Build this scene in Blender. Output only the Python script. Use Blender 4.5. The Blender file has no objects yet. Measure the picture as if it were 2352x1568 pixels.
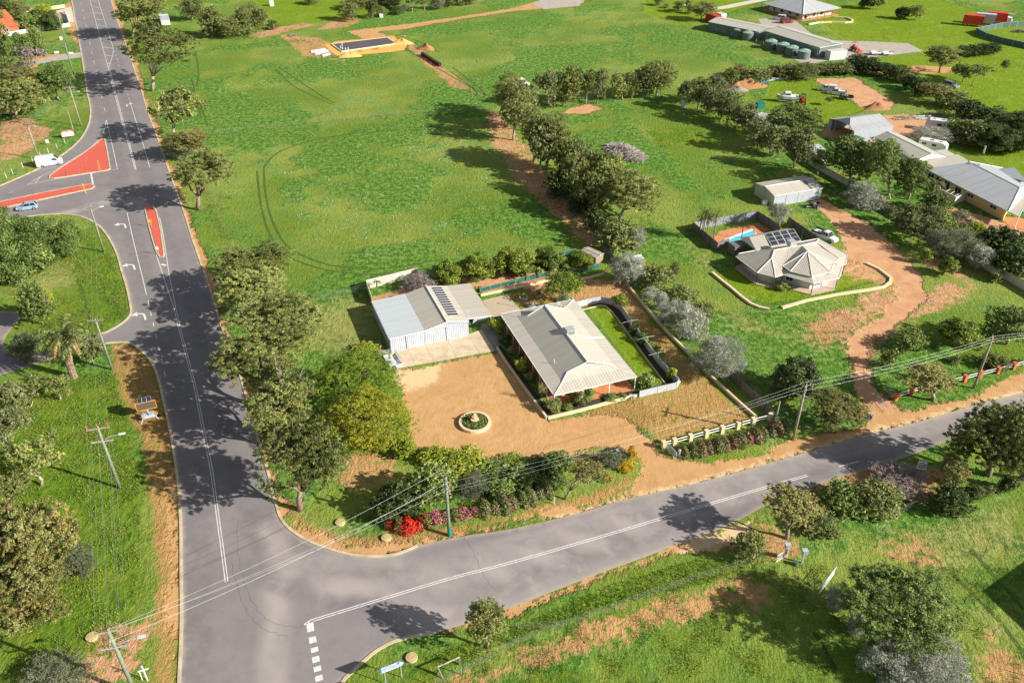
import bpy, math, random
import numpy as np
from mathutils import Vector, Matrix
from mathutils.geometry import tessellate_polygon, delaunay_2d_cdt
S = bpy.context.scene
# ---------- camera ----------
FPX, PITCH, ROLL, H = 1923.67, 0.594462, -0.009261, 75.0      # focal length for a 2352 px wide frame
cam = bpy.data.cameras.new('camera'); camo = bpy.data.objects.new('camera', cam); S.collection.objects.link(camo)
cam.sensor_width = 36; cam.lens = FPX/2352*36; cam.clip_start = 0.5; cam.clip_end = 6000
_f = np.array([0, math.cos(PITCH), -math.sin(PITCH)]); _r0 = np.array([1., 0, 0]); _u0 = np.cross(_r0, _f)
_r = math.cos(ROLL)*_r0+math.sin(ROLL)*_u0; _u = -math.sin(ROLL)*_r0+math.cos(ROLL)*_u0
camo.matrix_world = Matrix(((_r[0], _u[0], -_f[0], 0), (_r[1], _u[1], -_f[1], 0), (_r[2], _u[2], -_f[2], H), (0, 0, 0, 1)))
S.camera = camo
# ---------- light ----------
SUN_EL, SUN_AZ = math.radians(27.0), math.radians(-21.0)      # sun stands to the right and a little behind the camera
sd = Vector((math.cos(SUN_EL)*math.cos(SUN_AZ), math.cos(SUN_EL)*math.sin(SUN_AZ), math.sin(SUN_EL)))
W = bpy.data.worlds.new('World'); S.world = W; W.use_nodes = True
wn = W.node_tree.nodes; bg = wn['Background']; sky = wn.new('ShaderNodeTexSky'); sky.sky_type = 'NISHITA'; sky.sun_disc = False
sky.sun_elevation = SUN_EL; sky.sun_rotation = math.pi/2-SUN_AZ; bg.inputs[1].default_value = 0.06
hs = wn.new('ShaderNodeHueSaturation'); hs.inputs['Saturation'].default_value = .5      # skylight desaturated to keep the shadows from going blue
W.node_tree.links.new(sky.outputs[0], hs.inputs['Color']); W.node_tree.links.new(hs.outputs[0], bg.inputs[0])
sl = bpy.data.lights.new('sun', 'SUN'); sl.energy = 5.0; sl.angle = math.radians(0.5); sl.color = (1, 0.93, 0.82)
so = bpy.data.objects.new('sun', sl); S.collection.objects.link(so); so.rotation_euler = sd.to_track_quat('Z', 'Y').to_euler()
S.view_settings.view_transform = 'Standard'; S.view_settings.look = 'None'; S.view_settings.exposure = 0.74; S.view_settings.gamma = 1
S.cycles.max_bounces = 5; S.cycles.diffuse_bounces = 2; S.cycles.transparent_max_bounces = 6

# ---------- helpers ----------
rnd = random.Random(7)
C = S.collection
def ray(x, y):
    d = _f*FPX+_r*(x-1176)-_u*(y-784); return d
def G(x, y, z=0.0):                     # photo pixel (2352 wide) -> world point on the level z
    d = ray(x, y); t = (z-H)/d[2]; return np.array([d[0]*t, d[1]*t, z])
def onY(x, y, Y):                       # photo pixel -> point at the depth Y
    d = ray(x, y); t = Y/d[1]; return np.array([d[0]*t, Y, H+d[2]*t])
def hgt(bx, by, tx, ty):                # height of something upright from its foot and its top
    B = G(bx, by); return onY(tx, ty, B[1])[2]
def GP(pts, z=0.0): return [tuple(G(x, y, z)[:2]) for x, y in pts]
class MB:
    def __init__(s): s.v = []; s.f = []; s.n = 0
    def add(s, vs, fs):
        s.v.extend([tuple(map(float, v)) for v in vs]); s.f.extend([tuple(i+s.n for i in f) for f in fs]); s.n += len(vs); return s
    def box(s, c, d, rz=0.0):           # centre, full size
        ca, sa = math.cos(rz), math.sin(rz); vs = []
        for k in (-.5, .5):
            for a, b in ((-.5, -.5), (.5, -.5), (.5, .5), (-.5, .5)):
                x, y = a*d[0], b*d[1]; vs.append((c[0]+x*ca-y*sa, c[1]+x*sa+y*ca, c[2]+k*d[2]))
        return s.add(vs, [(3, 2, 1, 0), (4, 5, 6, 7), (0, 1, 5, 4), (1, 2, 6, 5), (2, 3, 7, 6), (3, 0, 4, 7)])
    def wall(s, p, q, z0, z1, th):      # upright box from p to q
        p = np.array(p[:2]); q = np.array(q[:2]); d = q-p; L = np.linalg.norm(d)
        return s.box(((p[0]+q[0])/2, (p[1]+q[1])/2, (z0+z1)/2), (L, th, z1-z0), math.atan2(d[1], d[0]))
    def prism(s, poly, z0, z1):
        n = len(poly); t = tessellate_polygon([[Vector((p[0], p[1], 0)) for p in poly]])
        vs = [(p[0], p[1], z0) for p in poly]+[(p[0], p[1], z1) for p in poly]
        ar = sum(poly[i-1][0]*poly[i][1]-poly[i][0]*poly[i-1][1] for i in range(n))
        fs = []
        for a, b, c in t:
            A, B, D = poly[a], poly[b], poly[c]
            if (B[0]-A[0])*(D[1]-A[1])-(B[1]-A[1])*(D[0]-A[0]) < 0: a, c = c, a
            fs += [(a+n, b+n, c+n), (c, b, a)]
        for i in range(n):
            j = (i+1) % n; fs.append((i, j, j+n, i+n) if ar > 0 else (j, i, i+n, j+n))
        return s.add(vs, fs)
    def sheet(s, poly, z):
        t = tessellate_polygon([[Vector((p[0], p[1], 0)) for p in poly]]); fs = []
        for a, b, c in t:
            A, B, D = poly[a], poly[b], poly[c]
            if (B[0]-A[0])*(D[1]-A[1])-(B[1]-A[1])*(D[0]-A[0]) < 0: a, c = c, a
            fs.append((a, b, c))
        return s.add([(p[0], p[1], z) for p in poly], fs)
    def tube(s, pts, rad, n=6, cap=True):
        pts = [np.array(p, float) for p in pts]; m = len(pts)
        if not hasattr(rad, '__len__'): rad = [rad]*m
        vs = []; fs = []
        for i, p in enumerate(pts):
            d = pts[min(i+1, m-1)]-pts[max(i-1, 0)]; d /= (np.linalg.norm(d)+1e-9)
            a = np.array([0, 0, 1.]) if abs(d[2]) < .9 else np.array([1., 0, 0])
            e1 = np.cross(d, a); e1 /= np.linalg.norm(e1); e2 = np.cross(d, e1)
            for k in range(n):
                t = 2*math.pi*k/n; vs.append(p+rad[i]*(math.cos(t)*e1+math.sin(t)*e2))
        for i in range(m-1):
            for k in range(n):
                l = (k+1) % n; fs.append((i*n+k, i*n+l, (i+1)*n+l, (i+1)*n+k))
        if cap: fs += [tuple(range(n))[::-1], tuple((m-1)*n+k for k in range(n))]
        return s.add(vs, fs)
    def cyl(s, c, r, z0, z1, n=16, r2=None):
        return s.tube([(c[0], c[1], z0), (c[0], c[1], z1)], [r, r if r2 is None else r2], n)
    def lathe(s, c, prof, n=20):        # prof = [(radius, z)]
        return s.tube([(c[0], c[1], z) for r, z in prof], [r for r, z in prof], n) if 0 else s._lathe(c, prof, n)
    def _lathe(s, c, prof, n):
        vs = []; fs = []
        for r, z in prof:
            for k in range(n):
                t = 2*math.pi*k/n; vs.append((c[0]+r*math.cos(t), c[1]+r*math.sin(t), z))
        for i in range(len(prof)-1):
            for k in range(n):
                l = (k+1) % n; fs.append((i*n+k, i*n+l, (i+1)*n+l, (i+1)*n+k))
        fs.append(tuple(range(n))[::-1]); fs.append(tuple((len(prof)-1)*n+k for k in range(n)))
        return s.add(vs, fs)
    def slab(s, polys, th=0.12):        # planar facets given a thickness downwards
        for P in polys:
            n = len(P); P = [np.array(p, float) for p in P]
            ar = sum(P[i-1][0]*P[i][1]-P[i][0]*P[i-1][1] for i in range(n))
            if ar < 0: P = P[::-1]
            vs = P+[p-np.array([0, 0, th]) for p in P]
            fs = [tuple(range(n)), tuple(range(2*n-1, n-1, -1))]+[(i, i+n, (i+1) % n+n, (i+1) % n) for i in range(n)]
            s.add(vs, fs)
        return s
def mesh_of(name, mb, smooth=False, uvroof=False):
    me = bpy.data.meshes.new(name); me.from_pydata(mb.v, [], mb.f)
    if smooth: me.polygons.foreach_set('use_smooth', [True]*len(me.polygons))
    if uvroof:
        uv = me.uv_layers.new(name='uv')
        for p in me.polygons:
            n = p.normal; h = Vector((-n.y, n.x, 0))
            if h.length < 1e-3: h = Vector((1, 0, 0))
            h.normalize(); s_ = n.cross(h)
            for li in p.loop_indices:
                co = me.vertices[me.loops[li].vertex_index].co; uv.data[li].uv = (co.dot(h), co.dot(s_))
    me.update(); return me
def obj(name, mb, mat, parent=None, smooth=False, uvroof=False):
    me = mesh_of(name, mb, smooth, uvroof) if isinstance(mb, MB) else mb
    if mat and not me.materials: me.materials.append(mat)
    o = bpy.data.objects.new(name, me); C.objects.link(o)
    if parent: o.parent = parent
    return o
def thing(name, label, cat, loc=(0, 0, 0), rz=0.0, group=None):
    o = bpy.data.objects.new(name, None); C.objects.link(o); o.location = loc; o.rotation_euler = (0, 0, rz)
    o.empty_display_size = .3; o['label'] = label; o['category'] = cat
    if group: o['group'] = group
    return o
def tag(o, label, cat, group=None, kind=None):
    if label: o['label'] = label
    if cat: o['category'] = cat
    if group: o['group'] = group
    if kind: o['kind'] = kind
    return o
def struct(name, mb, mat, smooth=False):
    o = obj(name, mb, mat, None, smooth); o['kind'] = 'structure'; return o
def copy_tree(o, loc=None, rz=None, label=None, parent=None, scale=None):
    c = o.copy(); C.objects.link(c)
    if parent: c.parent = parent
    if loc is not None: c.location = loc
    if rz is not None: c.rotation_euler = (0, 0, rz)
    if label: c['label'] = label
    if scale: c.scale = scale
    for ch in list(o.children): copy_tree(ch, parent=c)
    return c
def spline(pts, n=6, closed=False):     # Catmull-Rom through the points
    P = [np.array(p, float) for p in pts]; m = len(P); out = []
    for i in range(m if closed else m-1):
        g = (lambda k: P[k % m]) if closed else (lambda k: P[min(max(k, 0), m-1)])
        a, b, c, d = g(i-1), g(i), g(i+1), g(i+2)
        for k in range(n):
            t = k/n; out.append(.5*((2*b)+(-a+c)*t+(2*a-5*b+4*c-d)*t*t+(-a+3*b-3*c+d)*t**3))
    if not closed: out.append(P[-1])
    return out
def offset(line, d):
    L = [np.array(p[:2], float) for p in line]; o = []
    for i, p in enumerate(L):
        t = L[min(i+1, len(L)-1)]-L[max(i-1, 0)]; t /= (np.linalg.norm(t)+1e-9); o.append(p+np.array([-t[1], t[0]])*d)
    return o
def strip(mb, line, w, z, off=0.0):
    a = offset(line, off+w/2); b = offset(line, off-w/2); n = len(a)
    mb.add([(p[0], p[1], z) for p in a]+[(p[0], p[1], z) for p in b], [(i+n, i+n+1, i+1, i) for i in range(n-1)]); return mb
def ribbon(mb, line, w, z0, z1, closed=False):   # upright band along a line (kerbs, low walls)
    L = list(line)+([line[0]] if closed else [])
    a = offset(L, w/2); b = offset(L, -w/2); n = len(a); vs = []
    for p, q in zip(a, b): vs += [(p[0], p[1], z0), (p[0], p[1], z1), (q[0], q[1], z1), (q[0], q[1], z0)]
    fs = []
    for i in range(n-1):
        k = 4*i
        for j in range(4): l = (j+1) % 4; fs.append((k+j, k+4+j, k+4+l, k+l))
    fs += [(3, 2, 1, 0), (4*n-4, 4*n-3, 4*n-2, 4*n-1)]
    return mb.add(vs, fs)

# ---------- materials ----------
def lin(r, g, b): return tuple(((c/255)/12.92 if c/255 <= .04045 else ((c/255+.055)/1.055)**2.4) for c in (r, g, b))+(1,)
class NT:
    def __init__(s, name):
        s.m = bpy.data.materials.new(name); s.m.use_nodes = True; s.t = s.m.node_tree; s.b = s.t.nodes['Principled BSDF']; s.out = s.t.nodes['Material Output']
    def n(s, ty, **k):
        o = s.t.nodes.new('ShaderNode'+ty)
        for a, v in k.items():
            if a.startswith('i_'):
                a = a[2:]; a = int(a) if a.isdigit() else a
                if isinstance(v, bpy.types.NodeSocket): s.t.links.new(v, o.inputs[a])
                else: o.inputs[a].default_value = v
            else: setattr(o, a, v)
        return o
    def link(s, a, b): s.t.links.new(a, b)
    def noise(s, sc, det=3, rough=.55, vec=None, dist=0):
        o = s.n('TexNoise'); o.inputs['Scale'].default_value = sc; o.inputs['Detail'].default_value = det; o.inputs['Roughness'].default_value = rough; o.inputs['Distortion'].default_value = dist
        if vec is not None: s.link(vec, o.inputs['Vector'])
        return o.outputs['Fac']
    def math(s, op, a, b=0, c=0, clamp=False):
        o = s.n('Math', operation=op); o.use_clamp = clamp
        for i, v in enumerate((a, b, c)):
            if isinstance(v, bpy.types.NodeSocket): s.link(v, o.inputs[i])
            else: o.inputs[i].default_value = v
        return o.outputs[0]
    def ss(s, x, lo, hi):                # smooth ramp lo..hi -> 0..1
        o = s.n('MapRange', interpolation_type='SMOOTHSTEP'); s.link(x, o.inputs[0]); o.inputs[1].default_value = lo; o.inputs[2].default_value = hi; return o.outputs[0]
    def mix(s, f, a, b, mode='MIX'):
        o = s.n('Mix', data_type='RGBA', blend_type=mode)
        for sock, v in ((o.inputs[0], f), (o.inputs[6], a), (o.inputs[7], b)):
            if isinstance(v, bpy.types.NodeSocket): s.link(v, sock)
            else: sock.default_value = v if not isinstance(v, tuple) or len(v) == 4 else v+(1,)
        return o.outputs[2]
    def attr(s, name): o = s.n('Attribute'); o.attribute_name = name; return o.outputs['Fac']
    def pos(s): return s.n('NewGeometry').outputs['Position']
    def obj(s): return s.n('TexCoord').outputs['Object']
    def bump(s, h, st, dist=.1):
        o = s.n('Bump'); o.inputs['Strength'].default_value = st; o.inputs['Distance'].default_value = dist; s.link(h, o.inputs['Height']); s.link(o.outputs[0], s.b.inputs['Normal']); return o
    def fin(s, col=None, rough=.8, metal=0., spec=.3):
        if col is not None:
            if isinstance(col, bpy.types.NodeSocket): s.link(col, s.b.inputs['Base Color'])
            else: s.b.inputs['Base Color'].default_value = col
        s.b.inputs['Roughness'].default_value = rough; s.b.inputs['Metallic'].default_value = metal; s.b.inputs['Specular IOR Level'].default_value = spec
        return s.m
_mc = {}
def plain(name, col, rough=.7, metal=0., spec=.3, var=.12, sc=3.0):   # a paint/metal/timber with slight mottling and grime
    if name in _mc: return _mc[name]
    t = NT(name); n = t.noise(sc, 4, .6, t.obj()); col = col+(1,) if len(col) == 3 else col
    c = t.mix(t.ss(n, .3, .75), tuple(x*(1-var) for x in col[:3])+(1,), tuple(min(1, x*(1+var)) for x in col[:3])+(1,))
    _mc[name] = t.fin(c, rough, metal, spec); return _mc[name]
def glass(): 
    if 'glass' not in _mc:
        t = NT('window_glass'); _mc['glass'] = t.fin((.03, .04, .05, 1), .08, 0, .6)
    return _mc['glass']
def roofmat(name, col, var=.06, rib=.25, dirt=(.30, .25, .18), metal=0., rough=.45, streak=.25):
    t = NT(name); uv = t.n('UVMap').outputs[0]; sx = t.n('SeparateXYZ'); t.link(uv, sx.inputs[0])
    w = t.math('SINE', t.math('MULTIPLY', sx.outputs[0], 2*math.pi/rib))
    mp = t.n('Mapping'); t.link(uv, mp.inputs[0]); mp.inputs['Scale'].default_value = (1.1, .12, 1)
    st = t.noise(1.3, 4, .6, mp.outputs[0]); bigm = t.n('Mapping'); t.link(uv, bigm.inputs[0]); bigm.inputs['Scale'].default_value = (1.3, .02, 1)
    bands = t.noise(.9, 1, .5, bigm.outputs[0])
    c = t.mix(t.ss(bands, .35, .65), tuple(x*(1-var) for x in col)+(1,), tuple(min(1, x*(1+var)) for x in col)+(1,))
    c = t.mix(t.math('MULTIPLY', t.ss(st, .5, .8), streak), c, dirt+(1,))
    c = t.mix(t.math('MULTIPLY', t.ss(w, .5, 1), .16), c, tuple(x*.6 for x in col)+(1,))
    t.bump(w, .35, .03); return t.fin(c, rough, metal, .4)
# ---------- regions of the ground, traced on the level plane ----------
def segdist(X, Y, line):
    d = np.full(X.shape, 1e9)
    for (x0, y0), (x1, y1) in zip(line[:-1], line[1:]):
        dx, dy = x1-x0, y1-y0; L = dx*dx+dy*dy+1e-9
        t = np.clip(((X-x0)*dx+(Y-y0)*dy)/L, 0, 1); d = np.minimum(d, np.hypot(X-x0-t*dx, Y-y0-t*dy))
    return d
def sdpoly(X, Y, poly):
    P = list(poly)+[poly[0]]; d = segdist(X, Y, P); ins = np.zeros(X.shape, bool)
    for (x0, y0), (x1, y1) in zip(P[:-1], P[1:]):
        c = (y0 > Y) != (y1 > Y); xi = x0+(Y-y0)*(x1-x0)/((y1-y0) if y1 != y0 else 1e-9); ins ^= c & (X < xi)
    return np.where(ins, d, -d)
def field(X, Y, polys, cap=5.0):
    out = np.full(X.shape, -cap)
    for p in polys:
        p = [tuple(q) for q in p]; xs = [q[0] for q in p]; ys = [q[1] for q in p]
        m = (X > min(xs)-cap) & (X < max(xs)+cap) & (Y > min(ys)-cap) & (Y < max(ys)+cap)
        if m.any(): out[m] = np.maximum(out[m], sdpoly(X[m], Y[m], p))
    return np.clip(out, -cap, cap)
def lfield(X, Y, lines, cap=3.0):
    out = np.full(X.shape, cap)
    for p in lines:
        p = [tuple(q) for q in p]; xs = [q[0] for q in p]; ys = [q[1] for q in p]
        m = (X > min(xs)-cap) & (X < max(xs)+cap) & (Y > min(ys)-cap) & (Y < max(ys)+cap)
        if m.any(): out[m] = np.minimum(out[m], segdist(X[m], Y[m], p))
    return out
SP = lambda pts, n=4: GP([tuple(p) for p in spline(pts, n)])
EASTP = [(250,-40),(255,0),(265,35),(283,85),(305,150),(325,208),(338,253),(355,298),(375,355),(388,392),(400,425),(423,487.5),(440,542.5),(468,622.6),(490.5,687.7),(510.5,755),(540.5,827.3),(565.5,910),(588,992),(615.3,1082.6),(627.8,1135),(640,1175)]
DIRT = [  # bare earth
 [(897,856),(1020,832),(1140,806),(1158,812),(1262,968),(1345,948),(1440,962),(1500,1015),(1520,1040),(1555,1062),(1640,1062),(1765,1036),(1860,1000),(1960,985),(1990,975),(1975,912),(1962,885),(1950,855),(1940,815),(1945,780),(1966,752),(2000,735),(2040,712),(2062,690),(2060,660),(2040,640),(2000,615),(1960,600),(1925,588),(1940,560),(1925,530),(1900,500),(1880,475),(1858,462),(1888,456),(1915,472),(1953,490),(2000,520),(2040,555),(2090,600),(2125,640),(2128,680),(2100,718),(2055,755),(2012,785),(1995,822),(2000,860),(2016,890),(2040,915),(2068,938),(2105,944),(2155,928),(2240,908),(2352,850),(2500,800),(2500,880),(2352,905),(2164,955),(2076,980),(2001,996),(1838,1045),(1700,1086),(1551,1122),(1400,1155),(1323,1180),(1240,1192),(1180,1200),(1178,1190),(1260,1172),(1350,1158),(1410,1146),(1455,1120),(1468,1085),(1462,1052),(1440,1042),(1380,1030),(1290,1050),(1200,1062),(1120,1076),(1040,1050),(960,1032),(942,1012),(935,930),(920,890)],
 [(1621,1228),(1545,1252),(1476,1283),(1391,1313),(1295,1350),(1175,1397),(1000,1456),(1040,1450),(1120,1432),(1200,1400),(1300,1360),(1392,1325),(1480,1293),(1560,1268),(1640,1262),(1690,1240),(1720,1225),(1735,1190),(1700,1195)],
 [(641,1180),(700,1240),(760,1266),(860,1283),(950,1262),(1063,1232),(1176,1206),(1176,1196),(1060,1218),(980,1236),(880,1250),(790,1246),(720,1222),(672,1190),(655,1150)],
 [(x-8,y) for x, y in EASTP]+[(x+10+5*math.sin(y*.05)+(6 if y > 600 else 0),y) for x, y in EASTP[::-1]],
 [(378,1060),(400,1060),(416,1200),(416,1400),(412,1570),(412,1640),(388,1640),(390,1400),(394,1250),(386,1120)],
 [(270,792),(305,800),(330,830),(300,835),(280,815)],
 [(793,72),(925,57),(1060,38),(1176,20),(1240,2),(1260,-10),(1350,-12),(1340,8),(1230,22),(1176,27),(1060,44),(930,68),(870,73),(905,92),(850,98),(820,82)],
 [(745,105),(770,96),(905,82),(935,104),(930,116),(820,128),(770,130),(752,118)],
 [(965,135),(985,128),(1015,150),(1012,158),(990,152)],
 [(1870,182),(1965,178),(2055,236),(2048,250),(2000,256),(1990,252)],
 [(1895,290),(1925,275),(2080,262),(2230,282),(2290,292),(2280,305),(2150,322),(2100,318),(2060,310),(2000,330),(1930,320),(1880,310)],
 [(2150,470),(2200,480),(2270,500),(2352,524),(2450,540),(2450,565),(2352,552),(2270,540),(2200,518),(2160,505)],
 [(1390,250),(1340,262),(1290,262),(1310,248),(1350,240)],
 [(2050,155),(2115,150),(2200,155),(2180,168),(2040,175),(1950,165),(1900,172)],
 [(1003,636),(1140,628),(1290,618),(1290,632),(1180,655),(1105,660),(1060,660),(1010,655)],
 [(1180,640),(1210,630),(1260,636),(1250,662),(1200,665)],
 [(0,85),(40,60),(140,25),(162,0),(180,60),(186,120),(168,90),(150,40),(60,75)],
 [(0,160),(100,125),(185,122),(190,130),(110,135),(70,165)],
]
THIN = [  # earth showing through thin grass
 [(1262,968),(1465,920),(1560,892),(1545,850),(1480,760),(1420,690),(1395,660),(1440,650),(1500,740),(1600,850),(1720,955),(1700,965),(1520,1015),(1440,965),(1345,948)],
 [(1330,640),(1420,645),(1480,740),(1440,760),(1400,690),(1330,680),(1290,690),(1260,680)],
 [(262,790),(305,792),(345,825),(368,892),(390,985),(405,1080),(414,1200),(413,1600),(345,1600),(355,1500),(362,1400),(356,1250),(345,1150),(335,1060),(312,980),(275,900),(255,850)],
 [(1040,1560),(1176,1500),(1300,1455),(1450,1395),(1600,1345),(1700,1330),(1770,1345),(1760,1380),(1660,1395),(1500,1430),(1300,1500),(1176,1545),(1090,1600)],
 [(1130,250),(1180,300),(1250,400),(1330,470),(1420,540),(1400,570),(1350,560),(1280,500),(1200,430),(1150,350),(1120,290)],
 [(1880,560),(1960,590),(2060,640),(2080,700),(1990,745),(1950,790),(1880,790),(1850,740),(1960,700),(2040,650),(1960,640),(1900,600)],
 [(2060,700),(2180,650),(2240,660),(2210,690),(2130,715),(2060,760),(2010,800),(1990,860),(1960,870),(1935,800),(2000,740)],
 [(2180,560),(2130,580),(2200,615),(2240,660),(2225,665),(2190,630),(2120,600)],
 [(1720,1175),(1800,1210),(1830,1262),(1790,1285),(1740,1260),(1690,1262)],
 [(2020,1245),(2130,1235),(2150,1290),(2060,1300),(2000,1275)], [(2270,1450),(2352,1540),(2352,1600),(2250,1560)],
 [(640,78),(740,90),(760,100),(740,130),(790,140),(700,128)],[(560,80),(700,52),(720,58),(600,88)],
 [(0,280),(60,270),(120,300),(100,320),(40,360),(0,370)], [(780,40),(830,45),(800,62),(730,68)],
 [(240,1430),(340,1440),(310,1530),(200,1590),(170,1560)],
 [(820,1040),(900,1050),(930,1100),(820,1130),(790,1100)],
 [(920,80),(1010,150),(1100,215),(1040,200),(960,130)],
 [(1830,1130),(2020,1060),(2180,1080),(2200,1130),(2120,1150),(1900,1120)],
 [(1240,1170),(1420,1150),(1460,1100),(1470,1060),(1480,1110),(1440,1155),(1300,1180)],
 [(1520,1060),(1620,1075),(1760,1050),(1860,1010),(1980,985),(1985,990),(1850,1040),(1650,1090)]]
VSTRIP = THIN.pop(2); OCH2 = THIN.pop(0)
DRY = [  # straw coloured grass
 [(690,700),(845,665),(870,790),(790,830),(690,790)], [(0,660),(60,620),(150,600),(190,620),(180,660),(100,680),(20,700)],
 [(820,1030),(960,1070),(1000,1130),(900,1150),(790,1120)], [(1560,560),(1640,580),(1660,610),(1600,620)],
 [(2010,1230),(2352,1150),(2352,1300),(2150,1330)],[(2250,1380),(2352,1440),(2352,1600),(2200,1600)],
 [(1650,700),(1800,760),(1960,700),(1900,800),(1700,760)],
 [(620,1150),(700,1240),(860,1265),(960,1240),(940,1225),(820,1240),(720,1190)], [(180,560),(60,640),(0,640),(0,600)]]
LAWN = [  # short mown bright grass
 [(1850,30),(2100,-20),(2352,60),(2500,200),(2500,330),(2352,260),(2200,200),(2020,140),(1950,100)],
 [(2020,140),(2200,120),(2352,150),(2600,250),(2600,420),(2352,420),(2200,330),(2330,280),(2150,190)],
 [(1340,690),(1400,690),(1500,800),(1540,870),(1470,865)], [(1640,640),(1760,700),(1850,690),(2040,640),(1990,600),(1900,640),(1700,600)],
 [(1480,0),(1760,0),(1650,40),(1560,60),(1480,30)], [(1770,190),(1870,185),(1990,252),(1900,285),(1830,290),(1750,240)],
 [(1740,500),(1770,490),(1840,560),(1790,570)], [(560,-20),(900,-20),(880,40),(640,60)]]
LUSH = [  # rank taller growth
 [(60,870),(260,850),(300,960),(330,1100),(330,1300),(300,1500),(0,1560),(0,1100),(0,900)], [(1176,1440),(1400,1340),(1600,1280),(1760,1290),(1650,1340),(1400,1400),(1176,1480),(1000,1540),(960,1510)],
 [(0,640),(160,690),(290,650),(300,720),(240,760),(60,760)], [(140,540),(220,520),(270,600),(290,690),(200,720),(150,640)],
 [(1470,300),(1600,290),(1660,330),(1540,345)],[(600,1550),(1500,1600),(1300,1540),(1176,1560)]]
SANDY = [  # pale dusty shoulders
 [(1176,1206),(1323,1175),(1476,1130),(1660,1085),(1838,1035),(1990,985),(2076,970),(2164,945),(2352,890),(2500,850),(2500,905),(2352,912),(2076,985),(1838,1050),(1551,1128),(1323,1188),(1176,1216)],
 [(1590,1235),(1700,1200),(1735,1190),(1720,1225),(1640,1262),(1560,1268)], [(897,856),(1020,832),(1000,880),(930,900)]]
RED = [ [(1850,440),(2352,500),(2352,760),(2100,930),(1960,960),(1900,700),(1850,520)], [(1850,160),(2352,250),(2352,420),(1850,340)],[(940,100),(1020,100),(1020,170),(960,170)],[(0,260),(200,260),(200,400),(0,400)],[(180,1430),(360,1430),(360,1600),(100,1600)],
 [(1000,600),(1290,600),(1290,670),(1000,670)],[(560,40),(780,40),(780,90),(560,90)], [(1100,240),(1430,240),(1430,600),(1300,560),(1100,300)], [(2100,440),(2500,440),(2500,600),(2100,560)]]
YELL = [ [(740,100),(940,80),(940,120),(780,134)] ]
OCHER = [VSTRIP, [(1262,966),(1465,912),(1562,890),(1545,850),(1480,760),(1440,700),(1395,655),(1440,650),(1500,740),(1600,850),(1728,962),(1700,968),(1520,1018),(1480,985),(1400,962),(1330,955)], [(1165,678),(1240,655),(1330,640),(1420,700),(1330,702),(1210,716)], [(1290,690),(1330,640),(1420,650),(1450,690),(1400,690),(1340,688)],
 [(1040,965),(1062,935),(1085,925),(1105,938),(1140,960),(1165,985),(1140,1012),(1090,1020),(1062,1000)], [(1120,1070),(1200,1052),(1290,1045),(1400,1030),(1400,1046),(1290,1062),(1200,1074)], [(640,1160),(700,1225),(760,1255),(860,1265),(960,1245),(1060,1225),(1180,1195),(1180,1180),(1060,1205),(960,1222),(860,1238),(760,1228),(700,1195),(660,1150)], [(1180,1195),(1300,1170),(1400,1145),(1460,1105),(1450,1090),(1380,1125),(1290,1150),(1180,1175)]]
TRK = [[(590,392),(594,430),(601,480),(616,530),(645,577),(690,602),(760,622),(850,630),(930,624),(1000,612)],[(606,385),(608,430),(617,480),(633,525),(660,565),(702,590),(765,610),(850,618),(925,612),(990,600)],
 [(606,385),(640,350),(740,318),(900,300),(1050,298),(1105,306)],[(633,159),(675,198),(728,225),(763,240)],[(644,157),(695,192),(738,220),(769,238)],
 [(1040,155),(1076,183),(1103,203),(1113,218),(1108,226)],[(1035,165),(1070,190),(1092,210),(1098,225)],[(1010,120),(960,95),(920,85)],[(450,120),(456,170),(450,200)],[(455,230),(470,268),(476,290)],[(440,180),(452,230),(462,270)],
 [(640,1600),(700,1560)],[(1870,1450),(1900,1500),(1950,1600)],[(2190,1320),(2290,1420),(2352,1500)],[(2230,1260),(2352,1400)],[(178,640),(200,700),(205,760)],[(930,112),(1010,160),(1090,205),(1130,225)]]
DARK = [[(700,1240),(705,1241)]]
def grid_axis(a, b, st, outer):
    m = list(np.arange(a, b+1e-6, st)); return np.array([a-o for o in reversed(outer)]+m+[m[-1]+o for o in outer])
gx = grid_axis(-262, 300, 0.85, [8, 30, 90, 250, 800, 2500])
gy = [38.0]; st = .62
while gy[-1] < 440: gy.append(gy[-1]+.62+max(0, gy[-1]-110)*.0045)
gy = np.array([-2500, -800, -200, -40, 20]+gy+[480, 600, 900, 1500, 3000.])
X, Y = np.meshgrid(gx, gy); nx, ny = len(gx), len(gy); X = X.ravel(); Y = Y.ravel()
gm = bpy.data.meshes.new('ground'); gm.vertices.add(nx*ny)
gm.vertices.foreach_set('co', np.stack([X, Y, np.zeros_like(X)], 1).ravel().astype(np.float32))
I, J = np.meshgrid(np.arange(nx-1), np.arange(ny-1)); k = (J*nx+I).ravel(); q = np.stack([k, k+1, k+nx+1, k+nx], 1)
# the swimming pool is a real hole in the ground
POOLF = [(1663,551),(1728,528),(1738,540),(1676,561)]
gm.loops.add(q.size); gm.loops.foreach_set('vertex_index', q.ravel().astype(np.int32)); gm.polygons.add(len(q)); gm.polygons.foreach_set('loop_start', np.arange(0, q.size, 4, dtype=np.int32)); gm.update(calc_edges=True)
def setattr_(me, name, arr):
    a = me.attributes.new(name, 'FLOAT', 'POINT'); a.data.foreach_set('value', arr.astype(np.float32))
for nme, polys in (('dirt', DIRT), ('thin', THIN), ('dry', DRY), ('lawn', LAWN), ('lush', LUSH), ('sandy', SANDY), ('red', RED), ('yell', YELL), ('ocher', OCHER)):
    setattr_(gm, nme, field(X, Y, [GP(p) for p in polys]))
setattr_(gm, 'trk', lfield(X, Y, [SP(t) for t in TRK]))

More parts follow.
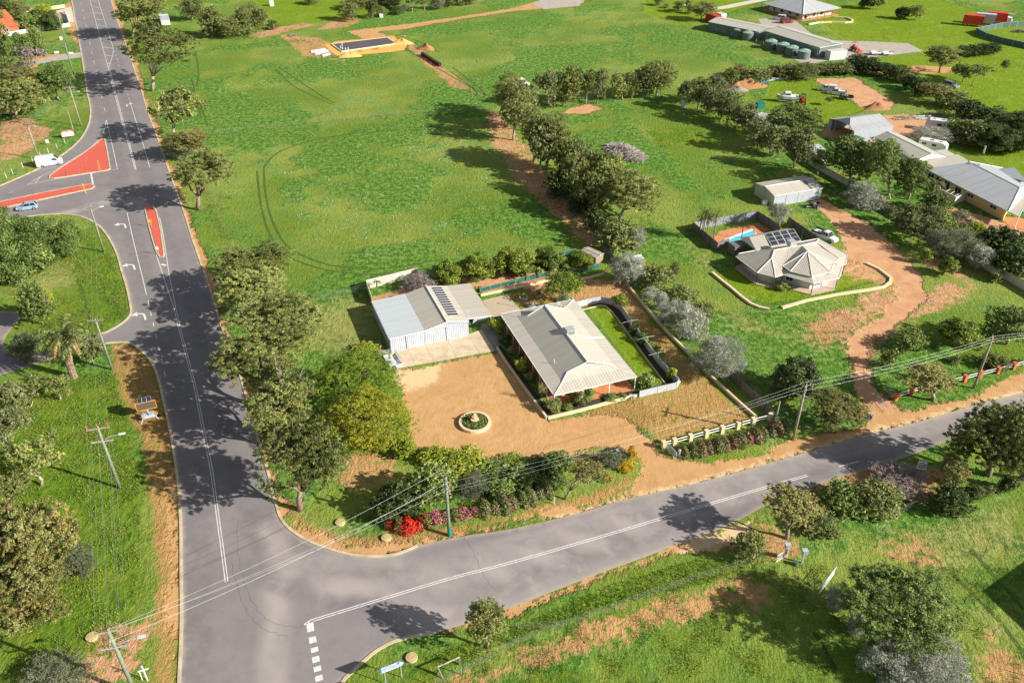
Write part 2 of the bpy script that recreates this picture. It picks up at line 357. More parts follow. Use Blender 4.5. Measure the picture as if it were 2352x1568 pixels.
t = NT('grassland'); P = t.pos(); A = t.attr
n_big = t.noise(.035, 3, .6, P); n_mid = t.noise(.16, 4, .65, P); n_sm = t.noise(.9, 4, .7, P); n_fine = t.noise(3.2, 3, .7, P)
mp = t.n('Mapping'); t.link(P, mp.inputs[0]); mp.inputs['Scale'].default_value = (1.5, .7, 1); mp.inputs['Rotation'].default_value = (0, 0, .5)
n_clump = t.noise(1.1, 5, .75, mp.outputs[0], .3)
g1 = lin(106, 132, 44); g2 = lin(140, 154, 72); g3 = lin(98, 136, 62); g4 = lin(72, 100, 34)
base = t.mix(t.ss(n_big, .38, .62), g1, g2)
base = t.mix(t.math('MULTIPLY', t.ss(n_mid, .42, .68), .75), base, g3)
base = t.mix(t.math('MULTIPLY', t.ss(n_clump, .46, .75), .75), base, g4)
lightc = t.mix(t.ss(n_fine, .45, .8), base, lin(170, 184, 92)); base = t.mix(.55, base, lightc)
weed = t.math('MULTIPLY', t.ss(t.math('ADD', n_mid, t.math('MULTIPLY', n_big, .6)), .86, 1.0), t.ss(n_sm, .46, .62))
zone = t.noise(.03, 3, .55, P, .4); zm = t.ss(t.math('ADD', zone, t.math('MULTIPLY', n_mid, .35)), .64, .74)
wz = t.mix(t.ss(n_sm, .42, .6), lin(68, 116, 40), lin(124, 164, 72)); wz = t.mix(t.math('MULTIPLY', t.ss(n_fine, .60, .72), .7), wz, lin(176, 204, 140)); wz = t.mix(t.math('MULTIPLY', t.ss(n_fine, .42, .3), .5), wz, lin(52, 92, 34))
base = t.mix(t.math('MULTIPLY', zm, .85), base, wz)
base = t.mix(t.math('MULTIPLY', weed, .6), base, lin(150, 178, 124))
e1 = t.math('MULTIPLY', t.math('SUBTRACT', n_sm, .5), 5.0); e2 = t.math('MULTIPLY', t.math('SUBTRACT', n_mid, .5), 7.0); edge = t.math('ADD', e1, e2)
lawn = t.mix(t.ss(n_sm, .35, .7), lin(124, 148, 36), lin(100, 130, 30)); lawn = t.mix(t.math('MULTIPLY', t.ss(n_mid, .5, .75), .4), lawn, lin(166, 172, 84))
base = t.mix(t.ss(t.math('ADD', A('lawn'), e1), -.3, .6), base, lawn)
lush = t.mix(t.ss(n_clump, .4, .7), lin(106, 138, 38), lin(62, 92, 22)); lush = t.mix(t.math('MULTIPLY', t.ss(n_mid, .45, .65), .7), lush, lin(138, 148, 52))
base = t.mix(t.math('MULTIPLY', t.ss(t.math('ADD', A('lush'), edge), -.6, 1.), .85), base, lush)
dryc = t.mix(t.ss(n_fine, .35, .7), lin(184, 174, 118), lin(146, 150, 72)); 
dmask = t.math('MULTIPLY', t.ss(t.math('ADD', A('dry'), t.math('MULTIPLY', edge, 1.3)), -1, 3), t.ss(n_sm, .25, .6))
base = t.mix(t.math('MULTIPLY', dmask, .7), base, dryc)
och = t.mix(t.ss(n_fine, .3, .75), lin(192, 152, 100), lin(168, 138, 80)); och = t.mix(t.math('MULTIPLY', t.ss(n_sm, .5, .68), .7), och, lin(124, 138, 46)); base = t.mix(t.ss(t.math('ADD', A('ocher'), t.math('MULTIPLY', edge, .5)), -.5, .7), base, och)
spot = t.math('MULTIPLY', t.ss(n_big, .55, .7), t.ss(n_sm, .58, .68)); base = t.mix(t.math('MULTIPLY', spot, .35), base, dryc)
streak = t.noise(.35, 6, .75, P, .3)
dirt = t.mix(t.ss(streak, .35, .7), lin(200, 158, 110), lin(186, 144, 96)); dirt = t.mix(t.math('MULTIPLY', t.ss(n_fine, .5, .8), .35), dirt, lin(214, 178, 130))
cx_, cy_ = G(1091, 968)[:2]; sx = t.n('SeparateXYZ'); t.link(P, sx.inputs[0]); dx_ = t.math('SUBTRACT', sx.outputs[0], float(cx_)); dy_ = t.math('SUBTRACT', sx.outputs[1], float(cy_)); rr_ = t.math('SQRT', t.math('ADD', t.math('MULTIPLY', dx_, dx_), t.math('MULTIPLY', dy_, dy_))); an_ = t.math('ARCTAN2', dy_, dx_)
cb = t.n('CombineXYZ'); t.link(t.math('MULTIPLY', rr_, 1.7), cb.inputs[0]); t.link(t.math('MULTIPLY', an_, 1.3), cb.inputs[1]); arcs = t.noise(1.0, 6, .75, cb.outputs[0], .6); dirt = t.mix(t.math('MULTIPLY', t.math('MULTIPLY', t.ss(arcs, .45, .72), t.ss(rr_, 17., 6.)), .4), dirt, lin(218, 180, 130)); dirt = t.mix(t.math('MULTIPLY', t.math('MULTIPLY', t.ss(arcs, .47, .3), t.ss(rr_, 17., 6.)), .35), dirt, lin(180, 134, 88))
redd = t.mix(t.ss(streak, .35, .7), lin(208, 164, 126), lin(190, 140, 104)); dirt = t.mix(t.ss(A('red'), -1.5, 1.5), dirt, redd)
dirt = t.mix(t.ss(t.math('ADD', A('sandy'), e1), -.6, 1), dirt, lin(218, 192, 150)); dirt = t.mix(t.ss(A('yell'), -.5, .8), dirt, lin(226, 176, 98))
thinm = t.math('MULTIPLY', t.ss(t.math('ADD', A('thin'), edge), -.8, .8), t.ss(t.math('ADD', n_sm, t.math('MULTIPLY', n_mid, .5)), .60, .76))
dm = t.ss(t.math('ADD', A('dirt'), t.math('MULTIPLY', edge, .6)), -.4, .4)
ground = t.mix(t.math('MAXIMUM', dm, thinm), base, dirt)
hgtn = t.math('ADD', t.math('MULTIPLY', n_clump, 1.), t.math('MULTIPLY', n_fine, .45))
hm = t.math('MULTIPLY', hgtn, t.math('SUBTRACT', 1.12, t.math('MAXIMUM', dm, t.math('MULTIPLY', t.ss(A('lawn'), -.3, .6), .6))))
hm = t.math('MULTIPLY', hm, t.math('ADD', .72, t.math('MULTIPLY', zm, .7))); t.bump(hm, 1., .45)
gmat = t.fin(ground, .95, 0, .1)
gob = bpy.data.objects.new('ground', gm); C.objects.link(gob); gm.materials.append(gmat); gob['kind'] = 'structure'

# ---------- roads ----------
WEST = [(150,-60),(164,0),(175,60),(186.5,122.6),(195,175),(200,213),(206.5,240),(207.5,268),(200,295),(180,325),(140,358),(82,391),(0,427),(-90,468)]
ISLN = [(-90,548),(0,516),(27.5,506),(75,496),(125,492),(155,492.5),(190,498.7),(220,513.8),(237.7,530),(255,555),(270,587.6),(278,617.6),(287.8,647.6),(296,682),(301,712.7),(295,729),(275,746),(250,760),(233,766)]
VERG = [(243,789),(265,787),(290,787),(306,792),(325,806),(343,825),(358,852),(369,892),(380,940),(390,985),(400.4,1045),(410.4,1122.6),(414,1177),(415.4,1213),(416.6,1351),(416.6,1451),(411.5,1568),(409,1650)]
EAST = [(242,-60),(255,0),(265,35),(283,85),(305,150),(325,208),(338,253),(355,298),(375,355),(388,392),(400,425),(423,487.5),(440,542.5),(468,622.6),(490.5,687.7),(510.5,755),(540.5,827.3),(565.5,910),(588,992),(615.3,1082.6),(627.8,1135),(635,1160),(643,1185),(657,1206),(681,1226),(713,1244),(750.5,1258),(788,1269.4),(825.5,1276),(863,1277.7),(900.6,1274.4),(933,1264.5),(960,1252)]
BN = [(985,1247),(1063.3,1231),(1175.6,1214),(1323,1180),(1400.8,1156),(1476,1137),(1551,1121),(1651,1096),(1763.4,1064),(1838.5,1042.5),(1926,1016),(2001,994),(2076,977.5),(2163.8,952.5),(2264,922.4),(2352,901),(2480,862)]
BS = [(2480,915),(2352,950),(2250,988),(2150,1023),(2040,1064),(1950,1090),(1850,1124),(1763,1158),(1700,1193),(1621,1228),(1545,1254),(1476,1281),(1391,1311),(1295.7,1348),(1175.6,1395),(1090,1425),(998,1454.6)]
SKERB = [(998,1454.6),(958,1459.6),(908,1472),(868,1492),(838,1516),(808,1543.5),(785.5,1568),(750,1640)]
CARP = [(205,772),(160,790),(112,806),(50,812),(20,806),(6,790),(12,775),(30,750),(46,732),(50,718),(20,715),(-60,713),(-60,872),(0,862),(40,850),(70,840),(110,828),(150,812),(200,797)]
sp = lambda L, n=4: [tuple(q) for q in spline(L, n)]
road = sp(WEST)+sp(ISLN)+CARP+sp(VERG)+sp(SKERB)[::-1]+sp(BS)[::-1]+sp(BN)[::-1]+sp(EAST)[::-1]
road = GP(road)
LIGHTS = [SP([(640,1340),(660,1300),(720,1290),(800,1300),(900,1295)]), SP([(630,1340),(640,1420),(625,1500),(630,1600)]), SP([(655,1310),(640,1260),(615,1210)]), SP([(330,480),(300,460),(220,470),(120,500)]),
 SP([(750,1360),(900,1330),(1100,1275),(1300,1215),(1500,1160),(1763,1085),(2001,1015),(2352,915)]), SP([(900,1400),(1100,1330),(1300,1262),(1560,1185),(1763,1125)]), SP([(960,1440),(1176,1370),(1400,1290),(1600,1222)])]
WHEEL = [SP([(210,60),(232,180),(262,300),(290,420),(330,600),(380,760),(420,900),(450,1060),(466,1200),(470,1400),(466,1600)]), SP([(185,60),(205,160),(222,240),(250,330),(272,450),(300,560),(330,700),(372,860),(405,1010),(430,1180),(436,1400),(430,1600)]),
 SP([(250,60),(285,180),(318,300),(350,420),(395,560),(436,700),(482,860),(520,1000),(556,1140),(590,1260),(640,1330)]), SP([(230,30),(262,150),(296,270),(330,400),(366,480)]),
 SP([(620,1180),(650,1240),(710,1285),(800,1310),(900,1315),(1063,1282),(1300,1220),(1560,1150),(1763,1090),(2060,1000),(2352,918)]), SP([(560,1300),(640,1350),(760,1380),(900,1385),(1100,1345),(1300,1285),(1560,1200),(1763,1135),(2001,1050)]),
 SP([(1060,1400),(1250,1335),(1450,1265),(1640,1200),(1800,1140)])]
LEFTC = [SP([(0,455),(100,430),(250,425),(330,440)]), SP([(60,505),(140,478),(240,480),(300,520),(340,620)])]
def cdt_surface(name, poly, z, step, attrs, mat):
    xs = [p[0] for p in poly]; ys = [p[1] for p in poly]; a, b = np.meshgrid(np.arange(min(xs), max(xs), step), np.arange(min(ys), max(ys), step)); a = a.ravel(); b = b.ravel()
    m = sdpoly(a, b, poly) > step*.45; pts = [Vector(p[:2]) for p in poly]+[Vector((x, y)) for x, y in zip(a[m], b[m])]
    n = len(poly); v, e, f, _, _, _ = delaunay_2d_cdt(pts, [(i, (i+1) % n) for i in range(n)], [], 1, 1e-4)
    me = bpy.data.meshes.new(name); me.from_pydata([(p.x, p.y, z) for p in v], [], [tuple(q) for q in f]); me.update()
    for p in me.polygons:
        if p.normal.z < 0: p.flip()
    X = np.array([p.x for p in v]); Y = np.array([p.y for p in v])
    for an, lines in attrs.items(): setattr_(me, an, lfield(X, Y, lines, 6.0))
    setattr_(me, 'edge', segdist(X, Y, [tuple(p) for p in poly]+[tuple(poly[0])]))
    me.materials.append(mat); o = bpy.data.objects.new(name, me); C.objects.link(o); o['kind'] = 'structure'; return o
t = NT('asphalt'); P = t.pos(); A = t.attr
n1 = t.noise(.12, 4, .6, P); n2 = t.noise(.7, 4, .65, P, .5); n3 = t.noise(14, 2, .6, P)
c = t.mix(t.ss(n1, .2, .8), lin(130, 125, 127), lin(143, 137, 137)); c = t.mix(t.math('MULTIPLY', t.ss(n2, .4, .8), .35), c, lin(116, 112, 115))
c = t.mix(t.math('MULTIPLY', t.ss(A('light'), 2.4, .1), .65), c, lin(182, 173, 169))
c = t.mix(t.math('MULTIPLY', t.math('MULTIPLY', t.ss(A('wheel'), 1.5, .2), t.ss(n2, .2, .6)), .5), c, lin(112, 109, 110))
c = t.mix(t.math('MULTIPLY', t.ss(t.math('ADD', A('edge'), t.math('MULTIPLY', n2, 1.2)), 1.4, .4), .5), c, lin(196, 178, 152))
c = t.mix(t.math('MULTIPLY', t.ss(n3, .5, .7), .15), c, lin(90, 86, 86))
t.bump(n3, .25, .02); asph = t.fin(c, .85, 0, .25)
cdt_surface('road', road, .02, 2.2, {'light': LIGHTS, 'wheel': WHEEL+LEFTC}, asph)

# wheel ruts pressed into the paddock
rt = NT('flattened_grass'); rn = rt.noise(1.6, 4, .7, rt.pos()); rt.m.blend_method = 'HASHED' if 0 else rt.m.blend_method
rt.b.inputs['Base Color'].default_value = lin(74, 98, 30); rt.link(rt.ss(rn, .36, .50), rt.b.inputs['Alpha']); rt.b.inputs['Roughness'].default_value = 1
rm_ = MB()
for tk in TRK: strip(rm_, SP(tk, 6), .5, .012)
struct('wheel_ruts', rm_, rt.m)
# kerbs
kerbm = plain('kerb_concrete', (.56, .47, .33), .9, var=.2, sc=.6)
for nm, L in (('kerb', WEST), ('kerb', ISLN), ('kerb', VERG), ('kerb', EAST), ('kerb', SKERB)):
    m = MB(); ribbon(m, [p[:2] for p in GP(sp(L))], .34, -.05, .1); struct(nm, m, kerbm)
# markings
wm = NT('road_paint'); nn = wm.noise(2.5, 5, .7, wm.pos()); wmat = wm.fin(wm.mix(wm.ss(nn, .42, .78), (.74, .74, .73, 1), (.40, .38, .37, 1)), .7)
mk = MB(); ZM = .034
def line(pts, w=.12, off=0., n=5): strip(mk, SP(pts, n), w, ZM, off)
def dbl(pts, g=.14, w=.11): line(pts, w, g); line(pts, w, -g)
dbl([(403,712),(411,748),(420.4,784.8),(436.7,845),(450,897.4),(468,992.5),(485.5,1077.6),(499,1177),(510,1256),(520.5,1335.8)])
line([(366.6,500),(374,535),(385.4,610),(390,637.6),(404,708)],.12); line([(334,497.5),(345,535),(360,587.6),(378,642.6),(401,712)],.12); line([(370,607),(381.6,610)],.5)
line([(292,488.7),(304,542.5),(315.3,590),(328,640),(336.6,677.7)],.13)
def dashes(zs, ox, oy, w=.12, L=None):
    for x0, y0, x1, y1 in zs: line([(ox+x0*.25024, oy+y0*.25024), (ox+x1*.25024, oy+y1*.25024)], w, 0, 1)
dashes([(1358,1190,1366,1230),(1383,1298,1389,1332),(1405,1392,1413,1432),(1428,1495,1438,1537)],0,392.4)
dashes([(1452,42,1466,82),(1480,156,1490,198),(1508,276,1518,320)],0,784.8)
line([(206.4,0),(222.7,60),(240,125),(250,160),(257.8,195),(270,240),(283,290),(298,343),(310,390)],.13); line([(225,0),(240,47.5),(250,80),(259,107.6),(260,120),(256.5,135),(250,155)],.13); line([(253,160),(261,195),(273,240),(286,290),(301,343),(313,390)],.13)
dashes([(850,65,915,72),(865,120,932,128),(880,178,948,186),(890,238,978,245),(925,367,1016,380),(945,435,1036,447),(963,507,1032,517),(983,582,1007,587),(840,12,887,16)],0,0,.3)
dashes([(745,28,749,46),(758,90,763,107),(772,160,777,178),(789,230,793,250),(806,305,811,324),(823,388,829,412),(840,473,846,496),(861,563,867,589),(882,655,887,682),(904,765,910,797),(929,875,936,906),(956,990,965,1026),(1049,476,1052,486),(1062,506,1066,518),(1070,538,1075,550),(1079,562,1083,574),(1089,594,1093,605),(1102,758,1107,781),(1162,828,1166,840),(1172,866,1177,880),(1183,903,1188,917)],0,0)
line([(298.5,234),(319,300),(332,342),(344,385)],.13); line([(244,275),(256.5,328),(270,389)],.13); line([(244,275),(240,298),(229,318),(200,345),(160,370),(125,392.4),(96,404),(62.5,425)],.13); line([(62.5,425),(100,417),(180,403),(252,391),(270,389)],.13); line([(209,398.7),(214,425)],.35); line([(20,443.7),(31,440)],.12); line([(80,422),(92,408),(96,405)],.14)
dbl([(711,1426.5),(738,1418),(888,1372),(1038,1327),(1175.6,1291),(1375.8,1233.4),(1571,1174.6),(1763.4,1117.6),(1854.7,1091.5)]); line([(699,1434.6),(704,1430),(712,1426)],.2,0)
line([(1927.3,1071.3),(1973.6,1058.8)],.13); line([(2090,1024.3),(2132.5,1012)],.13)
for x, a, b in ((711.7,1428,1450),(717.4,1462,1476),(721.7,1486,1497),(724.7,1507,1520),(728.4,1529.5,1541),(731.7,1551,1563)): line([(x-.3,a),(x+2,b)],.75,0,1)
dashes([(1455,852,1455,853)],0,0)
struct('road_markings', mk, wmat)
ck = MB()
for L_ in ([(1063,1231),(1085,1262),(1108,1315),(1130,1350)],[(545,1200),(548,1280),(570,1360),(610,1420),(680,1440),(705,1430)],[(530,1290),(560,1390),(600,1440),(660,1462)]): strip(ck, [tuple(np.array(p)+np.array([.1*math.sin(i*1.7), .12*math.sin(i*2.3)])) for i, p in enumerate(SP(L_, 8))], .03, .026)
struct('road_cracks', ck, plain('bitumen_seam', (.11,.105,.10)))
ar = MB()
def arrow(px, py, turn=1, s=1.0, back=(0, 0)):   # curved turn arrow; the shaft points along the road
    o = G(px, py)[:2]; b = G(px+back[0], py+back[1])[:2]; d = (b-o)/np.linalg.norm(b-o); e = np.array([-d[1], d[0]])*turn
    W_ = lambda u, v: tuple(o+d*u*s+e*v*s)
    L = [W_(2.6, 0), W_(1.2, 0), W_(.5, .12), W_(.15, .5), W_(0, 1.0)]
    strip(ar, spline(L, 3), .34*s, ZM+.004); ar.sheet([W_(.75, 1.0), W_(-.75, 1.0), W_(0, 2.1)], ZM+.005)
for x, y in ((286,513),(306,606),(330,718)): arrow(x, y, -1, 1.0, (8, 30))
arrow(290.5,240,1,.9,(-2,-14) if 0 else (6,25)); 
struct('lane_arrows', ar, wmat)
# raised red traffic islands
redm = NT('red_paving'); b_ = redm.n('TexBrick'); b_.inputs['Scale'].default_value = 3; b_.inputs['Color1'].default_value = lin(216, 104, 88); b_.inputs['Color2'].default_value = lin(204, 94, 78); b_.inputs['Mortar'].default_value = lin(160, 74, 62); b_.inputs['Mortar Size'].default_value = .01
redm.link(redm.pos(), b_.inputs[0]); n_ = redm.noise(.8, 4, .6, redm.pos()); redmat = redm.fin(redm.mix(redm.math('MULTIPLY', redm.ss(n_, .55, .8), .5), b_.outputs[0], lin(190, 130, 100)), .9)
ISL = {'t': ([(236,318),(241,321),(247,350),(253,388),(248,391.5),(200,399),(125,410.5),(114,410),(115,404),(140,386),(180,361),(220,332)], 'wide triangular red paved island with kerb, in the mouth of the side road'),
 's': ([(-60,470),(0,464.5),(100,443),(175,428.7),(206,424),(214,425),(217,429),(211,434),(125,452.5),(60,467),(0,479.5),(-60,490)], 'long thin red paved splitter island between the side road lanes, beside the hatchback'),
 'm': ([(333,478),(337,473.7),(351,473.7),(359,484),(369,527.5),(377,585),(374,592),(368,591),(360,580),(350,547.5),(340,510)], 'narrow tapering red paved island with two signs in the middle of the main road')}
for k_, (L, lab) in ISL.items():
    pl = GP(L); T = thing('traffic_island', lab, 'traffic island', (pl[0][0], pl[0][1], 0), group='red paved traffic islands'); pl = [(x-pl[0][0], y-pl[0][1]) for x, y in pl]
    if sum(pl[i-1][0]*pl[i][1]-pl[i][0]*pl[i-1][1] for i in range(len(pl))) < 0: pl = pl[::-1]
    inn = offset(pl+[pl[0], pl[1]], .22); inn = inn[1:len(pl)+1]; obj('paving', MB().prism([tuple(p) for p in inn], .0, .15), redmat, T)
    m = MB(); ribbon(m, pl, .28, 0, .16, True); obj('kerb', m, kerbm, T)
# ---------- vegetation ----------
def leafmat(name, dark, light, third=None, tfac=.35, trans=.22):
    t = NT(name); a = t.attr('tone'); oi = t.n('ObjectInfo').outputs['Random']
    x = t.math('ADD', t.math('MULTIPLY', a, .85), t.math('MULTIPLY', t.math('SUBTRACT', oi, .5), .3))
    c = t.mix(t.ss(x, .05, .95), dark+(1,), light+(1,))
    if third:
        n = t.noise(1.1, 3, .6, t.obj()); c = t.mix(t.math('MULTIPLY', t.ss(n, .5, .7), tfac), c, third+(1,))
    t.b.inputs['Roughness'].default_value = .55; t.b.inputs['Specular IOR Level'].default_value = .35; t.link(c, t.b.inputs['Base Color'])
    tr = t.n('BsdfTranslucent'); t.link(c, tr.inputs[0]); ms = t.n('MixShader'); ms.inputs[0].default_value = trans
    t.link(t.b.outputs[0], ms.inputs[1]); t.link(tr.outputs[0], ms.inputs[2]); t.link(ms.outputs[0], t.out.inputs[0]); return t.m
def barkmat(name, a, b):
    t = NT(name); n = t.noise(2.2, 5, .7, t.pos(), .8); t.bump(n, .4, .05); return t.fin(t.mix(t.ss(n, .35, .65), a+(1,), b+(1,)), .9, 0, .1)
LM = {'gum': leafmat('gum_leaves', (.075, .10, .022), (.56, .61, .20), (.54, .46, .15), .3, .3), 'gumgrey': leafmat('grey_gum_leaves', (.07, .09, .028), (.46, .51, .22), (.44, .37, .15), .25),
 'dark': leafmat('dark_leaves', (.03, .06, .018), (.15, .21, .055)), 'citrus': leafmat('glossy_orchard_leaves', (.045, .095, .012), (.34, .42, .05), (.42, .40, .05), .35),
 'poin': leafmat('feathery_green_leaves', (.07, .14, .014), (.30, .42, .045), None, 0, .3), 'poiny': leafmat('yellowing_leaves', (.10, .14, .014), (.44, .45, .04), (.50, .42, .04), .4, .3),
 'bright': leafmat('bright_shrub_leaves', (.14, .23, .02), (.66, .68, .08), (.70, .58, .08), .35), 'silver': leafmat('silver_leaves', (.18, .20, .14), (.66, .68, .57)),
 'olive': leafmat('olive_leaves', (.075, .10, .026), (.38, .43, .14), (.34, .25, .10), .35), 'brown': leafmat('rusty_leaves', (.11, .12, .03), (.56, .54, .19), (.56, .36, .12), .4),
 'green': leafmat('mid_green_leaves', (.055, .105, .02), (.38, .48, .13)), 'grey': leafmat('dull_grey_green_leaves', (.08, .10, .05), (.34, .36, .22)),
 'purple': leafmat('dry_purple_twigs', (.16, .13, .12), (.50, .42, .38)), 'red': leafmat('red_flowers', (.40, .012, .01), (.85, .07, .03)), 'pink': leafmat('pink_flowers', (.4, .04, .12), (.75, .18, .34)),
 'gold': leafmat('golden_leaves', (.40, .26, .02), (.8, .60, .06)), 'hedge': leafmat('hedge_leaves', (.06, .10, .025), (.28, .32, .10), (.36, .20, .13), .3), 'palm': leafmat('palm_fronds', (.045, .07, .012), (.34, .38, .13)), 'dead': leafmat('dead_fronds', (.35, .2, .07), (.62, .40, .14))}
BM = {'pale': barkmat('pale_bark', (.50, .43, .35), (.26, .20, .15)), 'brown': barkmat('brown_bark', (.36, .27, .20), (.15, .10, .075)), 'dark': barkmat('dark_bark', (.10, .075, .055), (.05, .04, .03)), 'grey': barkmat('grey_bark', (.36, .31, .27), (.17, .14, .12))}
def leaves_mesh(name, P, N, T, l, w, tone, mat):
    # rhombic leaf sprays; l, w arrays
    B = np.cross(N, T); n = len(P); V = np.empty((n, 4, 3)); V[:, 0] = P-T*l[:, None]/2; V[:, 1] = P+B*w[:, None]/2-N*w[:, None]*.12; V[:, 2] = P+T*l[:, None]/2; V[:, 3] = P-B*w[:, None]/2-N*w[:, None]*.12
    me = bpy.data.meshes.new(name); me.vertices.add(4*n); me.vertices.foreach_set('co', V.ravel().astype(np.float32))
    me.loops.add(4*n); me.loops.foreach_set('vertex_index', np.arange(4*n, dtype=np.int32)); me.polygons.add(n); me.polygons.foreach_set('loop_start', np.arange(0, 4*n, 4, dtype=np.int32)); me.update(calc_edges=True)
    a = me.attributes.new('tone', 'FLOAT', 'POINT'); a.data.foreach_set('value', np.repeat(tone, 4).astype(np.float32)); me.materials.append(mat); return me
def unit(v): return v/(np.linalg.norm(v, axis=-1, keepdims=True)+1e-9)
CROWN = {}
# style: clumps, clump radius, leaves, leaf length, leaf width, droop, gap (0 dense .. 1 open), zmin
STY = {'gum': (36, .225, 7000, .105, .040, .8, .8, -.6), 'open': (20, .22, 3400, .115, .042, .8, .7, -.4), 'tall': (30, .27, 6500, .105, .040, .8, .35, -.95), 'dense': (60, .26, 7000, .10, .06, .1, .1, -.9),
 'bush': (40, .30, 4600, .12, .065, .1, .2, -.75), 'wispy': (34, .26, 6000, .14, .022, .4, .4, -.9), 'flat': (60, .22, 9500, .060, .036, .1, .2, -.35), 'small': (18, .38, 1500, .20, .10, .1, .2, -.7), 'far': (16, .36, 1300, .20, .11, .2, .35, -.85), 'bare': (14, .3, 420, .16, .03, .0, .6, -.5)}
def crown(style, sp, var, big=False):
    key = (style, sp, var, big)
    if key in CROWN: return CROWN[key]
    nc, cr, nl, ll, lw, droop, gap, zmin = STY[style]; nl = int(nl*1.5); ll *= .9
    if big: nl = int(nl*3.9); ll *= .48; lw *= .52; nc = int(nc*1.5); cr *= .85
    r = np.random.default_rng(abs(hash((style, var))) % 99991 if 0 else (sum(map(ord, style))*131+var*977+(5 if big else 0)))
    i = np.arange(nc*3)+.5; ph = np.arccos(1-2*i/(nc*3)); th = math.pi*(1+5**.5)*i; D = np.stack([np.cos(th)*np.sin(ph), np.sin(th)*np.sin(ph), np.cos(ph)], 1)
    D = unit(D+r.normal(0, .22, D.shape)); D = D[D[:, 2] > zmin]; D = D[r.permutation(len(D))[:nc]]
    rad = 1-cr*(.75+.5*r.random(len(D))); rad *= 1-.28*gap*r.random(len(D)); inner = r.random(len(D)) < .22; rad = np.where(inner, rad*.6, rad)
    lob = np.sin(D[:, 0]*3+var)*np.cos(D[:, 1]*3.3+var*2); rad *= 1-.10*gap-.12*lob
    K = D*rad[:, None]; R = cr*(.7+.6*r.random(len(D))); ct = r.random(len(D))
    wts = R**2; c = r.choice(len(D), nl, p=wts/wts.sum()); d = unit(r.normal(0, 1, (nl, 3))+np.array([0, 0, .25])+D[c]*.35)
    q = r.random(nl)**.42; P = K[c]+d*(R[c]*q)[:, None]*np.array([1.12, 1.12, .82])
    if style in ('gum', 'tall', 'open', 'bush', 'flat', 'wispy', 'far'):     # sprays gather in small tufts
        ns = 20; SC = np.repeat(K, ns, 0)+unit(r.normal(0, 1, (len(D)*ns, 3))+np.array([0, 0, .3]))*(np.repeat(R, ns)*r.random(len(D)*ns)**.4)[:, None]*np.array([1.5, 1.5, .95])
        j = c*ns+r.integers(0, ns, nl); off = unit(r.normal(0, 1, (nl, 3))); pull = .27 if style != 'wispy' else .42
        P = SC[j]+off*(R[c]*pull*r.random(nl)**.5)[:, None]*np.array([1.1, 1.1, .7]); d = unit(off*.5+d*.5); tn = r.random(len(SC))[j]
    else: tn = r.random(nl)
    N = unit(d*.7+r.normal(0, .55, (nl, 3))+np.array([0, 0, .35])); T = r.normal(0, 1, (nl, 3)); T[:, 2] -= droop*2.2; T = unit(T-N*(T*N).sum(1, keepdims=True))
    tone = np.clip(.28*ct[c]+.3*tn+.42*r.random(nl), 0, 1)
    z_ = r.random(nl)**2; L = ll*(.5+1.3*z_); Wd = lw*(.55+1.0*z_)
    me = leaves_mesh('crown', P, N, T, L, Wd, tone, LM[sp]); CROWN[key] = (me, K); return CROWN[key]
def trunk_mb(F0, K, r0, rr, fork=.42, bare=0, lean=0, sides=6):
    # local: foot at origin; K = clump centres; limbs gather clumps
    m = MB(); cz = K.mean(0); kmax = K[:, 2].max(); n = max(2, min(6, len(K)//6)); idx = [int(np.argmax(K[:, 2]))]
    for _ in range(n-1): d = np.min([np.linalg.norm(K-K[j], axis=1) for j in idx], 0); idx.append(int(np.argmax(d)))
    lab = np.argmin([np.linalg.norm(K-K[j], axis=1) for j in idx], 0)
    fk = np.array([cz[0]*fork*.6, cz[1]*fork*.6, max(.25, (kmax*fork*.62))])
    m.tube([(0, 0, -.1), fk*.5+np.array([rr.gauss(0, .12), rr.gauss(0, .12), 0]), fk], [r0*1.25, r0*.95, r0*.8], sides+2)
    for j in range(n):
        S_ = K[lab == j]; a = fk+(S_.mean(0)-fk)*.58; mid = (fk+a)/2+np.array([rr.gauss(0, .25), rr.gauss(0, .25), rr.uniform(0, .3)])
        m.tube([fk*.98, mid, a], [r0*.62, r0*.45, r0*.34], sides)
        for kc in S_:
            mm = (a+kc)/2+np.array([rr.gauss(0, .2), rr.gauss(0, .2), rr.uniform(.0, .35)]); m.tube([a, mm, kc], [r0*.30, r0*.19, r0*.07], 4, False)
    for _ in range(bare):
        kc = K[rr.randrange(len(K))]; o = unit(kc-cz); e = kc+o*rr.uniform(.5, 1.6)+np.array([0, 0, rr.uniform(.2, 1.)]); s0 = kc*.6+fk*.4
        m.tube([s0, (s0+e)/2+np.array([rr.gauss(0, .2), rr.gauss(0, .2), .3]), e], [r0*.22, r0*.15, r0*.05], 4, False)
        for _ in range(3): p = s0+(e-s0)*rr.uniform(.5, .95); m.tube([p, p+np.array([rr.gauss(0, .5), rr.gauss(0, .5), rr.uniform(.1, .8)])], [r0*.09, r0*.03], 3, False)
    return m
tree_count = [0]
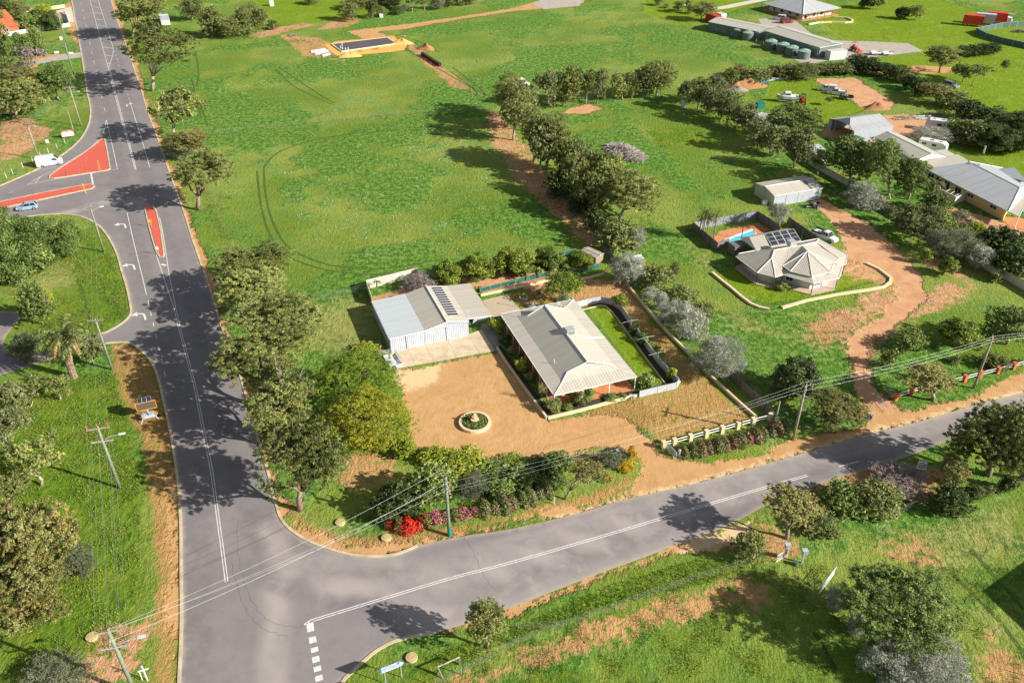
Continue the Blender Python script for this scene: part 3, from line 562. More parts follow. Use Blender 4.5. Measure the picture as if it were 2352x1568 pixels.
# species: style, leaves, bark, name, category
SPEC = {'gum': ('gum', 'gum', 'brown', 'gum_tree', 'tree'), 'gumgrey': ('gum', 'gumgrey', 'grey', 'gum_tree', 'tree'), 'gumopen': ('open', 'gum', 'pale', 'gum_tree', 'tree'), 'row': ('tall', 'gum', 'pale', 'gum_tree', 'tree'), 'rowgrey': ('tall', 'gumgrey', 'pale', 'gum_tree', 'tree'),
 'dark': ('dense', 'dark', 'brown', 'evergreen_tree', 'tree'), 'darkgum': ('gum', 'green', 'pale', 'gum_tree', 'tree'), 'citrus': ('dense', 'citrus', 'brown', 'fruit_tree', 'tree'), 'poin': ('flat', 'poin', 'brown', 'shade_tree', 'tree'), 'poiny': ('flat', 'poiny', 'brown', 'shade_tree', 'tree'),
 'brown': ('gum', 'brown', 'grey', 'gum_tree', 'tree'), 'bright': ('bush', 'bright', None, 'shrub', 'shrub'), 'silver': ('wispy', 'silver', None, 'saltbush', 'shrub'), 'silvertree': ('wispy', 'silver', 'pale', 'silver_tree', 'tree'), 'olive': ('bush', 'olive', None, 'bush', 'bush'), 'olivetree': ('tall', 'olive', 'grey', 'small_tree', 'tree'),
 'green': ('bush', 'green', None, 'bush', 'bush'), 'grey': ('wispy', 'grey', None, 'bush', 'bush'), 'darkb': ('bush', 'dark', None, 'bush', 'bush'), 'thicket': ('dense', 'green', None, 'coastal_shrub', 'shrub'), 'purple': ('wispy', 'purple', None, 'bare_shrub', 'shrub'), 'purpletree': ('open', 'purple', 'grey', 'bare_tree', 'tree'),
 'bare': ('bare', 'bright', 'pale', 'bare_shrub', 'shrub'), 'gold': ('bush', 'gold', None, 'shrub', 'shrub'), 'redb': ('bush', 'brown', None, 'shrub', 'shrub'), 'far': ('far', 'olive', None, 'bush', 'bush'), 'fartree': ('far', 'olive', 'grey', 'small_tree', 'tree'), 'cypress': ('tall', 'green', 'brown', 'cypress_tree', 'tree'), 'greentree': ('tall', 'green', 'pale', 'small_tree', 'tree')}
def plant(spec, x0, y0, x1, y1, label, base=None, group=None, bare=0, var=None, r0=None, big=None, stretch=1.0):
    style, sp, bark, name, cat = SPEC[spec]; tree_count[0] += 1; rr = random.Random(tree_count[0]*17+3)
    if spec in ('row', 'rowgrey') and base is not None: w_ = x1-x0; x0 -= w_*.10; x1 += w_*.10; y1 += (base[1]-y1)*.30
    cx, cy = (x0+x1)/2, (y0+y1)/2; d = unit(ray(cx, cy)); sinp = -d[2]; cosp = math.hypot(d[0], d[1])
    if base is None:
        c = 1.5
        for _ in range(8):
            P = G(cx, cy, c*.85); dist = np.linalg.norm(P-np.array([0, 0, H])); k = dist/FPX*math.sqrt(1+((cx-1176)**2+(cy-784)**2)/FPX**2)**0
            a = (x1-x0)/2*k; e = (y1-y0)/2*k; c = math.sqrt(max(.0, e*e-(a*stretch*sinp)**2))/cosp; c = max(c, .42*a, .35)
        ctr = P.copy(); ctr[2] = c*.85; B = np.array([ctr[0], ctr[1], 0])
    else:
        B = G(*base); ctr = onY(cx, cy, B[1]); dist = np.linalg.norm(ctr-np.array([0, 0, H])); k = dist/FPX
        a = (x1-x0)/2*k; e = (y1-y0)/2*k; c = math.sqrt(max(0, e*e-(a*stretch*sinp)**2))/cosp; c = max(c, .42*a); ctr[2] = max(ctr[2], c*.7)
    if big is None: big = a > 4.2 and style in ('gum', 'flat', 'dense', 'wispy', 'bush', 'tall')
    if style in ('bush', 'dense') and a < 1.5: style = 'small'
    v = rr.randrange(3) if var is None else var
    me, K = crown(style, sp, v, big)
    az = rr.uniform(0, 6.28); ca, sa = math.cos(az), math.sin(az)
    if bark is None:
        o = bpy.data.objects.new(name, me); C.objects.link(o); o.location = (B[0], B[1], ctr[2]); o.scale = (a*1.12, a*1.12*stretch, c*1.12); o.rotation_euler = (0, 0, az if stretch == 1 else 0); tag(o, label, cat, group); return o
    T = thing(name, label, cat, (B[0], B[1], 0), 0, group)
    o = bpy.data.objects.new('crown', me); C.objects.link(o); o.parent = T; loc = ctr-B; o.location = loc; o.scale = (a*1.08, a*1.08, c*1.06); o.rotation_euler = (0, 0, az)
    Kw = np.stack([(K[:, 0]*ca-K[:, 1]*sa)*a, (K[:, 0]*sa+K[:, 1]*ca)*a, K[:, 2]*c], 1)+loc
    Kw = Kw[Kw[:, 2] > .4]; rad = r0 or max(.07, .045*a+.02*ctr[2]/2)
    obj('trunk', trunk_mb(0, Kw, rad, rr, bare=bare, sides=6 if a > 3 else 4), BM[bark], T, True)
    return T
RG = 'gum trees along the east edge of the main road'
plant('gum',272,-12,374,66,'big spreading gum beside the main road near the top edge, with a split brown trunk',(305,90),RG)
plant('gumopen',283,66,447,162,'big spreading gum with long pale bare limbs, beside the hatched road markings',(349,209),RG,bare=7,r0=.5,big=True)
plant('gumopen',352,205,472,302,'thin see-through gum on the roadside opposite the triangular island',(398,322),RG,bare=4)
plant('silver',385,308,462,360,'silver blue saltbush beside the main road, behind a small bare-limbed gum')
plant('brown',380,296,480,348,'small thin gum in front of the silver blue saltbush',(409,366),RG,bare=2)
plant('gum',390,345,532,442,'gum with white dead branches, beside the narrow middle island',(454,481),RG,bare=9,r0=.45)
plant('gum',488,554,668,662,'large olive gum on the road edge at the corner of the hay paddock',(548,684),RG,r0=.45,var=1)
plant('gum',498,610,664,730,'gum with dark bent limbs, second from the paddock corner',(560,745),RG,bare=2,r0=.45,var=0)
plant('gum',498,676,744,812,'widest gum of the roadside belt, west of the tin shed',(600,868),RG,bare=3,r0=.55,var=2)
plant('gum',496,760,692,892,'olive gum overhanging the road, just above the dead-branched one',(612,935),RG,r0=.5,var=0)
plant('gumopen',596,826,738,968,'gum with many bare grey branches in its east side, beside the feathery shade trees',(650,1005),RG,bare=16,r0=.45,var=1,big=True)
plant('gum',580,960,796,1156,'southernmost and bushiest gum of the roadside belt, above the road corner',(690,1170),RG,bare=8,r0=.36,var=2)
plant('gum',556,862,712,1000,'thin gum filling the gap before the southernmost gum of the belt',(630,1030),RG,bare=4,r0=.35,var=1)
plant('poin',722,806,916,940,'broad dark green feathery shade tree next to the parked cage trailer',(830,945),big=True,r0=.35)
plant('poiny',748,888,944,1058,'broad yellowing feathery shade tree at the west side of the sandy yard',(850,1035),big=True,r0=.35)
plant('bright',812,788,868,820,'bright lime shrub at the west end of the shed apron'); plant('bright',898,995,950,1052,'round lime shrub at the south-west bend of the sandy yard')
plant('bright',968,1024,1040,1078,'lime shrub at the west end of the yard front fence'); plant('bright',1022,1034,1118,1088,'wide lime and yellow shrub just west of the dark rail fence'); plant('bright',1150,1042,1206,1078,'lime shrub half way along the front fence'); plant('green',1096,1056,1160,1092,'green shrub between the wide lime and the half way shrub'); plant('green',1206,1046,1254,1082,'green shrub right of the half way lime shrub'); plant('green',1120,1100,1180,1150,'green bush behind the long clipped hedge, left'); plant('green',1232,1082,1300,1130,'green bush behind the long clipped hedge, right')
plant('darkb',853,1106,960,1200,'dark green bush in the shade behind the red flowering hedge'); plant('green',948,1064,1042,1164,'tall olive green bush left of the corner power pole'); plant('grey',1046,1084,1128,1148,'round grey green bush right of the corner power pole')
plant('green',1158,1062,1236,1122,'soft green bush below the middle lime shrub'); plant('green',1245,1034,1312,1096,'soft green bush at the front fence west of the rusty tree'); plant('brown',1308,1050,1388,1112,'leaning rusty leaved tree with a dark bent trunk in the front garden',(1296,1146))
plant('grey',1380,1034,1426,1076,'grey green bush behind the front rails, west of the driveway mouth'); plant('grey',1396,1026,1444,1060,'grey green bush next to the golden shrub at the driveway mouth'); plant('gold',1441,1022,1464,1054,'upright golden shrub at the driveway mouth')
plant('gold',1420,1060,1458,1082,'low golden flowering shrub curving round the driveway mouth')
# scrub west of the road
plant('thicket',-60,500,72,640,'dense dark coastal shrub at the left edge, south of the side road'); plant('thicket',45,505,165,600,'dense coastal shrub with pale tips nearest the green power pole, on the grassy island'); plant('thicket',20,540,110,625,'dense coastal shrub in the middle of the thicket on the grassy island')
plant('green',48,656,112,735,'small green tree with dead white twigs near the car park',(97,745)) ; plant('bare',90,658,124,706,'bleached dead shrub next to the small green tree',(97,745),bare=8)
plant('grey',26,764,86,832,'dark grey bush left of the big date palm'); plant('olivetree',180,768,240,828,'dark bushy tree between the date palm and the power pole',(214,835))
W1 = 'scrub trees west of the main road'
plant('gumgrey',-10,870,62,950,'grey green scrub tree at the left edge below the date palm',(30,965),W1); plant('gumopen',50,860,118,914,'thin scrub tree below the date palm trunk',(70,935),W1); plant('gumopen',108,858,164,920,'airy scrub tree with a leaning pale trunk, east of the date palm',(138,918),W1)
plant('gumgrey',-30,935,58,1020,'dull scrub tree at the left edge level with the message board',(14,1045),W1); plant('gumopen',30,1000,136,1104,'scrub gum with twisted white limbs left of the transformer pole',(95,1115),W1,bare=4); plant('gum',-10,1084,66,1142,'scrub gum with a forked white trunk at the left edge',(22,1168),W1,r0=.3)
plant('brown',-20,1146,158,1334,'large orange tinged scrub gum at the lower left',(60,1345),W1,bare=3,big=True); plant('brown',-40,1280,142,1448,'rusty yellow scrub gum lowest of the left edge thicket',(40,1450),W1,bare=3,big=True); plant('gum',-60,1180,60,1300,'mottled scrub gum cut by the left edge',(-10,1320),W1)
plant('grey',148,1254,212,1318,'round grey scrub bush right of the orange tinged gum'); plant('grey',50,1534,182,1600,'silvery grey scrub bush at the bottom left edge')
# top left gardens
plant('darkb',-4,4,28,42,'dark bush at the top left corner'); plant('olivetree',20,4,68,42,'olive garden tree behind the tiled house',(45,44)); plant('green',45,36,80,66,'green garden bush right of the tiled roof'); plant('green',72,24,102,50,'dark garden bush north of the tiled house'); plant('bright',86,12,114,30,'yellow tinged shrub by the top garden wall')
plant('green',80,40,110,68,'leafy garden shrub in the middle of the tiled house garden'); plant('dark',104,30,137,66,'dark slim garden tree by the white fence',(120,70))
CY = 'leaning cypresses beside the tiled house'
plant('cypress',-8,60,28,142,'largest leaning cypress, at the left edge',(12,142),CY); plant('cypress',28,80,62,124,'middle leaning cypress in front of the garden wall',(48,128),CY); plant('cypress',68,62,98,112,'tall slim cypress at the bend of the garden wall',(82,114),CY)
plant('purpletree',38,108,104,156,'leafless purple grey tree by the pale side path',(70,160)); plant('brown',-10,150,82,212,'brownish bushy tree at the left edge above the vacant block',(40,215)); plant('gum',-5,184,104,268,'broad olive gum at the left edge with a bus parked beneath',(38,272),r0=.35,var=1); plant('darkgum',84,150,162,226,'dark green gum with white stems beside the power pole',(135,230),r0=.25)
plant('olivetree',-20,18,8,60,'shadowed tree cut by the top left edge',(-4,64))
# paddock edge at the top
plant('olivetree',415,-8,464,42,'olive tree at the top edge right of the roadside gums',(442,48)); plant('dark',318,46,362,80,'dark round tree below the topmost roadside gum',(340,84)); plant('olive',460,20,508,84,'bushy olive tree at the west end of the paddock boundary'); plant('olive',502,40,556,86,'dark olive bush second along the paddock boundary')
plant('olive',548,12,602,80,'tall olive bush at the red dirt strip of the paddock boundary'); plant('far',613,46,636,68,'small round bush alone on the red dirt strip'); plant('olive',785,8,823,48,'round olive bush beside the red earth patch near the sand track'); plant('olive',788,-8,844,22,'olive bush at the top edge over the red earth patch')
plant('olivetree',840,-8,870,40,'upright olive tree north of the sand track',(856,42)); plant('green',866,17,888,38,'small green bush beside the white box by the sand track'); plant('green',902,14,925,34,'round green bush right of the white box'); plant('grey',918,10,936,30,'grey bush next to the round green bush'); plant('dark',868,-14,920,14,'dark tree mass at the top edge behind the white box',(895,18))
plant('gumopen',933,-12,962,22,'slim pale trunked gum at the top edge, left one of two',(948,28)); plant('gumopen',962,-12,990,20,'slim pale trunked gum at the top edge, right one of two',(975,26)); plant('grey',986,-10,1020,22,'grey bush right of the two slim gums')
plant('far',1018,-4,1046,16,'grey hedge bush at the west end of the top hedge'); plant('far',1040,-5,1068,13,'grey hedge bush in the middle of the top hedge'); plant('far',1062,-6,1090,11,'grey hedge bush at the east end of the top hedge')
plant('olive',700,-10,730,10,'olive bush on the top edge above the bare paddock'); plant('fartree',1502,-6,1524,11,'tiny tree on the top edge of the lawn',(1514,13)); plant('purple',1525,8,1539,19,'small purple shrub among the lawn trees'); plant('olivetree',1545,3,1574,22,'small umbrella shaped tree on the lawn',(1557,28)); plant('fartree',1572,2,1590,22,'slim dark tree behind the umbrella shaped tree',(1582,26)); plant('far',1576,14,1598,32,'low olive bush below the slim dark tree'); plant('gum',1592,3,1646,40,'pale trunked gum beside the red container',(1610,48))
# row of gums behind the back paddock
R2 = 'gum trees in the row across the back of the paddock'
for n_, (x0, y0, x1, y1, bx, by, lb) in enumerate([(1244,160,1292,228,1267,246,'dark gum at the west end of the back row'),(1280,150,1334,230,1293,243,'tallest and fullest gum of the back row, with orange tips'),(1331,158,1371,210,1345,239,'slim white trunked gum above the bare sandy patch'),(1367,157,1401,210,1370,237,'slim leaning gum next to the white trunked one'),(1403,166,1440,222,1431,229,'round low gum in the middle of the back row'),(1430,164,1465,220,1452,226,'gum touching the round low one on its east side'),(1458,156,1502,216,1478,224,'loose leafed gum left of the last tree of the back row'),(1482,138,1547,206,1507,221,'broad pale gum at the east end of the back row')]):
    plant('row' if n_ % 3 else 'rowgrey', x0, y0, x1, y1, lb, (bx, by), R2)
plant('gumopen',1222,168,1250,212,'thin gum behind the west end of the back row',(1236,222)); 
R3 = 'gum trees down the middle fence track'
for (x0, y0, x1, y1, bx, by, s_, lb) in [(1138,166,1198,252,1148,266,'row','rust tipped gum at the north end of the track'),(1155,200,1228,286,1178,322,'row','drooping gum second down the track'),(1180,190,1236,262,1200,300,'rowgrey','gum behind the drooping one, beside the parked white ute'),(1205,258,1275,345,1225,372,'row','gum with a leaning white stem beside the sandy clearing'),(1232,264,1304,340,1255,388,'row','gum leaning over the paddock at the sandy clearing'),(1272,298,1330,392,1290,392,'row','gum in the narrow part of the track row'),(1300,320,1368,405,1328,420,'rowgrey','loose gum left of the brushwood heap'),(1330,345,1400,440,1345,428,'row','tangled multi stemmed gum in the thickest part of the row'),(1365,355,1438,450,1385,455,'row','tall gum beside the brushwood heap'),(1280,330,1330,410,1300,425,'row','gum on the track side of the tangled one'),(1395,385,1512,492,1423,506,'row','largest leaning gum at the south end, with long pale limbs'),(1345,400,1420,486,1373,478,'row','pale stemmed gum over the dark undergrowth'),(1150,180,1216,264,1166,288,'row','gum filling the row beside the rust tipped one'),(1214,284,1282,360,1240,394,'rowgrey','gum between the leaning white stem and the narrow part'),(1288,348,1352,434,1312,448,'row','gum over the upper undergrowth bush'),(1328,392,1404,476,1352,494,'row','gum over the lower undergrowth bush')]:
    plant(s_, x0, y0, x1, y1, lb, (bx, by), R3, bare=1)
for (x0, y0, x1, y1, s_, lb) in [(1256,392,1320,462,'darkb','dark undergrowth bush at the narrow part of the track'),(1304,442,1362,494,'darkb','dark undergrowth bush beside the shaded track'),(1342,480,1398,542,'darkb','dark undergrowth bush above the leaning wire fence'),(1375,500,1468,578,'olive','big olive bush above the little white hut'),(1440,520,1484,572,'silver','pale grey bush right of the big olive bush'),(1404,574,1480,662,'silver','silver bush left of the little white hut'),(1474,610,1548,672,'olive','brown olive bush below the little white hut'),(1476,656,1508,694,'silver','small silver bush in the fence row'),(1502,670,1537,714,'silver','upright silver bush in the fence row'),(1512,690,1582,752,'silver','rounded silver bush in the fence row'),(1545,694,1622,786,'silver','large silver bush in the middle of the fence row'),(1585,766,1716,870,'silver','largest silver bush at the south end of the fence row'),(1578,690,1636,734,'olive','low dark olive bush behind the silver bushes'),(1540,655,1600,700,'olive','brown olive bush behind the upper silver bushes')]:
    plant(s_, x0, y0, x1, y1, lb)
plant('fartree',1470,585,1492,640,'thin small tree beside the little white hut',(1546-5,648) if 0 else (1545,650)) if 0 else plant('olivetree',1536,600,1560,640,'thin small tree standing right of the little white hut',(1546,650))
plant('brown',1662,818 if 0 else 812,1680,832,'x') if 0 else None
# north east gum belt
R4 = 'grey gum trees of the shelter belt'
for (x0, y0, x1, y1, bx, by, s_, lb) in [(1564,184,1600,232,1578,236,'rowgrey','grey gum at the white panel, west end of the belt'),(1588,175,1628,226,1603,252,'row','grey gum with a clear white trunk, second from the west end'),(1608,198,1650,258,1622,262,'rowgrey','dense grey gum right of the clear white trunk'),(1624,170,1668,210,1645,236,'rowgrey','dark grey gum behind the belt near the soil heaps'),(1640,205,1700,270,1654,280,'rowgrey','wide grey gum at the middle of the belt'),(1664,225,1700,275,1668,290,'row','grey gum with its trunk in the long shadow'),(1690,240,1738,296,1686,297,'rowgrey','grey gum beside the net house'),(1714,268,1768,338,1738,345,'rowgrey','dark grey gum below the net house'),(1760,290,1812,346,1774,356,'rowgrey','grey gum in front of the large green tree'),(1810,292,1866,362,1824,386,'rowgrey','grey gum next to the white shelter'),(1868,342,1902,380,1878,402,'rowgrey','thin grey gum at the end of the pale fence')]:
    plant(s_, x0, y0, x1, y1, lb, (bx, by), R4)
plant('darkgum',1766,236,1886,318,'large rounded green tree beside the timber carport shed',(1832,330),var=1,big=True)
for (x0, y0, x1, y1, bx, by, v, lb) in [(1896,312,2012,418,1950,428,0,'big dark green gum nearest the pale fence corner'),(1982,316,2070,432,2043,456,1,'tall dark green gum with a white trunk by the long house'),(2050,358,2136,456,2085,458,2,'dark green gum against the west wall of the long house')]:
    plant('darkgum', x0, y0, x1, y1, lb, (bx, by), 'big green gums west of the long house', var=v, big=True)
plant('green',2114,440,2178,492,'round green bush by the cream screen wall of the long house')
for (x0, y0, x1, y1, s_, lb) in [(1946,418,2026,480,'silver','wide silver green bush east of the tin shed'),(2143,526,2250,596,'grey','widest grey green bush along the pale fence'),(2226,510,2264,550,'bright','light green bush between the grey bushes and the gravel drive'),(2264,528,2352,590,'darkb','dark bush at the right edge by the pale fence'),(2290,560,2380,632,'darkb','dark bush lowest at the right edge of the pale fence'),(2140,490,2190,540,'green','green bush by the red drive of the long house'),(2178,480,2226,530,'grey','grey green bush by the red drive')]:
    plant(s_, x0, y0, x1, y1, lb)
plant('gumgrey',2058,466,2160,552,'grey olive tree straddling the pale fence',(2092,545)); plant('rowgrey',2034,470,2058,502,'thin pale tree against the pale fence',(2040,508)); plant('silvertree',2229,566,2284,612,'small silver tree at the bend of the pale fence',(2240,620))
plant('citrus',2115,571,2141,602,'small round tree on the grass strip, the upper of two',(2120,604)); plant('citrus',2160,592,2200,630,'small yellow green tree on the grass strip, the lower of two',(2165,632)); plant('far',2272,626,2297,648,'low grey shrub below the pale fence')
plant('greentree',2262,700,2356,784,'dark bushy tree at the right edge above the brick pillar fence',(2310,790)); plant('citrus',2163,735,2243,792,'green and yellow garden tree behind the brick pillar fence',(2200,798)); plant('green',2060,757,2123,808,'dark green bush near the sandy drive'); plant('far',2028,800,2058,846,'small green bush on the edge of the sandy drive'); plant('far',2072,790,2100,812,'small bush right of the sandy drive') if 0 else None
plant('dark',1778,820,1886,916,'round almost black tree beside the power pole',(1830,905),r0=.3); plant('brown',1858,896,1990,980,'wide rusty olive tree beside the speed sign',(1904,984),r0=.25,big=True); plant('brown',2081,838,2191,902,'rusty umbrella shaped tree in front of the brick pillar fence',(2141,918),r0=.3,bare=2)
plant('olive',2258,812,2308,847,'olive bush behind the brick pillar fence'); plant('far',2184,818,2206,836,'small bush behind the brick pillars near the pole')
plant('gum',2188,934,2335,1084,'big olive gum overhanging the road at the right edge',(2268,1090),r0=.4,big=True,var=1); plant('gum',2270,915,2430,1100,'second big olive gum cut by the right edge',(2350,1100),r0=.4,big=True,var=2); plant('purple',2018,1062,2120,1134,'bare purple twigged shrub below the lower speed sign'); plant('brown',2262-100,1050,2224,1110,'small dark tree in the shade left of the big olive gum',(2180,1130)) 
plant('green',1890,1106,1985,1182,'bright olive bush at the road edge, left half of the clump'); plant('olive',1968,1104,2064,1186,'bright olive bush at the road edge, right half of the clump'); plant('brown',1756,1116,1882,1206,'pinkish gum with exposed white limbs at the road edge',(1806,1236),r0=.25,bare=6); plant('olive',1840,1180,1920,1222,'low scrubby bush with red flowers under the pinkish gum')
plant('darkb',2148,1116,2222,1182,'dark round shrub beside the paddock fence'); plant('darkb',2222,1112,2258,1144,'small dark round shrub right of the larger one'); plant('darkb',2300,1092,2336,1130,'dark round shrub near the right edge'); plant('far',2256,1116,2284,1138,'faint small shrub between the dark round shrubs')
plant('olive',1690,1220,1754,1290,'olive bush alone on the verge left of the meter boxes'); plant('gum',1064,1368,1160,1482,'round olive tree alone at the road edge, casting a shadow across the asphalt',(1117,1484),r0=.2,big=True)
plant('greentree',1950,1310,2178,1466,'large grey green tree in the lower right paddock',(2063,1466),r0=.5,big=True,bare=0); plant('silver',2046,1462,2214,1600,'large silver bush at the bottom edge, lower right'); plant('silver',1986,1480,2080,1570,'dark silver bush left of the largest silver bush at the bottom'); plant('silver',1950,1406,1992,1458,'small silver bush left of the large grey green tree'); plant('silver',1902,1346,1952,1400,'small silver bush nearest the open white gate')
# orchard and house garden
OR = 'fruit trees in the row behind the tin shed'
for a_ in [(1003,598,1057,656,1030,658,'leftmost fruit tree behind the shed'),(1057,584,1133,646,1095,652,'second fruit tree from the left behind the shed'),(1140,566,1222,634,1180,642,'widest fruit tree of the row'),(1230,568,1288,618,1258,626,'fruit tree at the right end of the row'),(1304,580,1360,620,1326,636,'small leafy fruit tree beside the little lean-to')]: plant('citrus', a_[0]-4, a_[1]-3, a_[2]+4, a_[3]+5, a_[6], None, OR)
plant('purple',920,622,1002,676,'bare mauve grey bush behind the tin shed'); plant('poin',1244,620,1338,690,'light green feathery tree in a round planter',(1290,690),r0=.12); plant('green',1283,600,1318,624,'green shrub between the fruit trees and the feathery tree'); plant('citrus',1404,673,1443,706,'round yellow green tree outside the scalloped fence',(1424,708))
for (x0, y0, x1, y1, s_, lb) in [(1119,728,1158,763,'bright','yellow green frangipani between the shed and the house'),(1184,820,1218,854,'bright','lime shrub in the west bed of the house'),(1207,852,1229,876,'green','small round shrub in the west bed of the house'),(1166,794,1186,814,'redb','upper reddish shrub in the west bed'),(1184,810,1203,828,'redb','lower reddish shrub in the west bed'),(1148,768,1176,792,'darkb','dark shrub at the top of the west bed'),(1249,910,1293,950,'olive','big round shrub at the south-west corner of the house'),(1314,897,1352,934,'olive','shrub in the front bed, middle'),(1338,890,1368,922,'green','yellow green shrub in the front bed by the steps'),(1387,901,1420,923,'green','shrub in the front bed right of the steps'),(1416,900,1438,918,'green','small shrub at the east end of the front bed'),(1462,855,1505,897,'green','frangipani shrub in the corner of the side lawn'),(1532,843,1557,872,'bright','lime shrub at the east corner of the slatted fence'),(1290,925,1316,945,'green','low shrub between the big round one and the middle one'),(1198,700,1222,716,'darkb','dark tyre planter shrub')][:14]:
    plant(s_, x0, y0, x1, y1, lb)
plant('bare',1234,876,1256,908,'leafless frangipani at the bottom of the west bed',(1246,922),bare=6)
for (x0,y0,x1,y1,lb) in [(1443,740,1470,765,'small shrub outside the slatted fence, upper'),(1456,762,1490,790,'thin shrub outside the slatted fence, middle'),(1495,790,1520,812,'thin shrub outside the slatted fence, lower')]: plant('green',x0,y0,x1,y1,lb)
# hedges along the road
def hedge(pts, w, h, sp, label, name='hedge', cat='hedge', fl=None, ff=.3, n=None, group=None, seed=1):
    L = np.array([p for p in spline([G(*p)[:2] for p in pts], 6)]); seg = np.linalg.norm(np.diff(L, axis=0), axis=1); tot = seg.sum(); cum = np.concatenate([[0], np.cumsum(seg)])
    r = np.random.default_rng(seed); N_ = n or int(tot*w*h*150); s = r.random(N_)*tot; x = np.interp(s, cum, L[:, 0]); y = np.interp(s, cum, L[:, 1])
    th = r.random(N_)*math.pi; lump = 1+.22*np.sin(s*2.1+seed)+.16*np.sin(s*5.3); a = np.cos(th)*w/2*lump*r.random(N_)**.25; b = np.sin(th)*h*lump*r.random(N_)**.25+.05
    tx = np.gradient(L[:, 0]); ty = np.gradient(L[:, 1]); nx_ = -np.interp(s, cum, ty); ny_ = np.interp(s, cum, tx); nn_ = np.hypot(nx_, ny_); nx_ /= nn_; ny_ /= nn_
    P = np.stack([x+nx_*a, y+ny_*a, b], 1); O = P[0].copy(); O[2] = 0; P -= O
    N = unit(np.stack([nx_*a, ny_*a, b*.8], 1)+r.normal(0, .5, (N_, 3))); T = unit(np.cross(N, r.normal(0, 1, (N_, 3)))); tone = r.random(N_)
    isf = (r.random(N_) < ff*(.4+1.2*(np.sin(s*1.7+seed) > -.1))) if fl else np.zeros(N_, bool)
    sz = .16+.14*r.random(N_)
    T_ = thing(name, label, cat, tuple(O), 0, group) if fl else None
    me = leaves_mesh('foliage', P[~isf], N[~isf], T[~isf], sz[~isf], sz[~isf]*.6, tone[~isf], LM[sp])
    o = bpy.data.objects.new('foliage' if fl else name, me); C.objects.link(o)
    if fl:
        o.parent = T_; mf = leaves_mesh('blossom', P[isf]*1.0+N[isf]*.06, N[isf], T[isf], sz[isf]*.9, sz[isf]*.8, tone[isf], LM[fl]); f = bpy.data.objects.new('blossom', mf); C.objects.link(f); f.parent = T_
    else: o.location = tuple(O); tag(o, label, cat, group)
hedge([(896,1204),(925,1215),(955,1212),(978,1200)],2.1,1.5,'hedge','hedge covered in scarlet flowers at the road corner',fl='red',ff=.8,seed=3)
hedge([(975,1199),(1000,1194),(1030,1190),(1070,1184),(1110,1176)],1.5,1.2,'hedge','hedge with pink flowers behind the corner power pole',fl='pink',ff=.32,seed=5)
hedge([(1110,1176),(1150,1168),(1200,1153),(1262,1128)],2.6,1.5,'hedge','long clipped hedge east of the corner power pole',fl='pink',ff=.04,seed=8)
hedge([(1566,1046),(1620,1036),(1690,1020),(1750,1004),(1800,984)],2.2,1.5,'hedge','long flowering hedge in front of the block pillar fence',fl='pink',ff=.10,seed=9)
hedge([(1380,1105),(1400,1098)],1.2,.7,'hedge','short low hedge with red flowers below the rusty tree',fl='red',ff=.2,seed=12)
hedge([(1418,1082),(1440,1074),(1456,1062)],.9,.6,'gold','low border of golden flowers curving round the driveway mouth',seed=14)
hedge([(2200,540),(2250,548),(2330,555),(2400,560)],1.6,.8,'green','low green border along the gravel drive of the long house',seed=15)
for (x0,x1,y0,y1,lb) in [(2198,2226,108,132,'left'),(2220,2250,105,129,'second'),(2244,2272,103,127,'third'),(2266,2296,102,125,'right')]: plant('darkb', x0, y0, x1, y1, lb+' bush of the dark hedge of four on the mown lawn', None, 'hedge of four bushes on the lawn')
# shelter belt east
for (x0,y0,x1,y1,s_,lb) in [(1681,147,1722,178,'brown2','x')][:0]: pass
HB = 'hedge bushes of the eastern shelter belt'
for (x0, y0, x1, y1, s_, lb) in [(1664,158,1694,195,'olive','olive bush at the soil heaps'),(1682,146,1722,180,'brown','orange tipped bush at the soil heaps'),(1708,158,1766,192,'olive','low spreading bush above the blue tarpaulin'),(1762,152,1814,180,'olive','small olive bush above the long white panels'),(1812,144,1872,182,'olive','big round bush in front of the water tanks'),(1868,146,1910,172,'olive','olive bush below the brown spoil, left'),(1905,144,1955,172,'olive','olive bush below the brown spoil, right'),(1950,127,1990,156,'olive','bush at the corner by the white container'),(1970,134,2025,170,'darkb','dark bush above the four white boxes'),(2021,148,2062,178,'darkb','dark bush right of the four white boxes'),(2056,158,2094,190,'olive','upright bush in the bend of the belt'),(2074,176,2110,206,'darkb','dark bush beside the dirt pad corner'),(2100,184,2142,220,'darkb','bush left of the rusty one'),(2162,212,2218,248,'olive','bush right of the rusty one'),(2198,234,2256,276,'darkb','dark bush in the lower part of the belt'),(2250,250,2310,286,'darkb','dark bush above the white tank cubes'),(2255,285,2362,345,'dark','large dark tree mass at the right edge')]:
    if s_ in ('brown','dark'): plant(s_, x0, y0, x1, y1, lb, ((x0+x1)/2, y1-4), HB)
    else: plant(s_, x0, y0, x1, y1, lb, None, HB)
plant('brown',2115,190,2186,228,'rusty umbrella tree in the shelter belt',(2150,236)); plant('silver',2098,297,2178,330,'low silver bush beside the caravan'); plant('green',2172,278,2216,322,'green bush behind the caravan'); plant('olive',2205,282,2268,334,'broad yellow olive bush in the long house garden'); plant('dark',2300,262,2400,330,'dark tree at the right edge above the striped lawn',(2345,335))
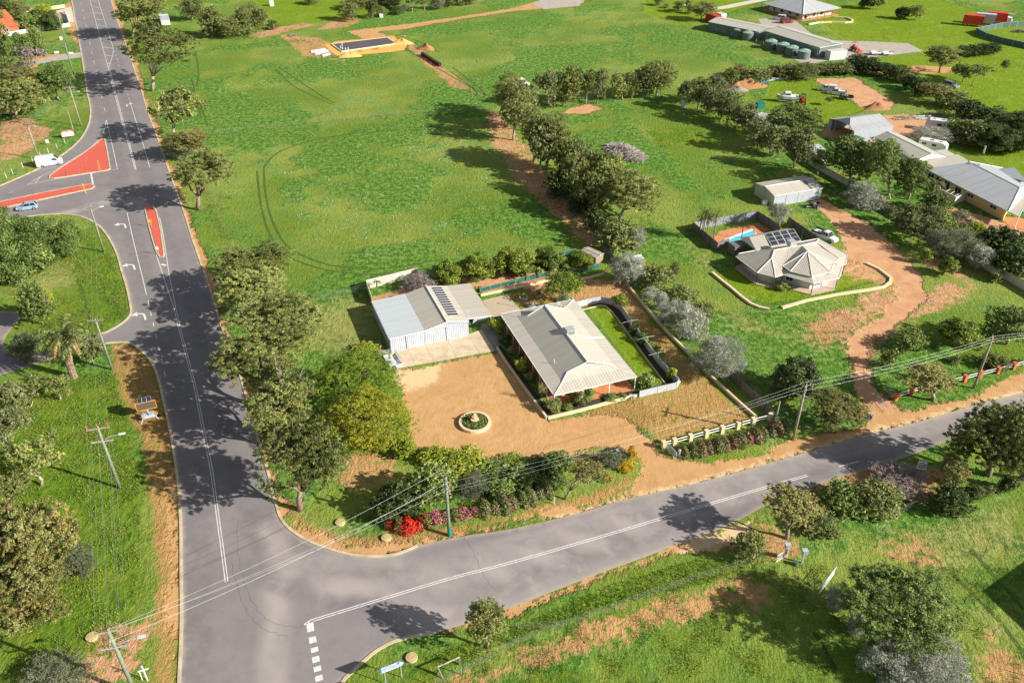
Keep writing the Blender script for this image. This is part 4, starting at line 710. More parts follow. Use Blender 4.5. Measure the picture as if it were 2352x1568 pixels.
for (x0, y0, x1, y1, bx, by, s_, lb) in [(2131,104,2206,152,2157,167,'gum','multi stemmed gum alone on the mown lawn'),(2190,148,2210,170,2192,180,'fartree','slim tree, the leftmost of three leaning trees'),(2202,150,2234,178,2211,189,'olivetree','middle of the three leaning trees'),(2230,148,2272,182,2233,197,'gumopen','rightmost of the three leaning trees, with a bent trunk'),(2094,12,2119,38,2104,46,'row','small white trunked tree on the upper lawn'),(2008,-6,2032,16,2015,22,'fartree','small tree at the top edge of the upper lawn'),(2300,140,2318,158,2308,165,'fartree','spindly tree in the orchard at the right')]:
    plant(s_, x0, y0, x1, y1, lb, (bx, by))
plant('dark',2060,18,2088,42,'small dark round tree on the upper lawn',(2074,44)); plant('dark',1976,-8,2008,17,'dark round tree at the top edge near the homestead',(1992,20)); plant('far',1902,275,1912,284,'x') if 0 else None
plant('green',1832,262 if 0 else 260,1850,276,'x') if 0 else None
plant('silvertree',1766,464,1814,508,'silver tree with thin white stems beside the pool fence',(1790,526)); plant('greentree',1928,258,1944,278,'little round tree beside the grey truck trailer',(1935,284)) if 0 else plant('fartree',1896,222,1914,234,'sapling on the grass below the two white utes',(1903,242))
plant('green',1784,646,1814,668,'green potted tree at the verandah corner of the poolside house')
plant('far',1738,215,1760,228,'x') if 0 else None
# palms
def palm(loc, h, r, nf, label, dead=0, lean=(0, 0), tr=.3, leafm='palm', seed=1, name='palm_tree', lw=.26, loc_top=None):
    rr = random.Random(seed); T = thing(name, label, 'palm', (loc[0], loc[1], 0)); top = np.array([lean[0], lean[1], h])
    m = MB(); rings = [(lean[0]*t*t, lean[1]*t*t, h*t) for t in np.linspace(0, 1, 14)]; m.tube([(0, 0, -.2)]+rings[1:], [tr*1.25]+[tr*(1+.12*(i % 2)) for i in range(13)], 9); obj('trunk', m, BM['brown'] if tr > .2 else BM['grey'], T)
    Ps = {0: [], 1: []}
    for i in range(nf+dead):
        dd = i >= nf; az = i*2.399963+rr.gauss(0, .15); el = rr.uniform(-.35, 1.1)-(0 if not dd else .9); L = r*rr.uniform(.85, 1.1)*(.8 if dd else 1)
        p = top.copy(); d = np.array([math.cos(az)*math.cos(el), math.sin(az)*math.cos(el), math.sin(el)]); k = 9
        for s in range(k):
            d = unit(d+np.array([0, 0, -.10-.035*s*(1.4 if dd else 1)])*.9); q = p+d*L/k; side = unit(np.cross(d, [0, 0, 1])); up = np.cross(side, d)
            ll = r*.15*math.sin(math.pi*(s+1.4)/(k+1.6))
            for j in (0, .5):
                pj = p+(q-p)*j
                for sg in (-1, 1):
                    tdir = unit(side*sg+d*.55-up*.25+np.array([0, 0, -.12])); Ps[int(dd)].append((pj+tdir*ll/2, unit(np.cross(tdir, d)*sg), tdir, ll, lw*r*.16))
            p = q
    for dd, nm, mt in ((0, 'fronds', leafm), (1, 'dead_fronds', 'dead')):
        if Ps[dd]:
            A_ = Ps[dd]; me = leaves_mesh(nm, np.array([a[0] for a in A_]), np.array([a[1] for a in A_]), np.array([a[2] for a in A_]), np.array([a[3] for a in A_]), np.array([a[4] for a in A_]), np.array([rr.random() for _ in A_]), LM[mt])
            o = bpy.data.objects.new(nm, me); C.objects.link(o); o.parent = T
    return T
B = G(170,866); Tp = onY(142,768,B[1]); palm(B, Tp[2], 5.0, 48, 'big date palm with drooping fronds beside the car park entry', 14, (Tp[0]-B[0], 0), .5, seed=4)
B = G(-25,560); palm(B, 4.5, 3.4, 34, 'date palm cut by the left edge beside the hatchback', 4, (0, 0), .4, seed=6)
for i, (bx, by, tx, ty, r_, lb) in enumerate([(1614,548,1606,484,2.0,'tallest palm in the left corner of the pool yard'),(1622,552,1622,500,1.9,'palm in the middle of the pool yard clump'),(1638,556,1640,494,2.1,'palm with a pale trunk nearest the pool'),(1606,545,1596,500,1.5,'short palm against the pool fence')]):
    B = G(bx, by); palm(B, hgt(bx, by, tx, ty), r_, 20, lb, 1, (0, 0), .11, seed=20+i)
B = G(2140,455); palm(B, 3.4, 2.6, 26, 'fan palm against the wall of the long house', 0, (0, 0), .2, seed=31)
B = G(2336,834); palm(B, .5, 1.6, 22, 'low palm-like cycad near the right edge', 0, (0, 0), .2, seed=33)
B = G(1449,914); palm(B, .2, .9, 22, 'blue green agave at the gate end of the front bed', 0, (0, 0), .12, 'silver', 35, 'agave', .5)
for i, (x, y, lb) in enumerate([(1210,640,'papaya plant at the left end of the shade cloth bed'),(1240,634,'papaya plant in the middle of the shade cloth bed'),(868,662,'papaya plant inside the pale block wall'),(1272,628,'papaya plant at the right end of the shade cloth bed')]):
    palm(G(x, y+6), 1.9, 1.1, 14, lb, 0, (0, 0), .07, 'green', 41+i, 'papaya_plant', .9)
# ---------- buildings ----------
cream = roofmat('cream_sheet_roof', lin(192,187,174)[:3], .05, .45, (.40,.32,.22), streak=.22)
creamg = roofmat('grey_cream_sheet_roof', lin(184,178,166)[:3], .05, .3, (.38,.32,.25), streak=.2)
white_r = roofmat('pale_blue_sheet_roof', lin(190,200,204)[:3], .04, .5, (.45,.42,.38), streak=.12)
zinc = roofmat('zinc_sheet_roof', lin(178,182,186)[:3], .06, .3, (.40,.36,.32), streak=.2)
greenw = roofmat('pale_shed_roof', lin(190,187,174)[:3], .05, .5, (.42,.38,.30), streak=.2)
tile = roofmat('terracotta_tile_roof', lin(206,120,74)[:3], .12, .35, (.30,.13,.07), streak=.4, rough=.8)
white = plain('white_paint', (.78,.78,.76), .5); wallc = plain('cream_wall', (.66,.60,.50), .8); wallw = plain('pale_grey_wall', (.58,.58,.57), .7); brickc = plain('cream_brick', lin(216,190,146)[:3], .85, sc=8)
concr = plain('concrete', lin(206,188,160)[:3], .9, var=.16, sc=.7); conc2 = plain('grey_concrete', lin(150,145,138)[:3], .9, var=.18, sc=.8); paver = plain('pavers', lin(190,172,150)[:3], .9, var=.1, sc=5); terr = plain('terracotta_paving', lin(206,140,96)[:3], .85, var=.12, sc=2)
post = plain('grey_post', (.45,.46,.47), .5); dkfr = plain('dark_frame', (.06,.06,.065), .5); limest = plain('limestone_block', lin(224,204,168)[:3], .9, var=.15, sc=4); timber = plain('weathered_timber', (.30,.24,.18), .9, sc=5); rust = plain('rusty_steel', (.22,.12,.07), .8, sc=4)
redp = plain('red_paint', lin(214,66,50)[:3], .5); greenp = plain('green_steel', lin(134,158,148)[:3], .6); greend = plain('dark_green_steel', lin(106,120,112)[:3], .6); galv = plain('galvanised_steel', (.55,.57,.58), .4, .3, sc=6); steelw = plain('white_steel', (.74,.75,.75), .4, sc=3); soilm = plain('heaped_soil', lin(176,136,100)[:3], .95, var=.25, sc=2); sandm = plain('yellow_sand', lin(222,180,110)[:3], .95, var=.15, sc=2)
def ribbed(name, col, rib=.30):           # upright ribbed sheeting: ribs follow the horizontal run
    t = NT(name); s = t.n('SeparateXYZ'); t.link(t.obj(), s.inputs[0]); a = t.math('MULTIPLY', t.math('ADD', s.outputs[0], s.outputs[1]), 2*math.pi/rib)
    w = t.math('SINE', a); n = t.noise(1.2, 4, .6, t.obj()); c = t.mix(t.ss(n, .35, .75), col+(1,), tuple(x*.82 for x in col)+(1,)); c = t.mix(t.math('MULTIPLY', t.ss(w, .55, 1.), .35), c, tuple(x*.55 for x in col)+(1,))
    t.bump(w, .5, .04); return t.fin(c, .5, 0, .35)
rib_w = ribbed('ribbed_white_wall', lin(184,192,202)[:3]); rib_c = ribbed('ribbed_cream_fence', lin(214,208,192)[:3], .35); rib_d = ribbed('ribbed_grey_fence', lin(128,122,118)[:3], .35); rib_g = ribbed('ribbed_green_wall', lin(116,130,122)[:3], .4)
def solar(name, nx_, ny_):                # dark cells in a pale frame, drawn from the panel's own uv
    t = NT(name); uv = t.n('UVMap').outputs[0]; b = t.n('TexBrick'); b.offset = 0; b.inputs['Scale'].default_value = 1; b.inputs['Brick Width'].default_value = 1/nx_; b.inputs['Row Height'].default_value = 1/ny_; b.inputs['Mortar Size'].default_value = .012
    b.inputs['Color1'].default_value = (.035,.04,.055,1); b.inputs['Color2'].default_value = (.05,.055,.075,1); b.inputs['Mortar'].default_value = (.62,.62,.62,1); t.link(uv, b.inputs[0]); return t.fin(b.outputs[0], .25, 0, .6)
def uvquad(name, P, mat, parent, th=.05):  # P: 4 corners, gets its own 0..1 uv
    m = MB(); P = [np.array(p, float) for p in P]; n = unit(np.cross(P[1]-P[0], P[3]-P[0])); m.add(P+[p-n*th for p in P], [(0,1,2,3),(7,6,5,4),(0,4,5,1),(1,5,6,2),(2,6,7,3),(3,7,4,0)])
    me = mesh_of(name, m); uv = me.uv_layers.new(name='uv'); Q = ((0,0),(1,0),(1,1),(0,1))
    for i, li in enumerate(me.polygons[0].loop_indices): uv.data[li].uv = Q[i]
    return obj(name, me, mat, parent)
def W2(T): return lambda P: tuple(np.array(P, float)-np.array(T.location))
def inset(poly, d):
    P = [np.array(p[:2], float) for p in poly]; 
    if sum(P[i-1][0]*P[i][1]-P[i][0]*P[i-1][1] for i in range(len(P))) < 0: P = P[::-1]
    n = len(P); out = []
    for i in range(n):
        a = unit(P[i]-P[i-1]); b = unit(P[(i+1) % n]-P[i]); na = np.array([-a[1], a[0]]); nb = np.array([-b[1], b[0]]); m = na+nb; m /= max(m@m/2, .3); out.append(tuple(P[i]+m*d))
    return out
def window(T, p, q, s0, s1, z0, z1, frame=None, nm='window', fw=.09, out=.05):
    p = np.array(p[:2]); q = np.array(q[:2]); d = unit(q-p); n = np.array([d[1], -d[0]]); a = p+d*s0+n*out; b = p+d*s1+n*out
    m = MB(); m.wall(a, b, z1-fw, z1, .09); m.wall(a, b, z0, z0+fw, .09); m.wall(a, a+d*fw, z0+fw, z1-fw, .09); m.wall(b-d*fw, b, z0+fw, z1-fw, .09)
    if s1-s0 > 1.1: c = (a+b)/2; m.wall(c-d*.03, c+d*.03, z0+fw, z1-fw, .07)
    f = obj(nm, m, frame or white, T); g = MB(); g.wall(a+d*fw-n*.01, b-d*fw-n*.01, z0+fw, z1-fw, .03); obj('pane', g, glass(), f); return f
def posts(T, pts, h, r=.05, mat=None, nm='post'):
    for x, y in pts: obj(nm, MB().box((x, y, h/2), (r*2, r*2, h)), mat or post, T)
def gutter(m, P, w=.12):
    for a, b in zip(P, P[1:]+P[:1]): m.tube([a, b], w/2, 5)
# --- main house ---
A0 = math.radians(19.567); O0 = (5.846, 93.490, 0); RM0 = np.array([[math.cos(A0), -math.sin(A0)], [math.sin(A0), math.cos(A0)]])
def H2(x, y): return tuple(RM0.T@(G(x, y)[:2]-np.array(O0[:2])))
def HW(x, y): return tuple(RM0@np.array([x, y])+np.array(O0[:2]))
T = thing('house', 'cream roofed farmhouse with wrap-round verandah beside the sandy turning circle', 'house', O0, A0)
w, L = 13.0, 23.1; zs, zb, zg, zr = 2.5, 2.86, 3.6, 4.6; b = 2.1; g = 3.5
c0 = [(0,0),(w,0),(w,L),(0,L)]; c1 = [(b,b),(w-b,b),(w-b,L-b),(b,L-b)]; fac = []
for i in range(4): j = (i+1) % 4; fac.append([c0[i]+(zs,), c0[j]+(zs,), c1[j]+(zb,), c1[i]+(zb,)])
zg = zb+(zr-zb)*(g-b)/(w/2-b)
fac += [[(b,b,zb),(w-b,b,zb),(w-g,g,zg),(g,g,zg)], [(w-b,L-b,zb),(b,L-b,zb),(g,L-g,zg),(w-g,L-g,zg)]]
fac += [[(b,b,zb),(g,g,zg),(w/2,g-.25,zr),(w/2,L-g+.25,zr),(g,L-g,zg),(b,L-b,zb)], [(w-b,L-b,zb),(w-g,L-g,zg),(w/2,L-g+.25,zr),(w/2,g-.25,zr),(w-g,g,zg),(w-b,b,zb)]]
rf = obj('roof', MB().slab(fac, .09), cream, T, uvroof=True)
m = MB(); m.add([(g,g+.06,zg-.12),(w-g,g+.06,zg-.12),(w/2,g+.06,zr-.1)], [(0,1,2)]); m.add([(g,L-g-.06,zg-.12),(w-g,L-g-.06,zg-.12),(w/2,L-g-.06,zr-.1)], [(2,1,0)]); obj('gable_louvre', m, post, rf)
m = MB(); m.tube([(w/2,g-.3,zr+.02),(w/2,L-g+.3,zr+.02)], .10, 6)
for s in (1, -1):
    for (yy, s2) in ((0, 1), (L, -1)):
        x0 = 0 if s > 0 else w; m.tube([(x0,yy,zs+.03),(x0+s*b,yy+s2*b,zb+.03),(x0+s*g,yy+s2*g,zg+.04)], .07, 5); m.tube([(x0+s*g,yy+s2*(g-.03),zg+.03),(w/2,yy+s2*(g-.28),zr+.03)], .08, 5)
m.tube([(7.2,10.9,4.4),(10.9,10.9,2.95),(12.9,10.9,2.6)], .07, 5); gutter(m, [(0,0,zs-.03),(w,0,zs-.03),(w,L,zs-.03),(0,L,zs-.03)], .13); obj('ridge_capping', m, white, rf)
m = MB(); m.box((7.25,11.5,4.72), (1.35,1.35,.85)); m.box((7.25,11.5,4.2), (1.0,1.0,.5)); ac = obj('rooftop_cooler', m, galv, rf); m = MB()
for k in range(5): m.box((7.25,10.81,4.42+k*.14), (1.1,.04,.05))
obj('cooler_louvre', m, dkfr, ac)
obj('vent_pipe', MB().cyl((2.7,6.6), .05, 3.1, 3.75, 6), white, rf); m = MB(); m.lathe((9.3,20.3), [(.02,3.75),(.38,3.82),(.42,3.95),(.02,3.86)], 14); obj('satellite_dish', m, plain('pink_dish', (.75,.5,.45)), rf)
wp = [(2.2,2.6),(8.0,2.6),(8.0,3.6),(10.8,3.6),(10.8,L-2.2),(2.2,L-2.2)]
m = MB(); m.prism(wp, 0, 2.74); obj('wall', m, wallc, T)
for s0 in (1.5, 5, 9, 13, 16.2): window(T, (2.2,L-2.2), (2.2,2.6), s0, s0+1.5, .8, 2.0)
for s0 in (1., 3.6): window(T, (2.2,2.6), (8,2.6), s0, s0+1.4, .5, 2.0)
for s0 in (2, 7, 12): window(T, (10.8,3.6), (10.8,L-2.2), s0, s0+1.6, .7, 2.0)
posts(T, [(.15, .15+k*(L-.3)/8) for k in range(9)]+[(w-.15, .15+k*(L-.3)/8) for k in range(9)]+[(4.5,.15),(8.7,.15)], zs-.02, .055, white)
obj('verandah_floor', MB().prism([(.1,.1),(w-.1,.1),(w-.1,L-.1),(.1,L-.1)], 0, .07), terr, T)
m = MB(); [m.box((.15, .9+k*2.85, z), (.05, 2.6, .05)) for k in range(8) for z in (.95, .5)]; obj('verandah_rail', m, dkfr, T)
# garden wall, path, beds, slab
def world_wall(name, pts, w_, z1, mat, label, cat, z0=-.05, group=None, closed=False):
    P = [np.array(p) for p in GP(pts)]; T = P[0].copy(); m = MB(); ribbon(m, [tuple(p-T) for p in P], w_, z0, z1, closed); o = obj(name, m, mat); o.location = (T[0], T[1], 0); tag(o, label, cat, group); return o
world_wall('garden_wall', [(1141,800),(1160,830),(1200,886),(1256,962)], .28, .42, limest, 'low pale block wall along the west bed of the farmhouse', 'garden wall'); world_wall('garden_wall', [(1259,962),(1330,945),(1400,926),(1465,909)], .28, .42, limest, 'low pale block wall along the front bed of the farmhouse', 'garden wall')
world_wall('garden_wall', [(1468,907),(1520,895),(1552,886),(1561,877)], .26, .28, limest, 'low block footing under the slatted fence at the corner of the side lawn', 'garden wall')
m = MB(); m.sheet(GP([(906,848),(1137,806),(1106,757),(1076,768),(898,806),(893,820)]), .03); slab_ = struct('concrete_apron', m, concr)
m = MB(); [strip(m, GP([a_, b_]), .05, .036) for a_, b_ in (((1076,769),(1102,812)),((1028,780),(1050,825)),((975,790),(1000,834)),((935,798),(955,841)))]; struct('apron_joints', m, conc2)
m = MB(); m.sheet(GP([(1106,757),(1137,806),(1160,800),(1141,775),(1146,762),(1132,742),(1105,745)]), .028); struct('side_path', m, conc2)
m = MB(); m.sheet(GP([(1108,690),(1165,676),(1205,722),(1150,724),(1133,731)]), .03); struct('paved_court', m, paver)
m = MB(); m.sheet(GP([(1143,800),(1150,792),(1258,940),(1262,958),(1255,962)]), .05); m.sheet(GP([(1262,958),(1258,940),(1400,905),(1465,890),(1467,905)]), .05); struct('garden_bed', m, plain('dark_mulch', (.07,.055,.035), .95, var=.4, sc=6))
# --- tin shed ---
A1 = math.radians(20.515); O1 = (-19.04, 108.31, 0)
T = thing('shed', 'large pale tin shed with sliding doors and a strip of solar panels', 'shed', O1, A1)
D = 11.8; rf = obj('roof', MB().slab([[(-.1,-.15,2.6),(5.65,-.15,2.76),(5.65,D+.1,2.76),(-.1,D+.1,2.6)]], .1), white_r, T, uvroof=True)
obj('gable_roof', MB().slab([[(5.66,-.15,2.765),(9.3,-.15,3.55),(9.3,D+.1,3.55),(5.66,D+.1,2.765)],[(9.3,-.15,3.55),(12.95,-.15,2.8),(12.95,D+.1,2.8),(9.3,D+.1,3.55)]], .1), cream, T, uvroof=True)
obj('lean_to_roof', MB().slab([[(12.96,.7,2.78),(17.15,.7,2.4),(17.15,D+.1,2.4),(12.96,D+.1,2.78)]], .1), creamg, T, uvroof=True)
m = MB(); m.tube([(9.3,-.2,3.6),(9.3,D+.15,3.6)], .13, 6); m.tube([(5.65,-.2,2.72),(9.3,-.2,3.5),(12.95,-.2,2.74)], .08, 5); m.tube([(-.1,-.2,2.55),(5.65,-.2,2.7)], .08, 5); m.tube([(13,.66,2.68),(17.15,.66,2.33)], .07, 5); m.tube([(-.12,-.15,2.52),(-.12,D+.1,2.52)], .08, 5); obj('ridge_capping', m, steelw, T)
m = MB(); m.wall((0,0),(0,D),0,2.52,.08); m.wall((0,D),(12.85,D),0,2.6,.08); m.wall((12.85,D),(12.85,0),0,2.66,.08); m.box((6.4,.02,2.42),(12.85,.1,.28)); m.add([(5.65,.02,2.55),(12.85,.02,2.55),(9.3,.02,3.45)],[(0,1,2)]); m.wall((13,3.2),(17,3.2),0,2.4,.08); obj('wall', m, rib_w, T)
xs = [0,2.55,5.6,9.1,12.85]
for i in range(4): obj('sliding_door', MB().box(((xs[i]+xs[i+1])/2, -.03-.03*(i % 2), 1.2), (xs[i+1]-xs[i]-.04, .05, 2.36)), rib_w, T)
m = MB(); [m.box((x, -.1, 1.25), (.07,.05,2.5)) for x in (2.55, 9.1)]; obj('door_jamb', m, dkfr, T); window(T, (13,3.2), (17,3.2), .5, 1.7, .1, 2.1, dkfr, 'door'); window(T, (13,3.2), (17,3.2), 3., 3.7, .9, 2.0)
posts(T, [(17,.85),(17,4.5),(17,8)], 2.38, .05)
n_ = np.array([.206,0,.978]); R_ = lambda x, y: (x, y, 3.55-(x-9.3)*.2055+.09)
uvquad('solar_panel', [R_(10.2,1.7),R_(11.85,1.7),R_(11.85,11.3),R_(10.2,11.3)], solar('solar_strip', 1, 12), T)
m = MB(); m.cyl((13.2,1.0), .035, 2.6, 4.1, 5); m.cyl((12.0,1.5), .03, 2.8, 3.3, 5); obj('vent_pipe', m, steelw, T)
world_wall('block_wall', [(897,806),(880,770),(862,722),(846,672)], .15, 1.5, wallw, 'tall pale wall running back from the shed corner', 'wall') if 0 else None
m = MB(); P = GP([(856,702),(843,663),(905,648),(960,634)]); o_ = np.array(P[0]); ribbon(m, [tuple(np.array(p)-o_) for p in P], .12, 0, 1.75); o = obj('boundary_wall', m, rib_c); o.location = (o_[0],o_[1],0); tag(o, 'pale sheet wall enclosing the red earth bed behind the tin shed', 'fence')
m = MB(); m.sheet(GP([(849,700),(850,684),(905,668),(955,655),(945,672),(858,694)]), .03); struct('red_earth_bed', m, soilm)
m = MB(); m.prism([(0,0),(1.2,0),(1.2,4.5),(0,4.5)], 0, .12); o = obj('timber_bench', m, timber); b_ = G(893,826); o.location = (b_[0]-1.5,b_[1]+.5,0); o.rotation_euler = (0,0,A1); tag(o, 'long low grey platform against the west wall of the tin shed', 'platform')
# --- poolside house ---
F3 = lambda x, y, z: tuple(G(1573+x*.1584, 463.6+y*.1584, z))
base3 = G(1790,632); T = thing('house', 'poolside house with a many sided cream and grey roof like an octagon', 'house', tuple(base3)); Lw = W2(T); f3 = lambda x, y, z: Lw(F3(x, y, z))
E = [f3(735,795,2.3),f3(1045,1030,2.3),f3(1310,1095,2.3),f3(1425,1060,2.35),f3(1865,1190,2.3),f3(2235,1110,2.3),f3(2285,930,2.3),f3(2335,900,2.3),f3(2350,765,2.3),f3(1940,533,2.4),f3(780,752,2.4)]
Bk = [f3(855,765,2.75),f3(1108,968,2.75),f3(1300,1002,2.75),f3(1405,990,2.75)]
Oc = [f3(1415,930,3.0),f3(1525,1010,3.0),f3(1845,1085,3.0),f3(2115,1025,3.0),f3(2155,882,3.0)]; Ap = f3(1780,715,4.9); hp = f3(1258,815,3.75); r1 = f3(1297,702,4.3); r2 = f3(1495,665,4.3); r3 = f3(1700,632,4.5); r4 = f3(1905,583,3.9)
fac = [[E[0],E[1],Bk[1],Bk[0]],[E[1],E[2],Bk[2],Bk[1]],[E[2],E[3],Bk[3],Bk[2]],[Bk[1],Bk[2],hp],[Bk[2],Bk[3],r2,r1,hp],[Bk[0],Bk[1],hp,r1],[E[10],Bk[0],r1,r2],[E[10],E[0],Bk[0]],[E[10],r2,r3,r4,E[9]],
 [Bk[3],Oc[0],r3,r2],[Oc[0],Oc[1],Ap],[Oc[1],Oc[2],Ap],[Oc[2],Oc[3],Ap],[Oc[3],Oc[4],Ap],[Oc[4],r3,Ap],[Oc[0],Ap,r3]]
lowz = lambda p: (p[0], p[1], 2.78); L_ = [lowz(p) for p in Oc]
fac += [[E[3],E[4],L_[2],L_[1]],[E[4],E[5],L_[3],L_[2]],[E[5],E[6],L_[4],L_[3]],[E[3],L_[1],L_[0]]]
w1 = f3(2235,825,2.9); w2 = f3(2035,660,3.3); fac += [[r4,E[9],E[8],w1,w2],[w1,E[8],E[7]],[Oc[4],w1,E[7],E[6]],[r3,r4,w2,w1,Oc[4]]]
tri = []
for P in fac:
    for k in range(1, len(P)-1): tri.append([P[0],P[k],P[k+1]])
rf = obj('roof', MB().slab(tri, .07), creamg, T, uvroof=True)
m = MB(); cap = lambda *P: m.tube([tuple(np.array(p)+(0,0,.04)) for p in P], .07, 5)
for q_ in Oc: cap(q_, Ap)
cap(*E); cap(*Oc); cap(r1,hp,Bk[1],E[1]); cap(hp,Bk[2],E[2]); cap(r1,r2,r3,r4,E[9]); cap(r4,w2,w1); cap(E[10],E[9]); obj('ridge_capping', m, white, rf)
m = MB(); c_ = f3(1548,600,4.4); m.box((c_[0],c_[1],4.5), (1.3,1.3,.9), .3); obj('rooftop_cooler', m, galv, rf)
wl = inset([e[:2] for e in E], 1.8); m = MB(); m.prism(wl, 0, 2.45); obj('wall', m, wallw, T)
for i in range(len(wl)-1):
    d_ = np.linalg.norm(np.array(wl[i+1])-np.array(wl[i]))
    if d_ > 2.6: window(T, wl[i], wl[i+1], d_*.2, d_*.2+1.4, .6, 2.0); 
    if d_ > 6: window(T, wl[i], wl[i+1], d_*.62, d_*.62+1.4, .1, 2.05, dkfr, 'door')
fl = inset([e[:2] for e in E], .1); obj('verandah_floor', MB().prism(fl, 0, .08), plain('verandah_paving', lin(196,176,160)[:3]), T); pi_ = inset([e[:2] for e in E], .2); posts(T, pi_, 2.35, .06, dkfr)
P = [f3(800,520,2.5),f3(1580,385,2.5),f3(1690,570,2.5),f3(1030,697,2.5),f3(940,510,3.1),f3(1575,385,3.1)] 
pat = thing('patio_roof', 'grey gabled patio roof carrying twelve solar panels beside the swimming pool', 'patio roof', tuple(G(1740,580))); lp = W2(pat); p3 = lambda x, y, z: lp(F3(x, y, z))
fac = [[p3(935,510,3.2),p3(1575,392,3.2),p3(1690,570,2.6),p3(1030,697,2.6)],[p3(935,510,3.2),p3(1030,697,2.6),p3(800,520,2.6)],[p3(935,510,3.2),p3(800,520,2.6),p3(1480,383,2.6),p3(1575,392,3.2)]]; tri = []
for Q in fac:
    for k in range(1, len(Q)-1): tri.append([Q[0],Q[k],Q[k+1]])
obj('roof', MB().slab(tri, .08), creamg, pat, uvroof=True); up = lambda p, d=.1: (p[0],p[1],p[2]+d)
uvquad('solar_panel', [up(p3(1255,640,2.72)),up(p3(1680,562,2.72)),up(p3(1580,397,3.18)),up(p3(1155,470,3.18))], solar('solar_grid', 4, 3), pat)
pp = [p3(820,530,0),p3(1030,690,0),p3(1680,565,0),p3(1500,395,0)]; posts(pat, [q[:2] for q in pp], 2.6, .06, dkfr)
# pool: shell, water, coping, paving
m = MB(); pl = GP([(1665,552),(1729,528),(1737,541),(1676,562),(1664,560)]); pc = np.mean(np.array(pl), 0); T = thing('swimming_pool', 'long turquoise swimming pool with a white coping inside the grey fence', 'swimming pool', (pc[0],pc[1],0))
pr = [tuple(np.array(p)-pc) for p in pl]; m = MB(); ribbon(m, pr, .5, 0, .16, True); obj('coping', m, white, T); wt = NT('pool_water'); wn_ = wt.noise(2.5, 3, .6, wt.obj()); wt.bump(wn_, .2, .05); obj('water', MB().sheet(pr, .11), wt.fin(wt.mix(wt.ss(wn_, .3, .7), lin(70,190,216), lin(120,214,232)), .08, 0, .5), T)
m = MB(); m.sheet(GP([(1640,546),(1652,532),(1716,517),(1742,512),(1768,528),(1700,560),(1648,572)]), .04); struct('pool_paving', m, terr)
# fences of upright sheets with posts
def sheetfence(pts, h, mat, label, name='fence', pm=None, step=2.4, cap_=None, th=.06, group=None, z0=0):
    P = [np.array(p) for p in GP(pts)]; O = P[0]; P = [p-O for p in P]; T = thing(name, label, 'fence', (O[0],O[1],0), 0, group); m = MB(); q = MB()
    for a, b in zip(P[:-1], P[1:]):
        m.wall(a, b, z0, h, th); L = np.linalg.norm(b-a); k = max(1, int(round(L/step))); q.wall(a, b, h, h+.05, th+.05)
        for i in range(k): c = a+(b-a)*i/k; obj('post', MB().box((c[0],c[1],(h+.04)/2), (.09,.09,h+.04), math.atan2(b[1]-a[1], b[0]-a[0])), pm or dkfr, T)
    obj('panel', m, mat, T); obj('top_rail', q, cap_ or pm or dkfr, T); return T
sheetfence([(1590,528),(1646,576),(1672,566)], 1.7, rib_d, 'dark sheet fence along the south-west side of the pool', cap_=rust); sheetfence([(1590,528),(1660,515),(1736,503)], 1.7, ribbed('ribbed_blue_fence', lin(150,160,172)[:3], .35), 'pale blue sheet fence along the back of the pool', cap_=rust); sheetfence([(1737,503),(1765,520),(1790,540)], 1.7, rib_d, 'dark sheet fence along the north-east side of the pool')
sheetfence([(1808,512),(1840,535),(1880,562)], 1.4, rib_d, 'dark sheet fence between the poolside house and the parked ute')
m = MB(); b_ = G(1692,580); m.box((0,0,.95),(2.6,2.2,1.9),.33); o = obj('pump_enclosure', m, rib_d); o.location = tuple(b_); tag(o, 'dark box shaped pump enclosure at the pool fence corner', 'enclosure')
world_wall('retaining_wall', [(1636,628),(1650,640),(1680,664),(1706,686),(1725,700),(1745,708),(1766,712)], .45, .38, limest, 'low curved block retaining wall west of the poolside house', 'retaining wall'); world_wall('retaining_wall', [(1796,708),(1850,692),(1920,678),(2000,666),(2030,660),(2044,650),(2046,640),(2020,620),(1990,606)], .5, .3, limest, 'low block retaining wall curving round the south and east lawn of the poolside house', 'retaining wall')
# --- small tin shed with white doors ---
T = thing('shed', 'cream gabled tin shed with four white doors, north of the swimming pool', 'shed', (54.58,160.09,0), math.radians(19)); D = 6.9
obj('roof', MB().slab([[(-.1,-.1,2.5),(11.8,-.1,2.5),(11.8,D/2,3.15),(-.1,D/2,3.15)],[(-.1,D/2,3.15),(11.8,D/2,3.15),(11.8,D+.1,2.5),(-.1,D+.1,2.5)]], .08), cream, T, uvroof=True)
m = MB(); m.prism([(0,0),(11.7,0),(11.7,D),(0,D)], 0, 2.42)
for x in (0, 11.7): m.add([(x,0,2.42),(x,D,2.42),(x,D/2,3.08)],[(0,1,2)] if x else [(2,1,0)])
obj('wall', m, rib_c, T); m = MB(); m.tube([(-.1,D/2,3.2),(11.8,D/2,3.2)], .08, 5); m.tube([(-.1,-.12,2.46),(11.8,-.12,2.46)], .07, 5); obj('ridge_capping', m, white, T); 
for i in range(4): obj('door', MB().box((1.45+i*2.93, -.05, 1.15), (2.85,.06,2.26)), rib_w, T)
uvquad('skylight', [(9.1,.1,2.63),(9.6,.1,2.63),(9.6,D/2-.2,3.22),(9.1,D/2-.2,3.22)], plain('grey_skylight', (.2,.21,.22)), T)
